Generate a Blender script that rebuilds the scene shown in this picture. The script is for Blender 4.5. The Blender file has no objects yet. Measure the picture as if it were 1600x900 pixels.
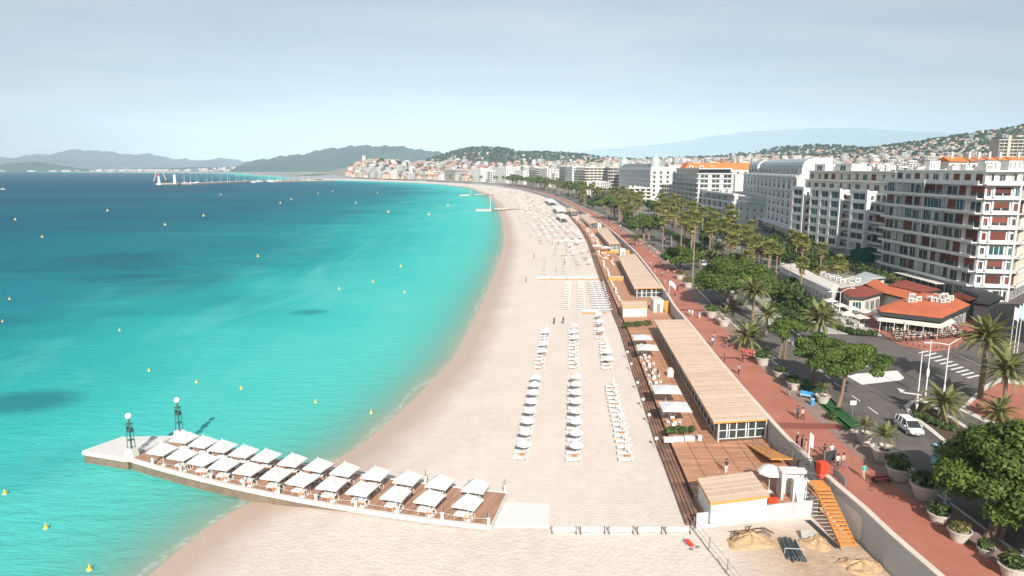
import bpy, math, random
import numpy as np
from mathutils import Vector, Matrix
R = math.radians
rnd = random.Random(7)
scene = bpy.context.scene
COL = scene.collection

# ---------------------------------------------------------------- camera, sky, sun, exposure
FPX, HCAM = 1080.0, 36.0
PITCH = math.atan(188 / FPX)
cam_d = bpy.data.cameras.new('camera')
cam_d.sensor_width = 36
cam_d.lens = 36 * FPX / 1600
cam_d.clip_start = 0.5
cam_d.clip_end = 80000
cam = bpy.data.objects.new('camera', cam_d)
COL.objects.link(cam)
cam.location = (0, 0, HCAM)
cam.rotation_euler = (math.pi / 2 - PITCH, 0, 0)
scene.camera = cam

SUN_EL, SUN_AZ = R(31), math.pi - 0.07          # azimuth clockwise from +Y
world = bpy.data.worlds.new('World')
scene.world = world
world.use_nodes = True
wn, wl = world.node_tree.nodes, world.node_tree.links
bg = wn['Background']
sky = wn.new('ShaderNodeTexSky')
sky.sky_type = 'NISHITA'
sky.sun_disc = False
sky.sun_elevation = SUN_EL
sky.sun_rotation = SUN_AZ
sky.altitude = 30
sky.air_density = 1.0
sky.dust_density = 1.2
sky.ozone_density = 2.0
# thin high cloud, laid out on a plane above the bay
tc = wn.new('ShaderNodeTexCoord')
sep = wn.new('ShaderNodeSeparateXYZ')
wl.new(tc.outputs['Generated'], sep.inputs[0])
mx = wn.new('ShaderNodeMath'); mx.operation = 'MAXIMUM'; mx.inputs[1].default_value = 0.0
wl.new(sep.outputs['Z'], mx.inputs[0])
ad = wn.new('ShaderNodeMath'); ad.operation = 'ADD'; ad.inputs[1].default_value = 0.10
wl.new(mx.outputs[0], ad.inputs[0])
dx = wn.new('ShaderNodeMath'); dx.operation = 'DIVIDE'
dy = wn.new('ShaderNodeMath'); dy.operation = 'DIVIDE'
wl.new(sep.outputs['X'], dx.inputs[0]); wl.new(ad.outputs[0], dx.inputs[1])
wl.new(sep.outputs['Y'], dy.inputs[0]); wl.new(ad.outputs[0], dy.inputs[1])
cmb = wn.new('ShaderNodeCombineXYZ')
wl.new(dx.outputs[0], cmb.inputs[0]); wl.new(dy.outputs[0], cmb.inputs[1])
mp = wn.new('ShaderNodeMapping'); mp.inputs['Scale'].default_value = (0.55, 1.0, 1); mp.inputs['Rotation'].default_value = (0, 0, 0.5)
wl.new(cmb.outputs[0], mp.inputs[0])
nz = wn.new('ShaderNodeTexNoise'); nz.inputs['Scale'].default_value = 1.1; nz.inputs['Detail'].default_value = 8
nz.inputs['Roughness'].default_value = 0.6; nz.inputs['Distortion'].default_value = 0.5
wl.new(mp.outputs[0], nz.inputs['Vector'])
cr = wn.new('ShaderNodeMapRange'); cr.inputs[1].default_value = 0.38; cr.inputs[2].default_value = 0.74
cr.inputs[3].default_value = 0.36; cr.inputs[4].default_value = 0.72
wl.new(nz.outputs[0], cr.inputs[0])
mixw = wn.new('ShaderNodeMix'); mixw.data_type = 'RGBA'
wl.new(cr.outputs[0], mixw.inputs[0])
tint = wn.new('ShaderNodeMix'); tint.data_type = 'RGBA'; tint.blend_type = 'MULTIPLY'; tint.inputs[0].default_value = 1.0
tint.inputs[7].default_value = (0.98, 1.01, 1.03, 1)
wl.new(sky.outputs[0], tint.inputs[6]); wl.new(tint.outputs[2], mixw.inputs[6])
mixw.inputs[7].default_value = (9.3, 9.9, 10.3, 1)
wl.new(mixw.outputs[2], bg.inputs['Color'])
bg.inputs['Strength'].default_value = 0.058

sun_d = bpy.data.lights.new('sun', 'SUN')
sun_d.energy = 5.0
sun_d.angle = R(0.53)
sun_d.color = (1.0, 0.94, 0.85)
sun = bpy.data.objects.new('sun', sun_d)
COL.objects.link(sun)
sdir = Vector((math.sin(SUN_AZ) * math.cos(SUN_EL), math.cos(SUN_AZ) * math.cos(SUN_EL), math.sin(SUN_EL)))
sun.rotation_euler = sdir.to_track_quat('Z', 'Y').to_euler()
sun.location = sdir * 200

vs = scene.view_settings
scene.display_settings.display_device = 'sRGB'
vs.view_transform = 'Standard'
vs.look = 'None'
vs.gamma = 1
vs.use_curve_mapping = False
vs.exposure = 0.44
scene.cycles.max_bounces = 6
scene.cycles.transparent_max_bounces = 12
scene.cycles.volume_bounces = 0
scene.cycles.use_denoising = True

# ---------------------------------------------------------------- helpers
def at(px, py, z=0.0):
    """Point of the plane at height z that the photograph shows at pixel (px, py) of 1600x900: a survey of the place."""
    a, b = (px - 800) / FPX, (450 - py) / FPX
    c, s = math.cos(PITCH), math.sin(PITCH)
    d = (a, c + b * s, -s + b * c)
    t = (z - HCAM) / d[2]
    return Vector((d[0] * t, d[1] * t, z))

def z_at(px, py, y):
    """Height of a point that stands y metres out and is seen at pixel row py."""
    b = (450 - py) / FPX
    c, s = math.cos(PITCH), math.sin(PITCH)
    return HCAM + y * (-s + b * c) / (c + b * s)

ORD = ['first', 'second', 'third', 'fourth', 'fifth', 'sixth', 'seventh', 'eighth', 'ninth', 'tenth', 'eleventh', 'twelfth',
       'thirteenth', 'fourteenth', 'fifteenth', 'sixteenth', 'seventeenth', 'eighteenth', 'nineteenth', 'twentieth',
       'twenty-first', 'twenty-second', 'twenty-third', 'twenty-fourth', 'twenty-fifth', 'twenty-sixth', 'twenty-seventh',
       'twenty-eighth', 'twenty-ninth', 'thirtieth']

class MB:
    """Collects faces of one mesh."""
    def __init__(self):
        self.v, self.f, self.m = [], [], []
    def add(self, vs_, fs, mat=0):
        n = len(self.v)
        self.v.extend([tuple(p) for p in vs_])
        for f in fs:
            self.f.append([i + n for i in f]); self.m.append(mat)
    def quad(self, a, b, c, d, mat=0):
        self.add([a, b, c, d], [(0, 1, 2, 3)], mat)
    def box(self, x0, x1, y0, y1, z0, z1, mat=0, rz=0, c=(0, 0)):
        vs_ = [(x, y, z) for z in (z0, z1) for x, y in ((x0, y0), (x1, y0), (x1, y1), (x0, y1))]
        if rz:
            cs, sn = math.cos(rz), math.sin(rz)
            vs_ = [(c[0] + (x - c[0]) * cs - (y - c[1]) * sn, c[1] + (x - c[0]) * sn + (y - c[1]) * cs, z) for x, y, z in vs_]
        self.add(vs_, [(3, 2, 1, 0), (4, 5, 6, 7), (0, 1, 5, 4), (1, 2, 6, 5), (2, 3, 7, 6), (3, 0, 4, 7)], mat)
    def hexa(self, pts, mat=0):
        """eight corners: bottom ring then top ring"""
        self.add(pts, [(3, 2, 1, 0), (4, 5, 6, 7), (0, 1, 5, 4), (1, 2, 6, 5), (2, 3, 7, 6), (3, 0, 4, 7)], mat)
    def wallbox(self, p, q, t, z0, z1, mat=0, off=0.0):
        """upright slab along p-q; its near face is off metres out on the right of p->q, t thick inwards (to the left)"""
        d = Vector((q[0] - p[0], q[1] - p[1])); d.normalize()
        n = Vector((d.y, -d.x))
        a = Vector(p[:2]) + n * off; b = Vector(q[:2]) + n * off
        a2, b2 = a - n * t, b - n * t
        self.hexa([(a.x, a.y, z0), (b.x, b.y, z0), (b2.x, b2.y, z0), (a2.x, a2.y, z0),
                   (a.x, a.y, z1), (b.x, b.y, z1), (b2.x, b2.y, z1), (a2.x, a2.y, z1)], mat)
    def prism(self, poly, z0, z1, mat=0, top=None, bottom=True):
        n = len(poly)
        vs_ = [(p[0], p[1], z0) for p in poly] + [(p[0], p[1], z1) for p in poly]
        self.add(vs_, [(i, (i + 1) % n, n + (i + 1) % n, n + i) for i in range(n)], mat)
        self.add(vs_[n:], [tuple(range(n))], mat if top is None else top)
        if bottom:
            self.add(vs_[:n], [tuple(range(n - 1, -1, -1))], mat)
    def tube(self, p, q, r0, r1=None, n=8, mat=0, cap=True):
        r1 = r0 if r1 is None else r1
        p, q = Vector(p), Vector(q)
        d = (q - p).normalized()
        u = d.orthogonal().normalized(); w = d.cross(u)
        ring = [(math.cos(2 * math.pi * i / n), math.sin(2 * math.pi * i / n)) for i in range(n)]
        vs_ = [p + (u * a + w * b) * r0 for a, b in ring] + [q + (u * a + w * b) * r1 for a, b in ring]
        self.add(vs_, [(i, (i + 1) % n, n + (i + 1) % n, n + i) for i in range(n)], mat)
        if cap:
            self.add(vs_[:n], [tuple(range(n - 1, -1, -1))], mat); self.add(vs_[n:], [tuple(range(n))], mat)
    def path(self, pts, radii, n=8, mat=0):
        for i in range(len(pts) - 1):
            self.tube(pts[i], pts[i + 1], radii[i], radii[i + 1], n, mat)
    def lathe(self, prof, n=14, c=(0, 0, 0), mat=0):
        k = len(prof)
        vs_ = [(c[0] + r * math.cos(2 * math.pi * i / n), c[1] + r * math.sin(2 * math.pi * i / n), c[2] + z) for r, z in prof for i in range(n)]
        fs = [(j * n + i, j * n + (i + 1) % n, (j + 1) * n + (i + 1) % n, (j + 1) * n + i) for j in range(k - 1) for i in range(n)]
        self.add(vs_, fs, mat)
        self.add(vs_[:n], [tuple(range(n - 1, -1, -1))], mat); self.add(vs_[-n:], [tuple(range(n))], mat)
    def bend(self, fn):
        self.v = [fn(p) for p in self.v]; return self
    def mesh(self, name, mats, smooth=False):
        me = bpy.data.meshes.new(name)
        me.from_pydata(self.v, [], self.f)
        for m in (mats if isinstance(mats, (list, tuple)) else [mats]):
            me.materials.append(m)
        me.polygons.foreach_set('material_index', self.m)
        if smooth:
            me.polygons.foreach_set('use_smooth', [True] * len(self.f))
        me.update()
        return me
    def build(self, name, mats, parent=None, loc=None, rz=0, smooth=False):
        return link(name, self.mesh(name, mats, smooth), parent, loc, rz)

def link(name, me, parent=None, loc=None, rz=0, sc=None):
    o = bpy.data.objects.new(name, me)
    COL.objects.link(o)
    if parent is not None:
        o.parent = parent
    if loc is not None:
        o.location = loc
    if rz:
        o.rotation_euler = (0, 0, rz)
    if sc is not None:
        o.scale = sc
    return o

def tag(o, label, cat, group=None):
    o['label'] = label; o['category'] = cat
    if group: o['group'] = group
    return o

def thing(name, label, cat, loc=(0, 0, 0), rz=0, group=None):
    o = link(name, None, None, loc, rz)
    o.empty_display_size = 0.3
    return tag(o, label, cat, group)

def struct(o):
    o['kind'] = 'structure'; return o

def stuff(o):
    o['kind'] = 'stuff'; return o

def copy_thing(root, loc, rz=0.0, label=None, group=None, sc=None):
    c = root.copy(); COL.objects.link(c)
    c.location = loc; c.rotation_euler = (0, 0, rz)
    if sc is not None: c.scale = sc if hasattr(sc, '__len__') else (sc, sc, sc)
    if label: c['label'] = label
    if group: c['group'] = group
    for ch in KIDS(root):
        d = ch.copy(); COL.objects.link(d); d.parent = c
        for g in KIDS(ch):
            e = g.copy(); COL.objects.link(e); e.parent = d
    return c

_kids = {}
def KIDS(o):
    if o.name not in _kids:
        _kids[o.name] = list(o.children)
    return _kids[o.name]

class Proto:
    """first use moves the built thing itself, later uses copy it"""
    def __init__(self, root): self.root, self.used = root, False
    def put(self, loc, rz=0.0, label=None, group=None, sc=None):
        if self.used:
            return copy_thing(self.root, loc, rz, label, group, sc)
        self.used = True
        r = self.root
        r.location = loc; r.rotation_euler = (0, 0, rz)
        if sc is not None: r.scale = sc if hasattr(sc, '__len__') else (sc, sc, sc)
        if label: r['label'] = label
        if group: r['group'] = group
        return r

def np_mesh(name, V, F, mats, mi=None, smooth=False):
    """V (n,3), F (m,k) arrays -> mesh"""
    me = bpy.data.meshes.new(name)
    V = np.asarray(V, dtype=np.float32); F = np.asarray(F, dtype=np.int32)
    k = F.shape[1]
    me.vertices.add(len(V)); me.vertices.foreach_set('co', V.ravel())
    me.loops.add(F.size); me.loops.foreach_set('vertex_index', F.ravel())
    me.polygons.add(len(F))
    me.polygons.foreach_set('loop_start', np.arange(0, F.size, k, dtype=np.int32))
    for m in (mats if isinstance(mats, (list, tuple)) else [mats]):
        me.materials.append(m)
    if mi is not None: me.polygons.foreach_set('material_index', np.asarray(mi, dtype=np.int32))
    if smooth: me.polygons.foreach_set('use_smooth', np.ones(len(F), dtype=bool))
    me.update(calc_edges=True)
    return me

def grid_faces(nr, nc):
    i = np.arange(nr - 1)[:, None] * nc + np.arange(nc - 1)[None, :]
    i = i.ravel()
    return np.stack([i, i + 1, i + nc + 1, i + nc], 1)

# ---------------------------------------------------------------- materials
class NT:
    def __init__(self, name):
        self.m = bpy.data.materials.new(name); self.m.use_nodes = True
        self.n, self.l = self.m.node_tree.nodes, self.m.node_tree.links
        self.p = self.n['Principled BSDF']
        self.out = self.n['Material Output']
    def node(self, t, **kw):
        n = self.n.new(t)
        for k, v in kw.items(): setattr(n, k, v)
        return n
    def geo(self):
        return self.node('ShaderNodeNewGeometry').outputs['Position']
    def obj(self):
        return self.node('ShaderNodeTexCoord').outputs['Object']
    def noise(self, vec, scale, detail=4, rough=0.55, dist=0.0):
        n = self.node('ShaderNodeTexNoise')
        n.inputs['Scale'].default_value = scale; n.inputs['Detail'].default_value = detail
        n.inputs['Roughness'].default_value = rough; n.inputs['Distortion'].default_value = dist
        if vec is not None: self.l.new(vec, n.inputs['Vector'])
        return n.outputs['Fac']
    def rng(self, val, a, b, c, d):
        n = self.node('ShaderNodeMapRange')
        self.l.new(val, n.inputs[0])
        for i, x in enumerate((a, b, c, d)): n.inputs[i + 1].default_value = x
        return n.outputs[0]
    def math(self, op, a, b=None):
        n = self.node('ShaderNodeMath', operation=op)
        for i, x in enumerate((a, b)):
            if x is None: continue
            if isinstance(x, (int, float)): n.inputs[i].default_value = x
            else: self.l.new(x, n.inputs[i])
        return n.outputs[0]
    def mix(self, fac, a, b):
        n = self.node('ShaderNodeMix', data_type='RGBA')
        for i, x in ((0, fac), (6, a), (7, b)):
            if isinstance(x, (int, float)): n.inputs[i].default_value = x
            elif isinstance(x, tuple): n.inputs[i].default_value = (x[0], x[1], x[2], 1)
            else: self.l.new(x, n.inputs[i])
        return n.outputs[2]
    def ramp(self, fac, stops, interp='LINEAR'):
        n = self.node('ShaderNodeValToRGB')
        n.color_ramp.interpolation = interp
        el = n.color_ramp.elements
        while len(el) < len(stops): el.new(0.5)
        for e, (p, c) in zip(el, stops):
            e.position = p; e.color = (c[0], c[1], c[2], 1)
        self.l.new(fac, n.inputs[0])
        return n.outputs[0]
    def mapping(self, vec, scale=(1, 1, 1), rot=(0, 0, 0)):
        n = self.node('ShaderNodeMapping')
        n.inputs['Scale'].default_value = scale; n.inputs['Rotation'].default_value = rot
        self.l.new(vec, n.inputs[0]); return n.outputs[0]
    def sep(self, vec):
        n = self.node('ShaderNodeSeparateXYZ'); self.l.new(vec, n.inputs[0]); return n.outputs
    def bump(self, h, dist=0.02, strength=0.6):
        n = self.node('ShaderNodeBump'); n.inputs['Distance'].default_value = dist; n.inputs['Strength'].default_value = strength
        self.l.new(h, n.inputs['Height']); self.l.new(n.outputs[0], self.p.inputs['Normal'])
    def color(self, c):
        if isinstance(c, tuple): self.p.inputs['Base Color'].default_value = (c[0], c[1], c[2], 1)
        else: self.l.new(c, self.p.inputs['Base Color'])
    def set(self, **kw):
        for k, v in kw.items(): self.p.inputs[k.replace('_', ' ')].default_value = v
        return self
    def rand(self):
        return self.node('ShaderNodeObjectInfo').outputs['Random']

def sc3(c, k): return tuple(min(1, x * k) for x in c)

def plain(name, c, rough=0.7, var=0.15, scale=2.0, bump=0.0, metal=0.0, objrand=0.0, spec=0.4, world_space=False):
    """a colour with wear: soft blotches, finer grain, optional difference from object to object"""
    t = NT(name)
    v = t.geo() if world_space else t.obj()
    n1 = t.noise(v, scale, 5, 0.6)
    n2 = t.noise(v, scale * 9, 3, 0.6)
    f = t.math('ADD', t.rng(n1, 0.25, 0.75, 0, 0.7), t.rng(n2, 0.3, 0.7, 0, 0.3))
    col = t.mix(f, sc3(c, 1 - var), sc3(c, 1 + var))
    if objrand:
        h = t.node('ShaderNodeHueSaturation')
        t.l.new(col, h.inputs['Color']); t.l.new(t.rng(t.rand(), 0, 1, 1 - objrand, 1 + objrand), h.inputs['Value'])
        col = h.outputs[0]
    t.color(col)
    t.set(Roughness=rough, Metallic=metal, Specular_IOR_Level=spec)
    if bump: t.bump(n2, bump)
    return t.m

def planks(name, c, pitch, axis='Y', var=0.35, rough=0.75, gap=0.08, space='obj', rot=0.0):
    """boards: each its own tone, dark joint between"""
    t = NT(name)
    v = t.obj() if space == 'obj' else t.geo()
    if rot: v = t.mapping(v, rot=(0, 0, rot))
    s = t.sep(v)
    a, b = (s[1], s[0]) if axis == 'Y' else (s[0], s[1])
    u = t.math('DIVIDE', a, pitch)
    idx = t.math('FLOOR', u); fr = t.math('FRACT', u)
    seg = t.math('FLOOR', t.math('ADD', t.math('DIVIDE', b, 2.6), t.math('MULTIPLY', idx, 0.37)))
    cb = t.node('ShaderNodeCombineXYZ'); t.l.new(idx, cb.inputs[0]); t.l.new(seg, cb.inputs[1])
    wnz = t.node('ShaderNodeTexWhiteNoise', noise_dimensions='2D'); t.l.new(cb.outputs[0], wnz.inputs['Vector'])
    big = t.noise(v, 0.35, 4)
    f = t.math('ADD', t.math('MULTIPLY', wnz.outputs['Value'], 0.7), t.math('MULTIPLY', big, 0.3))
    col = t.mix(f, sc3(c, 1 - var), sc3(c, 1 + var))
    edge = t.math('LESS_THAN', fr, gap)
    col = t.mix(t.math('MULTIPLY', edge, 0.6), col, sc3(c, 0.2))
    t.color(col); t.set(Roughness=rough)
    t.bump(t.math('SUBTRACT', 1.0, edge), 0.01)
    return t.m

# ---------------------------------------------------------------- coast lines (world metres, x as a function of y)
PAR_PX = [(1468, 900), (1384, 828), (1346, 790), (1305, 757), (1275, 728), (1229, 685), (1200, 653), (1154, 601), (1113, 552), (1073, 501),
          (1054, 480), (1010, 415), (992, 393), (969, 371.5), (948.7, 354.4), (936, 345), (919, 334), (899, 325), (883, 317), (868, 309.5),
          (845, 301), (815, 293.5), (785, 289), (760, 286.5), (720, 284), (680, 282), (620, 279.5), (540, 277.5), (460, 276)]
SHO_PX = [(230, 900), (330, 818), (400, 778), (470, 748), (560, 700), (650, 620), (708, 560), (745, 490), (775, 420), (788, 380), (786, 345), (777, 320),
          (763, 305), (733, 293), (690, 288), (620, 284), (540, 282), (460, 280)]
def curve(px, z):
    P = [at(a, b, z) for a, b in px]
    y = np.array([p.y for p in P]); x = np.array([p.x for p in P])
    ly = np.log(np.concatenate([[5, 25], y, [2900, 4500, 6200]]))
    xs = np.concatenate([[x[0] + (x[0] - x[1]) * .8] * 2, x, [-950, -1700, -4200]])
    g = np.linspace(ly[0], ly[-1], 1600)
    v = np.interp(g, ly, xs)
    k = np.exp(-np.linspace(-2.5, 2.5, 41) ** 2); k /= k.sum()
    vp = np.concatenate([np.full(20, v[0]), v, np.full(20, v[-1])])
    return g, np.convolve(vp, k, 'valid')
_pg, _pv = curve(PAR_PX, 3.6)
_sg, _sv = curve(SHO_PX, -1.0)
def par_x(y): return np.interp(np.log(y), _pg, _pv)
def sho_x(y): return np.minimum(np.interp(np.log(y), _sg, _sv), par_x(y) - 8)
def par_n(y):
    e = y * 0.01
    d = np.array([par_x(y + e) - par_x(y - e), 2 * e]); d /= np.hypot(*d)
    return d[1], -d[0]
def off(y, d, z=3.0):
    """point d metres inland of the promenade parapet"""
    nx, ny = par_n(y)
    return (float(par_x(y) + nx * d), float(y + ny * d), z)
def heading(y):
    e = y * 0.01
    return math.atan2(2 * e, float(par_x(y + e) - par_x(y - e)))

HILLS = [(2550, 3000, 900, 700, 150), (1560, 3700, 520, 500, 78), (3300, 2300, 900, 900, 160), (-170, 3600, 330, 420, 88), (90, 3500, 420, 500, 62),
         (-480, 2560, 190, 160, 44), (-350, 3000, 300, 300, 34), (500, 2500, 900, 700, 8), (1300, 2300, 800, 700, 22), (900, 3300, 900, 500, 20)]
def ground(x, y):
    x = np.asarray(x, float); y = np.asarray(y, float)
    h = np.zeros_like(x)
    for cx, cy, sx, sy, a in HILLS:
        h = np.maximum(h, a * np.exp(-((x - cx) / sx) ** 2 - ((y - cy) / sy) ** 2)) + 0.15 * a * np.exp(-((x - cx) / sx) ** 2 - ((y - cy) / sy) ** 2)
    d = x - par_x(np.clip(y, 6, 6000))
    k = np.clip((np.hypot(d, 0) - 260) / 500, 0, 1) * (d > 0)
    k = np.maximum(k, np.clip((y - 2050) / 300, 0, 1) * (d > -60))
    k2 = np.clip((d - 350) / 1900, 0, 1) * (y < 3600)
    return 3.0 + h * k * k * (3 - 2 * k) + 52 * k2 * k2 * (3 - 2 * k2)

# ---------------------------------------------------------------- colours and surfaces
M = {}
def sand_mat():
    t = NT('sand')
    v = t.geo(); s = t.sep(v)
    att = t.node('ShaderNodeAttribute', attribute_name='shore'); d = att.outputs['Fac']
    n_big = t.noise(v, 0.09, 5, 0.6); n_mid = t.noise(v, 0.7, 5, 0.62); n_fine = t.noise(v, 5.0, 4, 0.7)
    dry = t.mix(t.rng(n_mid, .3, .7, 0, 1), (0.575, 0.485, 0.425), (0.645, 0.565, 0.505))
    dry = t.mix(t.rng(n_big, .35, .7, 0, .5), dry, (0.69, 0.61, 0.555))
    dig = t.rng(t.math('ADD', t.math('SUBTRACT', s[0], 20.0), t.math('MULTIPLY', t.math('SUBTRACT', n_mid, .5), 6)), -1, 6, 0, 1)
    dig = t.math('MULTIPLY', dig, t.rng(s[1], 62, 67, 1, 0))
    dry = t.mix(t.math('MULTIPLY', dig, .9), dry, t.mix(t.rng(n_mid, .3, .7, 0, 1), (0.37, 0.245, 0.15), (0.52, 0.38, 0.26)))
    wetn = t.math('ADD', d, t.math('MULTIPLY', t.math('SUBTRACT', n_big, 0.5), 4.0))
    wet = t.rng(wetn, 3.0, 8.5, 1, 0)
    col = t.mix(wet, dry, t.mix(n_mid, (0.44, 0.335, 0.27), (0.50, 0.385, 0.31)))
    peb = t.math('MULTIPLY', t.rng(d, -9, 0.5, 1, 0), t.rng(n_fine, .52, .62, 0, 1))
    col = t.mix(t.math('MULTIPLY', peb, .6), col, (0.22, 0.17, 0.11))
    t.color(col)
    t.l.new(t.rng(wet, 0, 1, 0.95, 0.55), t.p.inputs['Roughness'])
    t.p.inputs['Specular IOR Level'].default_value = 0.25
    # rake lines across the quiet sand, footprints and tracks elsewhere
    wv = t.node('ShaderNodeTexWave', wave_type='BANDS', bands_direction='Y'); wv.inputs['Scale'].default_value = 0.55
    wv.inputs['Distortion'].default_value = 3.0; wv.inputs['Detail'].default_value = 3; wv.inputs['Detail Scale'].default_value = 0.4
    t.l.new(v, wv.inputs['Vector'])
    vor = t.node('ShaderNodeTexVoronoi'); vor.inputs['Scale'].default_value = 2.3; t.l.new(v, vor.inputs['Vector'])
    h = t.math('ADD', t.math('MULTIPLY', wv.outputs['Fac'], t.rng(s[1], 64, 70, 0.05, 0.22)), t.math('MULTIPLY', n_mid, t.rng(s[1], 62, 72, 0.7, 0.5)))
    h = t.math('ADD', h, t.math('MULTIPLY', t.math('MULTIPLY', vor.outputs['Distance'], 1.5), t.rng(s[1], 64, 72, 0.55, 0.15)))
    h = t.math('ADD', h, t.math('MULTIPLY', n_fine, 0.15))
    h = t.math('MULTIPLY', h, t.rng(wet, 0, 1, 1, .15))
    t.bump(h, 0.085, 0.6)
    return t.m

def sea_mat():
    t = NT('sea_water')
    v = t.geo(); s = t.sep(v)
    att = t.node('ShaderNodeAttribute', attribute_name='shore'); d0 = att.outputs['Fac']
    nb = t.noise(t.mapping(v, (0.006, 0.011, 1)), 1.0, 5, 0.6, 0.6)
    n2 = t.noise(t.mapping(v, (0.03, 0.05, 1)), 1.0, 4, 0.55, 0.5)
    d = t.math('ADD', d0, t.math('MULTIPLY', t.math('SUBTRACT', nb, 0.5), t.rng(d0, 10, 220, 8, 290)))
    d = t.math('ADD', d, t.math('MULTIPLY', t.math('SUBTRACT', n2, 0.5), t.rng(d0, 5, 100, 5, 58)))
    f = t.math('POWER', t.math('DIVIDE', t.math('MAXIMUM', d, 0.0), 900.0), 0.4)
    col = t.ramp(f, [(0.0, (0.30, 0.66, 0.57)), (0.165, (0.10, 0.55, 0.49)), (0.27, (0.045, 0.46, 0.425)), (0.37, (0.013, 0.325, 0.335)),
                     (0.46, (0.004, 0.18, 0.225)), (0.60, (0.002, 0.115, 0.175)), (0.78, (0.002, 0.075, 0.135)), (1.0, (0.003, 0.075, 0.13))])
    # beds of sea grass
    ng = t.noise(t.mapping(v, (0.0045, 0.013, 1)), 1.0, 6, 0.62, 0.8)
    g = t.math('MULTIPLY', t.rng(ng, 0.56, 0.66, 0, 0.55), t.rng(d0, 45, 110, 0, 1))
    col = t.mix(g, col, (0.003, 0.07, 0.115))
    milk = t.math('MULTIPLY', t.rng(t.noise(t.mapping(v, (0.035, 0.012, 1), (0, 0, -.5)), 1.0, 5, .6, 1.2), .5, .72, 0, .38), t.rng(d0, 12, 30, 0, 1))
    col = t.mix(t.math('MULTIPLY', milk, t.rng(d0, 60, 130, 1, 0)), col, (0.16, 0.52, 0.48))
    # the lone dark patches off the beach
    for px, py, rx, ry, k in ((482, 488, 5.5, 4, .6), (40, 628, 9, 6, .7), (20, 330, 70, 60, .5), (345, 470, 14, 10, .25), (230, 305, 330, 110, .55), (620, 301, 150, 60, .3), (120, 322, 150, 55, .45), (280, 445, 16, 22, .35), (60, 730, 7, 9, .2)):
        c = at(px, py, -1)
        ex = t.math('DIVIDE', t.math('SUBTRACT', s[0], c.x), rx); ey = t.math('DIVIDE', t.math('SUBTRACT', s[1], c.y), ry)
        r = t.math('ADD', t.math('MULTIPLY', ex, ex), t.math('MULTIPLY', ey, ey))
        r = t.math('ADD', r, t.math('MULTIPLY', t.math('SUBTRACT', n2, .5), 1.6))
        col = t.mix(t.rng(r, 0.1, 1.3, k, 0), col, (0.004, 0.13, 0.17))
    w1 = t.noise(t.mapping(v, (0.25, 0.55, 1)), 1.0, 5, 0.6, 0.3)
    w2 = t.noise(t.mapping(v, (1.1, 2.2, 1)), 1.0, 3, 0.6)
    bn = t.node('ShaderNodeBump'); bn.inputs['Distance'].default_value = 0.5; bn.inputs['Strength'].default_value = 0.6
    t.l.new(t.math('ADD', w1, t.math('MULTIPLY', w2, 0.35)), bn.inputs['Height'])
    df = t.node('ShaderNodeBsdfDiffuse'); t.l.new(col, df.inputs['Color']); t.l.new(bn.outputs[0], df.inputs['Normal'])
    gl = t.node('ShaderNodeBsdfGlossy'); gl.inputs['Roughness'].default_value = 0.22; t.l.new(bn.outputs[0], gl.inputs['Normal'])
    fr = t.node('ShaderNodeFresnel'); fr.inputs['IOR'].default_value = 1.33; t.l.new(bn.outputs[0], fr.inputs['Normal'])
    mw_ = t.node('ShaderNodeMixShader')          # choppy water: steep wave faces keep the grazing mirror low
    t.l.new(t.rng(fr.outputs[0], 0.02, 0.6, 0.02, 0.075), mw_.inputs[0]); t.l.new(df.outputs[0], mw_.inputs[1]); t.l.new(gl.outputs[0], mw_.inputs[2])
    t.n.remove(t.p)
    fm = t.node('ShaderNodeBsdfDiffuse'); fm.inputs['Color'].default_value = (.75, .75, .72, 1)
    lap = t.math('ADD', d0, t.math('MULTIPLY', t.math('SUBTRACT', t.noise(t.mapping(v, (.12, .05, 1)), 1.0, 4, .6), .5), 7.0))
    foam = t.math('MULTIPLY', t.math('MULTIPLY', t.rng(lap, 0.1, .5, 0, 1), t.rng(lap, .6, 1.5, 1, 0)), t.rng(t.noise(v, .9, 5, .7), .42, .66, 0, .5))
    tr = t.node('ShaderNodeBsdfTransparent'); tr.inputs[0].default_value = (0.80, 0.97, 0.94, 1)
    ms = t.node('ShaderNodeMixShader')
    dd = t.math('ADD', d0, t.math('MULTIPLY', t.math('SUBTRACT', n2, 0.5), 5.0))
    fac = t.math('SUBTRACT', 1.0, t.math('POWER', 2.718, t.math('MULTIPLY', t.math('MAXIMUM', dd, 0.0), -0.16)))
    t.l.new(fac, ms.inputs[0]); t.l.new(tr.outputs[0], ms.inputs[1]); t.l.new(mw_.outputs[0], ms.inputs[2])
    m3 = t.node('ShaderNodeMixShader'); t.l.new(foam, m3.inputs[0]); t.l.new(ms.outputs[0], m3.inputs[1]); t.l.new(fm.outputs[0], m3.inputs[2])
    t.l.new(m3.outputs[0], t.out.inputs['Surface'])
    return t.m

def land_mat():
    t = NT('land')
    v = t.geo()
    n = t.noise(v, 0.02, 6, 0.65); n2 = t.noise(v, 0.15, 4)
    nrm = t.sep(v)[2]
    wood = t.mix(n2, (0.028, 0.05, 0.02), (0.075, 0.095, 0.04))
    town = t.mix(n2, (0.30, 0.27, 0.23), (0.16, 0.17, 0.12))
    hf = t.math('ADD', t.rng(nrm, 20, 60, 0, 1), t.rng(n, .3, .7, -.5, .5))
    t.color(t.mix(t.rng(hf, .3, .7, 0, 1), town, wood)); t.set(Roughness=.95)
    return t.m

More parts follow.
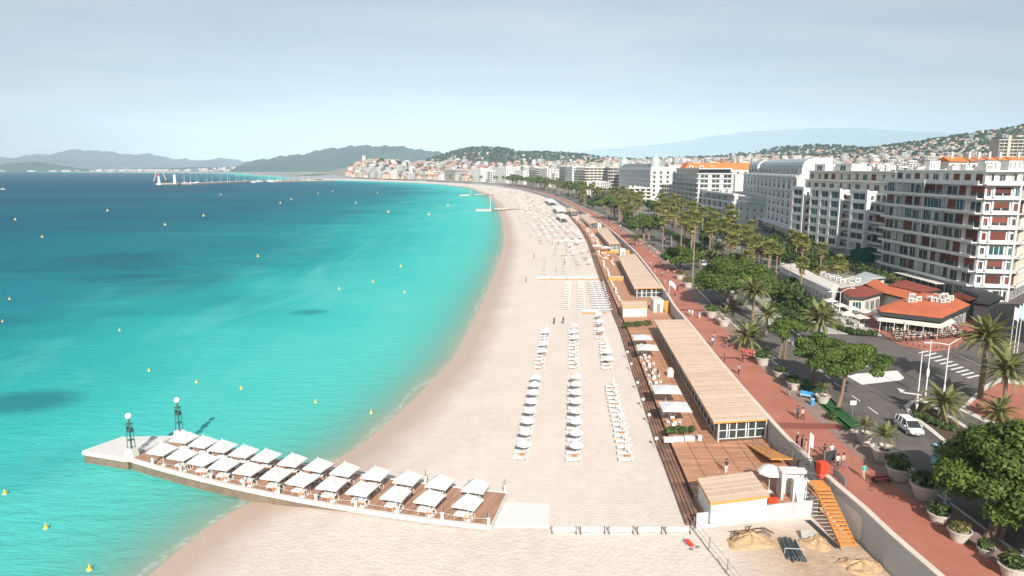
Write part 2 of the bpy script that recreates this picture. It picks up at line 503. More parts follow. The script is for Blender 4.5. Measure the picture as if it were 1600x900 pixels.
def asphalt_mat():
    t = NT('asphalt')
    v = t.geo()
    n1 = t.noise(v, 0.25, 5, .65, .6); n2 = t.noise(v, 9, 3, .7)
    col = t.mix(t.rng(n1, .3, .72, 0, 1), (0.085, 0.073, 0.066), (0.155, 0.132, 0.115))
    col = t.mix(t.math('MULTIPLY', n2, .35), col, (0.17, 0.15, 0.14))
    pt = t.noise(t.mapping(v, (.12, .05, 1), (0, 0, .03)), 1.0, 2, .4); col = t.mix(t.rng(pt, .56, .575, 0, .45), col, (0.06, 0.055, 0.052))
    t.color(col); t.set(Roughness=.9); t.bump(n2, .01); return t.m

def paving_mat():
    t = NT('red_paving')
    v = t.geo(); s = t.sep(v)
    n1 = t.noise(v, 0.22, 5, .6, .4); n2 = t.noise(v, 6, 4, .7)
    col = t.mix(t.rng(n1, .3, .7, 0, 1), (0.36, 0.125, 0.080), (0.47, 0.185, 0.125))
    col = t.mix(t.math('MULTIPLY', n2, .35), col, (0.30, 0.10, 0.07))
    nst = t.noise(t.mapping(v, (1.2, .25, 1)), 1.0, 3)
    col = t.mix(t.rng(nst, .6, .75, 0, .35), col, (0.50, 0.27, 0.21))
    nj = t.noise(t.mapping(v, (.5, .5, 1)), 1.0, 6, .7, 1.0); col = t.mix(t.rng(nj, .56, .7, 0, .45), col, (0.27, 0.10, 0.072))
    jy = t.math('LESS_THAN', t.math('FRACT', t.math('DIVIDE', s[1], 4.0)), .012); col = t.mix(t.math('MULTIPLY', jy, .5), col, (0.2, .08, .06))
    t.color(col); t.set(Roughness=.85); t.bump(n2, .006); return t.m

M['sand'] = sand_mat(); M['sea'] = sea_mat(); M['land'] = land_mat(); M['asphalt'] = asphalt_mat(); M['paving'] = paving_mat()
M['white'] = plain('white_paint', (0.66, 0.65, 0.63), .55, .06, 1.5)
M['marking'] = plain('road_marking', (0.70, 0.69, 0.66), .8, .18, 3, world_space=True)
M['fabric'] = plain('white_fabric', (0.66, 0.655, 0.645), .9, .05, 1.2)
M['canvas'] = plain('parasol_canvas', (0.60, 0.60, 0.595), .9, .05, 1.2)
M['cream_fabric'] = plain('cream_fabric', (0.66, 0.60, 0.52), .9, .08, 2)
M['concrete'] = plain('concrete', (0.42, 0.40, 0.37), .85, .18, .8, .01)
M['pale_concrete'] = plain('pale_concrete', (0.60, 0.56, 0.51), .85, .15, .7, .01)
M['white_concrete'] = plain('white_concrete', (0.60, 0.585, 0.56), .8, .14, .9, .008)
M['coping'] = plain('coping_stone', (0.62, 0.54, 0.46), .8, .12, .6, .006)
M['grey_wall'] = plain('grey_render', (0.42, 0.43, 0.43), .85, .12, .5, .004)
M['deck'] = planks('deck_boards', (0.47, 0.235, 0.135), 0.16, 'Y', .38, .7, .12, 'geo')
M['pier_deck'] = planks('pier_boards', (0.40, 0.225, 0.145), 0.17, 'X', .35, .7, .14, 'obj')
M['walk'] = planks('walk_boards', (0.22, 0.115, 0.075), 1.2, 'Y', .4, .75, .02, 'geo')
M['batten'] = plain('pale_batten', (0.56, 0.415, 0.31), .7, .16, .9, 0, 0, .0)
M['orange_wood'] = plain('orange_wood', (0.62, 0.27, 0.075), .55, .18, 1.4)
M['dark_wood'] = plain('dark_wood', (0.16, 0.085, 0.05), .7, .25, 2)
M['metal_white'] = plain('white_metal', (0.74, 0.74, 0.72), .4, .05, 2)
M['metal_grey'] = plain('grey_metal', (0.30, 0.31, 0.31), .45, .1, 2, 0, .5)
M['metal_dark'] = plain('dark_metal', (0.045, 0.047, 0.05), .5, .15, 2)
M['metal_green'] = plain('green_metal', (0.045, 0.13, 0.12), .5, .2, 3)
M['orange'] = plain('orange_towel', (0.75, 0.22, 0.045), .85, .1, 2)
M['pink'] = plain('pink_towel', (0.72, 0.22, 0.18), .85, .1, 2)
M['glass'] = plain('dark_glass', (0.035, 0.045, 0.05), .08, .3, .6, spec=.7, objrand=.6)
M['glass_teal'] = plain('teal_glass', (0.022, 0.075, 0.08), .1, .3, .4, spec=.7, objrand=.5)
M['globe'] = plain('opal_glass', (0.80, 0.79, 0.76), .3, .03)
M['red_box'] = plain('red_paint', (0.65, 0.06, 0.025), .45, .08, 1)
M['yellow'] = plain('yellow_plastic', (0.70, 0.42, 0.03), .5, .1, 2)
M['blue'] = plain('blue_plastic', (0.06, 0.28, 0.55), .5, .1, 2)
M['pale_blue'] = plain('pale_blue_paint', (0.33, 0.57, 0.66), .5, .08, 1)
M['teal_panel'] = plain('teal_panel', (0.10, 0.26, 0.24), .4, .12, 1)
M['lawn'] = plain('lawn_green', (0.02, 0.085, 0.022), .95, .3, 3, .01, world_space=True)
M['soil'] = plain('soil', (0.09, 0.06, 0.04), .95, .3, 3)
M['stone'] = plain('quay_stone', (0.19, 0.145, 0.105), .9, .35, .8, .05, world_space=True)

# ---------------------------------------------------------------- the sea
def seg_dist(X, Y, ax, ay):
    """signed distance to the shore line, positive over the water"""
    best = np.full(X.shape, 1e12); sign = np.ones(X.shape)
    for i in range(len(ax) - 1):
        dx_, dy_ = ax[i + 1] - ax[i], ay[i + 1] - ay[i]
        L2 = dx_ * dx_ + dy_ * dy_
        t = np.clip(((X - ax[i]) * dx_ + (Y - ay[i]) * dy_) / L2, 0, 1)
        ex, ey = X - ax[i] - t * dx_, Y - ay[i] - t * dy_
        q = ex * ex + ey * ey
        m = q < best
        best[m] = q[m]
        cr_ = dx_ * ey - dy_ * ex
        sign[m] = np.where(cr_[m] > 0, 1, -1)
    return np.sqrt(best) * sign
_ys = np.exp(np.linspace(math.log(10), math.log(6100), 110))
_sx = sho_x(_ys)
def add_attr(me, vals):
    a = me.attributes.new('shore', 'FLOAT', 'POINT'); a.data.foreach_set('value', np.asarray(vals, dtype=np.float32))

az = np.concatenate([np.linspace(-80, -45, 40)[:-1], np.linspace(-45, 4, 330), np.linspace(4, 40, 40)[1:]]) * math.pi / 180
rr = np.concatenate([np.geomspace(28, 1500, 330), np.geomspace(1500, 60000, 70)[1:]])
A_, R_ = np.meshgrid(az, rr)
X, Y = R_ * np.sin(A_), R_ * np.cos(A_)
sd = seg_dist(X.ravel(), Y.ravel(), _sx, _ys)
V = np.stack([X.ravel(), Y.ravel(), np.full(X.size, -1.0)], 1)
F = grid_faces(len(rr), len(az))[:, ::-1]
keep = (sd[F].max(1) > -3)
me = np_mesh('sea', V, F[keep], M['sea'], smooth=True); add_attr(me, sd)
struct(link('sea', me))

# ---------------------------------------------------------------- the beach
ys = np.exp(np.linspace(math.log(15), math.log(2300), 420))
us = np.concatenate([np.linspace(-45, -6, 8), np.linspace(-5, 14, 20), np.linspace(0, 1, 34)[1:] + 1000])
rows, dist = [], []
for y in ys:
    s, p = float(sho_x(y)), float(par_x(y))
    k = min(1.0, (p - s) / 40)
    for u in us:
        x = s + u * k if u < 500 else s + 14 * k + (p + .3 - s - 14 * k) * (u - 1000)
        rows.append((x, y)); 
rows = np.array(rows)
dist = -seg_dist(rows[:, 0], rows[:, 1], _sx, _ys)
z = np.where(dist < 0, -1 + dist * 0.075, -1 + np.minimum(dist, 13) / 13)
z = np.maximum(z, -3.5)
hump = 0.10 * np.sin(rows[:, 0] * .9 + 1.3 * np.sin(rows[:, 1] * .35)) * np.sin(rows[:, 1] * .6)
z += np.where((rows[:, 1] < 66) & (rows[:, 0] > 19), hump, hump * .25) * (dist > 3)
me = np_mesh('beach', np.column_stack([rows, z]), grid_faces(len(ys), len(us)), M['sand'], smooth=True); add_attr(me, dist)
struct(link('beach', me))

# ---------------------------------------------------------------- land behind the promenade
gy = np.exp(np.linspace(math.log(12), math.log(6000), 260))
gd = np.concatenate([[0.25, 6, 12, 40, 80, 140, 200], np.geomspace(240, 5200, 70)])
pts = np.array([off(float(y), float(d)) for y in gy for d in gd])
gz = ground(pts[:, 0], pts[:, 1]) - 0.12
pts[:, 2] = gz
struct(link('town_ground', np_mesh('town_ground', pts, grid_faces(len(gy), len(gd)), M['land'], smooth=True)))

def strip(name, y0, y1, d0, d1, z, mat, n=60, depth=0.0, wall=None):
    """ribbon that follows the promenade between two offsets; with depth it is a slab"""
    yy = np.exp(np.linspace(math.log(y0), math.log(y1), n))
    f0 = d0 if callable(d0) else (lambda y: d0)
    f1 = d1 if callable(d1) else (lambda y: d1)
    mb = MB()
    L = [off(float(y), f0(y), z) for y in yy]; Rr = [off(float(y), f1(y), z) for y in yy]
    for i in range(n - 1):
        mb.quad(L[i], Rr[i], Rr[i + 1], L[i + 1])
        if depth:
            dn = lambda p: (p[0], p[1], p[2] - depth)
            mb.quad(dn(L[i]), L[i], L[i + 1], dn(L[i + 1])); mb.quad(Rr[i], dn(Rr[i]), dn(Rr[i + 1]), Rr[i + 1])
            mb.quad(dn(Rr[i]), dn(L[i]), dn(L[i + 1]), dn(Rr[i + 1]))
    if depth:
        mb.quad(L[0], dn(L[0]), dn(Rr[0]), Rr[0]); mb.quad(dn(L[-1]), L[-1], Rr[-1], dn(Rr[-1]))
    return mb.build(name, mat)

ROAD_D = 9.6
M['verge'] = plain('verge_paving', (0.27, 0.185, 0.15), .9, .22, .5, .01, world_space=True)
struct(strip('promenade', 20, 1500, 0.3, 6.6, 3.10, M['paving'], 90, .3))
struct(strip('promenade_verge', 20, 1500, 6.6, ROAD_D, 3.09, M['verge'], 90, .3))
struct(strip('kerb', 20, 900, ROAD_D, ROAD_D + .32, 3.13, M['pale_concrete'], 70, .3))
struct(strip('road', 20, 1400, ROAD_D + .32, 44, 3.0, M['asphalt'], 90, 0))
# second street, between the restaurant corner and the palms
sp = [off(60, 43.8), off(150, 43.8), (150, 215, 2.996), (260, 330, 2.996), (330, 300, 2.996), (200, 150, 2.996), (120, 60, 2.996)]
mb = MB(); mb.prism([(p[0], p[1]) for p in sp], 2.8, 2.996); struct(mb.build('side_street', M['asphalt']))

# ---------------------------------------------------------------- far hills across the bay
def hill_mat(name, wood, rock, k=.5):
    t = NT(name); v = t.geo()
    n = t.noise(v, .0016, 7, .65); n2 = t.noise(v, .012, 5, .6)
    c = t.mix(t.rng(n, .35, .65, 0, 1), wood, rock)
    t.color(t.mix(t.rng(n2, .3, .7, 0, k), c, sc3(wood, .6))); t.set(Roughness=1.0, Specular_IOR_Level=.1); return t.m
M['hill'] = hill_mat('hill_woods', (0.022, 0.06, 0.045), (0.065, 0.11, 0.075))
M['mountain'] = hill_mat('mountain_slopes', (0.03, 0.055, 0.045), (0.10, 0.105, 0.09))

def ridge(name, prof, r_mid, r_w, mat, seed, na=150, nr=26, rough=.10):
    """a range of hills: crest heights given over compass bearing (as photo column), at r_mid metres out"""
    rg = np.random.default_rng(seed)
    px = np.linspace(prof[0][0], prof[-1][0], na)
    rowy = np.interp(px, [p[0] for p in prof], [p[1] for p in prof])
    k = np.exp(-np.linspace(-2, 2, 9) ** 2); k /= k.sum()
    rowy = np.convolve(np.pad(rowy, 4, 'edge'), k, 'valid')
    rowy = rowy + np.clip((262 - rowy) / 14, 0, 1) * (1.1 * np.sin(px * .11 + seed) + .9 * np.sin(px * .23 + 2 * seed) + .6 * np.sin(px * .47 + seed * 3) + .3 * np.sin(px * .9)) * (1.0 if r_mid < 20000 else .4)
    ph = rg.uniform(0, 6, 8); fr = rg.uniform(.01, .12, 8)
    V_ = []
    for i, p in enumerate(px):
        h = max(z_at(p, rowy[i], r_mid), 0)
        for j in range(nr):
            u = j / (nr - 1) * 2 - 1
            y = r_mid + u * r_w
            e = (1 - abs(u)) ** .8
            bumpy = sum(math.sin(fr[q] * (p + 0.03 * q * y * .02) + ph[q] + 4 * u * (q % 3)) for q in range(8)) / 8
            zz = h * e * (1 + rough * 3 * bumpy * (1 - e) + rough * .22 * rg.normal() * e * (1 if abs(u) > .3 else .08))
            V_.append(((p - 800) / FPX * r_mid * (1 + .15 * u), y, zz - 2))
    return struct(link(name, np_mesh(name, V_, grid_faces(na, nr)[:, ::-1], mat, smooth=True)))

ridge('mountains', [(-220, 240), (-60, 247), (10, 248), (60, 243), (95, 240), (120, 234), (165, 233.5), (195, 239), (250, 241), (290, 249), (330, 250),
                    (360, 247), (390, 251), (470, 256), (560, 262)], 12500, 3000, M['mountain'], 3, 240, 30, .22)
ridge('coastal_hills', [(395, 252), (425, 246), (470, 241), (510, 233), (550, 227), (600, 226), (640, 229), (680, 236), (760, 250), (840, 262)], 7000, 1500, M['hill'], 5, 200, 30, .14)
ridge('headland', [(-200, 255), (-40, 258), (10, 259), (40, 253), (60, 250), (85, 256), (130, 263), (200, 264), (260, 262), (330, 260), (420, 258), (470, 256), (560, 262)], 6900, 420, M['hill'], 8, 120, 14)
ridge('far_mountains', [(880, 238), (960, 229), (1030, 224), (1100, 212), (1160, 204), (1250, 199), (1330, 198), (1400, 203), (1500, 206), (1700, 215)], 25500, 2000, M['mountain'], 9)
# low town on the far shore of the bay, too far off to count
rg = np.random.default_rng(4)
mb = MB()
for i in range(620):
    p = rg.uniform(-30, 500); y = rg.uniform(6480, 6800)
    if p < 130 and rg.random() < .7: continue
    x = (p - 800) / FPX * y; w = rg.uniform(8, 26); h = rg.uniform(5, 15); z0 = 0 if y < 6600 else 8
    mb.box(x - w, x + w, y, y + 15, -2, z0 + h, int(rg.integers(0, 2)))
for i in range(500):
    p = rg.uniform(150, 620); y = rg.uniform(6500, 6900)
    x = (p - 800) / FPX * y; w = rg.uniform(5, 13)
    zz = max(z_at(p, np.interp(p, [150, 300, 400, 480, 620], [266, 264, 258, 250, 252]) + rg.exponential(3) * 1.0, y), 2)
    mb.box(x - w, x + w, y, y + 12, -2, zz, int(rg.integers(0, 2)))
stuff(mb.build('far_shore_town', [plain('far_wall', (0.42, 0.35, 0.30), .9, .2, .05), plain('far_wall_pale', (0.50, 0.47, 0.43), .9, .2, .05)]))

# air: one even box of haze over the bay and the town
mb = MB(); mb.box(-12500, 23500, -60, 28500, -6, 1500)
hz = NT('air'); hz.n.remove(hz.p)
pv = hz.node('ShaderNodeVolumePrincipled'); pv.inputs['Density'].default_value = 5.2e-5
pv.inputs['Color'].default_value = (0.58, 0.79, 0.96, 1); pv.inputs['Anisotropy'].default_value = -0.45
hz.l.new(pv.outputs[0], hz.out.inputs['Volume'])
HAZE = stuff(mb.build('haze', hz.m))

# ---------------------------------------------------------------- buildings
M['w_white'] = plain('white_render', (0.68, 0.67, 0.65), .8, .08, .25)
M['w_cool'] = plain('cool_white_render', (0.60, 0.62, 0.625), .8, .08, .25)
M['w_cream'] = plain('cream_render', (0.66, 0.60, 0.52), .8, .10, .2, objrand=.10)
M['w_pale'] = plain('pale_render', (0.68, 0.65, 0.60), .8, .10, .2, objrand=.12)
M['w_peach'] = plain('peach_render', (0.66, 0.49, 0.38), .8, .10, .2, objrand=.12)
M['w_pink'] = plain('pink_render', (0.64, 0.45, 0.37), .8, .10, .2, objrand=.12)
M['w_stone'] = plain('stone_render', (0.50, 0.46, 0.41), .85, .12, .3, objrand=.12)
M['flat_roof'] = plain('flat_roof', (0.42, 0.39, 0.36), .9, .22, .3, objrand=.15)
M['terracotta'] = plain('terracotta', (0.44, 0.17, 0.085), .85, .25, .5, .02, objrand=.2)
M['orange_tile'] = plain('orange_tile', (0.62, 0.17, 0.045), .8, .18, .6, .02)
M['slate'] = plain('grey_slate', (0.20, 0.215, 0.22), .6, .2, .5)
M['zinc'] = plain('pale_zinc', (0.40, 0.44, 0.43), .5, .1, .5)
M['shutter'] = plain('brown_shutter', (0.15, 0.042, 0.026), .7, .2, 2, objrand=.45)
M['win_dark'] = plain('window_dark', (0.045, 0.05, 0.052), .15, .3, .8, objrand=.4, spec=.6)
M['curtain'] = plain('curtain', (0.42, 0.41, 0.38), .8, .2, 1.5, objrand=.3)
M['awning'] = plain('awning_cloth', (0.66, 0.62, 0.55), .9, .1, 1.2)
M['green_awning'] = plain('green_sheet', (0.02, 0.16, 0.085), .8, .15, 1.0)
M['rust_brick'] = plain('brown_brick', (0.30, 0.14, 0.075), .9, .25, 1.5)

def win_mesh(kind):
    """one window, one metre by one metre, front towards -y"""
    mb = MB()
    if kind == 'glass':
        mb.box(-.5, .5, -.06, 0, 0, 1, 1)
        for a, b in ((-.5, -.465), (-.015, .015), (.465, .5)): mb.box(a, b, -.10, -.061, 0, 1, 0)
        mb.box(-.44, .44, -.098, -.061, .95, 1, 0); mb.box(-.44, .44, -.098, -.061, 0, .05, 0)
    elif kind == 'shutter':
        mb.box(-.5, .5, -.06, 0, 0, 1, 2)
        for i in range(9): mb.box(-.47, .47, -.085, -.061, .03 + i * .107, .11 + i * .107, 2)
    elif kind == 'half':
        mb.box(-.5, .5, -.06, 0, 0, .45, 1); mb.box(-.5, .5, -.08, 0, .452, 1, 2)
        mb.box(-.02, .02, -.09, -.061, 0, .45, 0)
    elif kind == 'curtain':
        mb.box(-.5, -.05, -.05, 0, 0, 1, 3); mb.box(-.05, .5, -.06, 0, 0, 1, 1)
        for a, b in ((-.5, -.45), (-.04, .02), (.45, .5)): mb.box(a, b, -.10, -.061, 0, 1, 0)
    elif kind == 'teal':
        mb.box(-.5, .5, -.06, 0, 0, 1, 4)
        for a, b in ((-.5, -.46), (-.19, -.15), (.15, .19), (.46, .5)): mb.box(a, b, -.10, -.061, 0, 1, 0)
    elif kind == 'french':
        mb.box(-.5, .5, -.06, 0, .0, 1, 1)
        for a, b in ((-.5, -.40), (-.04, .04), (.40, .5)): mb.box(a, b, -.12, -.061, 0, 1, 0)
        mb.box(-.4, .4, -.11, -.061, .93, 1, 0); mb.box(-.4, .4, -.11, -.061, .5, .54, 0)
        mb.box(-.55, .55, -.30, -.121, 0, .42, 5)
    return mb.mesh('window', [M['metal_white'], M['win_dark'], M['shutter'], M['curtain'], M['glass_teal'], M['metal_dark']])
WIN = {k: win_mesh(k) for k in ('glass', 'shutter', 'half', 'curtain', 'teal', 'french')}

def put_window(root, kind, p, q, u, z, w, h, out=.03, name='window'):
    d = Vector((q[0] - p[0], q[1] - p[1])); L = d.length; d /= L
    n = Vector((d.y, -d.x))
    c = Vector(p[:2]) + d * u + n * out
    return link(name, WIN[kind], root, (c.x, c.y, z), math.atan2(d.y, d.x), (w, 1, h))

def pick(r, table):
    x = r.random() * sum(t[1] for t in table)
    for k, wgt in table:
        x -= wgt
        if x <= 0: return k
    return table[-1][0]

def grid_facade(wall, root, p, q, z0, nf, fh, nb, ow, oh, sill, kinds, thick=.45, r=rnd, wins=True, mat=0, bm=None):
    """openings between piers and spandrels, each with its window set back on the core; p->q has the street on its right"""
    d = Vector((q[0] - p[0], q[1] - p[1])); L = d.length; d /= L
    cell = L / nb
    P = lambda u: (p[0] + d.x * u, p[1] + d.y * u)
    for i in range(nb + 1):
        a = max(0, (i - .5) * cell + ow / 2); b = min(L, (i + .5) * cell - ow / 2)
        wall.wallbox(P(a), P(b), thick - .001, z0, z0 + nf * fh, mat, thick)
    for i in range(nb):
        a, b = (i + .5) * cell - ow / 2, (i + .5) * cell + ow / 2
        for k in range(nf):
            zb = z0 + k * fh
            wall.wallbox(P(a), P(b), thick - .05, zb, zb + sill, mat, thick - .04)
            wall.wallbox(P(a), P(b), thick - .05, zb + sill + oh, zb + fh, mat, thick - .04)
            if wins: put_window(root, pick(r, kinds), p, q, (a + b) / 2, zb + sill, ow, oh)
            elif bm is not None: bm.wallbox(P(a), P(b), .05, zb + sill, zb + sill + oh, 0, .06)

def balcony_facade(root, p, q, z0, nf, fh, nb, kinds, mats, deep=1.5, par=.95, r=rnd, wins=True, wall=None, wfrac=.88, close=(True, True), glassfront=None):
    """running balconies: a slab with a solid front on each storey, doors on the wall behind, fins between flats"""
    d = Vector((q[0] - p[0], q[1] - p[1])); L = d.length; d /= L
    cell = L / nb
    P = lambda u: (p[0] + d.x * u, p[1] + d.y * u)
    for k in range(nf):
        zb = z0 + k * fh
        mb = MB()
        mb.wallbox(P(0), P(L), deep - .002, zb - .22, zb, 0, deep)
        mb.wallbox(P(0), P(L), .14, zb + .002, zb + par * .55, 0, deep + .03)
        for e, c in ((0, close[0]), (L, close[1])):
            if c: mb.wallbox(P(max(0, e - .07)), P(min(L, e + .07)), deep - .15, zb + .002, zb + par * .55, 0, deep - .12)
        s = mb.build('balcony', mats[0], root)
        rl = MB()
        rl.wallbox(P(.05), P(L - .05), .05, zb + par - .05, zb + par, 0, deep)
        for i in range(int(L / 1.2) + 1): rl.wallbox(P(i * 1.2), P(i * 1.2 + .05), .05, zb + par * .55, zb + par - .05, 0, deep)
        rl.build('railing', M['metal_grey'], s)
        if wins:
            for i in range(nb):
                w = cell * wfrac * r.uniform(.8, 1.12)
                put_window(root, pick(r, kinds), p, q, (i + .5) * cell + r.uniform(-.1, .1) * cell, zb + .03, w, fh * .80)
    mb = MB()
    for i in range(1, nb):
        if i % 2 == 0 or r.random() < .35:
            mb.wallbox(P(i * cell - .06), P(i * cell + .06), deep * .7, z0, z0 + nf * fh - .45, 0, deep * .7)
    if mb.v: mb.build('fin', mats[1], root)

def inset(poly, k):
    cx = sum(p[0] for p in poly) / len(poly); cy = sum(p[1] for p in poly) / len(poly)
    out = []
    for x, y in poly:
        L = math.hypot(x - cx, y - cy)
        out.append((cx + (x - cx) * (1 - k / L), cy + (y - cy) * (1 - k / L)))
    return out

def roof_clutter(root, poly, z, n, r, name='roof_hut'):
    cx = sum(p[0] for p in poly) / len(poly); cy = sum(p[1] for p in poly) / len(poly)
    for i in range(n):
        a = r.choice(poly); t = r.uniform(.1, .8)
        x, y = cx + (a[0] - cx) * t, cy + (a[1] - cy) * t
        mb = MB(); w, dd, h = r.uniform(1.2, 4), r.uniform(1.2, 4), r.uniform(.8, 2.6)
        mb.box(x - w / 2, x + w / 2, y - dd / 2, y + dd / 2, z, z + h, 0)
        mb.box(x - w / 2 - .1, x + w / 2 + .1, y - dd / 2 - .1, y + dd / 2 + .1, z + h, z + h + .12, 1)
        for q in range(3): mb.box(x - w / 2 + .2 + q * w / 3, x - w / 2 + .6 + q * w / 3, y - dd / 2 - .04, y - dd / 2, z + .3, z + h - .3, 1)
        if r.random() < .5: mb.tube((x, y, z + h), (x, y, z + h + r.uniform(1, 2.5)), .06, .04, 5, 1)
        mb.build(name, [r.choice([M['w_white'], M['w_pale'], M['pale_concrete']]), M['metal_grey']], root)

def base_z(poly): return float(ground(np.array([poly[0][0]]), np.array([poly[0][1]]))[0]) - .3

# --- the white corner apartment block with brown shutters, nearest on the right
r = random.Random(11)
FP = [(116, 215.5), (116, 171.5), (123.6, 169.5), (142, 187), (166, 214), (148, 236)]
root = thing('apartment_block', 'white apartment block with brown shutters and long curved balcony bands, right edge of the scene', 'apartment building', (116, 171.5, 2.9))
def loc(p): return (p[0] - 116, p[1] - 171.5)
L_ = [loc(p) for p in FP]
fh = 3.62; zb0 = 3.9 - .0
mb = MB(); mb.prism(L_, 0, 29.1, 0, 1); mb.build('wall', [M['w_cool'], M['flat_roof']], root)
kinds = [('shutter', 3), ('glass', 5), ('curtain', 3), ('half', 1), ('teal', 1)]
balcony_facade(root, L_[0], L_[1], 3.9, 7, fh, 9, kinds, [M['w_white'], M['w_cool']], 1.6, r=r, close=(True, False))
balcony_facade(root, L_[2], L_[3], 3.9, 7, fh, 6, kinds, [M['w_white'], M['w_cream']], 1.6, r=r, close=(False, True))
# corner face: bay window between two small windows
a, b = L_[1], L_[2]
for k in range(7):
    zb = 3.9 + k * fh
    put_window(root, r.choice(['shutter', 'shutter', 'half', 'teal', 'half']), a, b, 4.1, zb + .2, 3.4, 2.5, .10)
    put_window(root, r.choice(['shutter', 'glass', 'half']), a, b, .95, zb + .7, 1.1, 1.7, .10)
    put_window(root, r.choice(['shutter', 'glass', 'teal']), a, b, 6.9, zb + .7, 1.2, 1.7, .10)
    m2 = MB()
    m2.wallbox(a, b, 1.2, zb - .24, zb + .002, 0, 1.1); m2.wallbox((a[0] + 1.9, a[1] - .5), (b[0] - 1.5, b[1] + .35), .14, zb + .004, zb + .75, 0, 1.12)
    m2.build('balcony', M['w_white'], root)
for p, q, n_ in ((L_[0], L_[1], 12), (L_[1], L_[2], 2), (L_[2], L_[3], 6)):
    LL = math.dist(p, q)
    for i in range(n_): put_window(root, r.choice(['glass', 'teal', 'glass']), p, q, (i + .5) * LL / n_, .2, LL / n_ * .82, 2.7, .06)
m2 = MB()
for u in (.02, .25, .80, .97):
    x, y = a[0] + (b[0] - a[0]) * u, a[1] + (b[1] - a[1]) * u
    m2.wallbox((x, y), (x + .4, y - .1), .25, 0, 29, 0, .28)
m2.build('pilaster', M['w_white'], root)
# set-back top storey under a thin flat roof
IN = inset(L_, 2.0)
mb = MB(); mb.prism(IN, 29.1, 32.1, 0, 1); mb.build('top_storey', [M['w_white'], M['flat_roof']], root)
for (p, q, n_) in ((IN[0], IN[1], 9), (IN[1], IN[2], 3), (IN[2], IN[3], 6)):
    LL = math.dist(p, q)
    for i in range(n_): put_window(root, pick(r, [('shutter', 3), ('glass', 2), ('curtain', 2)]), p, q, (i + .5) * LL / n_, 29.2, LL / n_ * .55, 2.3)
RF = inset(L_, .35)
mb = MB(); mb.prism(RF, 32.1, 32.5); mb.build('roof', M['w_white'], root)
PR = [L_[0], L_[1], L_[2], L_[3]]
mb = MB()
for p, q in zip(PR[:-1], PR[1:]): mb.wallbox(p, q, 1.75, 28.86, 29.095, 0, 1.68)
for p, q in zip(PR[:-1], PR[1:]): mb.wallbox(p, q, .18, 29.1, 29.95, 0, 1.55)
mb.build('parapet', M['w_white'], root)
roof_clutter(root, IN, 32.5, 16, r)
# two drain pipes down the long front
for u in (.50,):
    x = L_[0][0]; y = L_[0][1] + (L_[1][1] - L_[0][1]) * u
    mb = MB(); mb.tube((x - 1.75, y, 1), (x - 1.75, y, 30), .09, .09, 6); mb.build('drain_pipe', M['metal_white'], root)
mb = MB(); mb.wallbox((L_[0][0], L_[0][1] - 16), (L_[1][0], L_[1][1] + 8), 3.2, 2.9, 3.05, 0, 4.6); mb.build('awning', M['awning'], root)

# --- a block beyond the right edge: it shades the side street as in the photograph
root = thing('apartment_block', 'plain cream apartment block standing beyond the right edge across the side street', 'apartment building', (103, 120, 2.9))
L_ = [(0, 0), (-2, -34), (40, -38), (42, -2)]
mb = MB(); mb.prism(L_, 0, 29, 0, 1); grid_facade(mb, root, L_[0], L_[1], 3.5, 7, 3.5, 8, 2.4, 2.2, .7, [('glass', 1), ('shutter', 1)], .4, rnd); mb.build('wall', [M['w_cream'], M['flat_roof']], root)

# --- the white gridded block left of it
r = random.Random(12)
FP = [(122.6, 298), (129.5, 239), (172, 242), (166, 300)]
O = FP[0]
root = thing('gridded_apartment_block', 'white gridded apartment block with recessed loggias, next left of the block with brown shutters', 'apartment building', (O[0], O[1], 2.9))
L_ = [(p[0] - O[0], p[1] - O[1]) for p in FP]
mb = MB(); mb.prism(L_, 0, 24.4, 0, 1); mb.build('wall', [M['w_cool'], M['flat_roof']], root)
d = Vector((L_[1][0] - L_[0][0], L_[1][1] - L_[0][1])); LT = d.length; d.normalize()
n = Vector((d.y, -d.x))
def F_(u, o=0): return (L_[0][0] + d.x * u + n.x * o, L_[0][1] + d.y * u + n.y * o)
fh = 3.55
for (u0, u1, nb, outw, top) in ((0, 9.5, 1, 3.2, 24.9), (14.5, 35.5, 3, 3.2, 24.9), (42.0, 52.0, 1, 3.2, 24.9)):
    A, B, C2, D2 = F_(u0, outw - .45), F_(u1, outw - .45), F_(u1, -.5), F_(u0, -.5)
    mb = MB(); mb.prism([A, B, C2, D2], 2.6, top, 0, 1)
    grid_facade(mb, root, A, B, 3.2, 6, fh, nb, (u1 - u0) / nb * .74, 2.35, .75, [('glass', 3), ('curtain', 2), ('teal', .6)], .45, r)
    mb.wallbox(A, B, .6, top - .4, top + .5, 0, .5)
    # sunlit ends of each bay, with their own small windows
    for k in range(6): put_window(root, 'shutter' if r.random() < .5 else 'glass', B, C2, 1.5, 3.2 + k * fh + .8, 1.1, 1.6)
    mb.build('bay', [M['w_white'], M['flat_roof']], root)
for (u0, u1) in ((9.5, 14.5), (35.5, 42.0), (52.0, LT)):
    balcony_facade(root, F_(u0 + .05), F_(u1 - .05), 3.2, 6, fh, 1, [('shutter', 1), ('glass', 2)], [M['w_white'], M['w_white']], 1.7, r=r, wfrac=.7)
    for k in range(6):
        if r.random() < .4:
            m2 = MB(); a, b = F_(u0 + .3, 1.5), F_(u1 - .3, 1.5); zz = 3.2 + k * fh + 2.5
            m2.hexa([(a[0], a[1], zz - .5), (b[0], b[1], zz - .5), (*F_(u1 - .3, 0), zz), (*F_(u0 + .3, 0), zz)] + [(a[0], a[1], zz - .46), (b[0], b[1], zz - .46), (*F_(u1 - .3, 0), zz + .04), (*F_(u0 + .3, 0), zz + .04)])
            m2.build('awning', M['awning'], root)
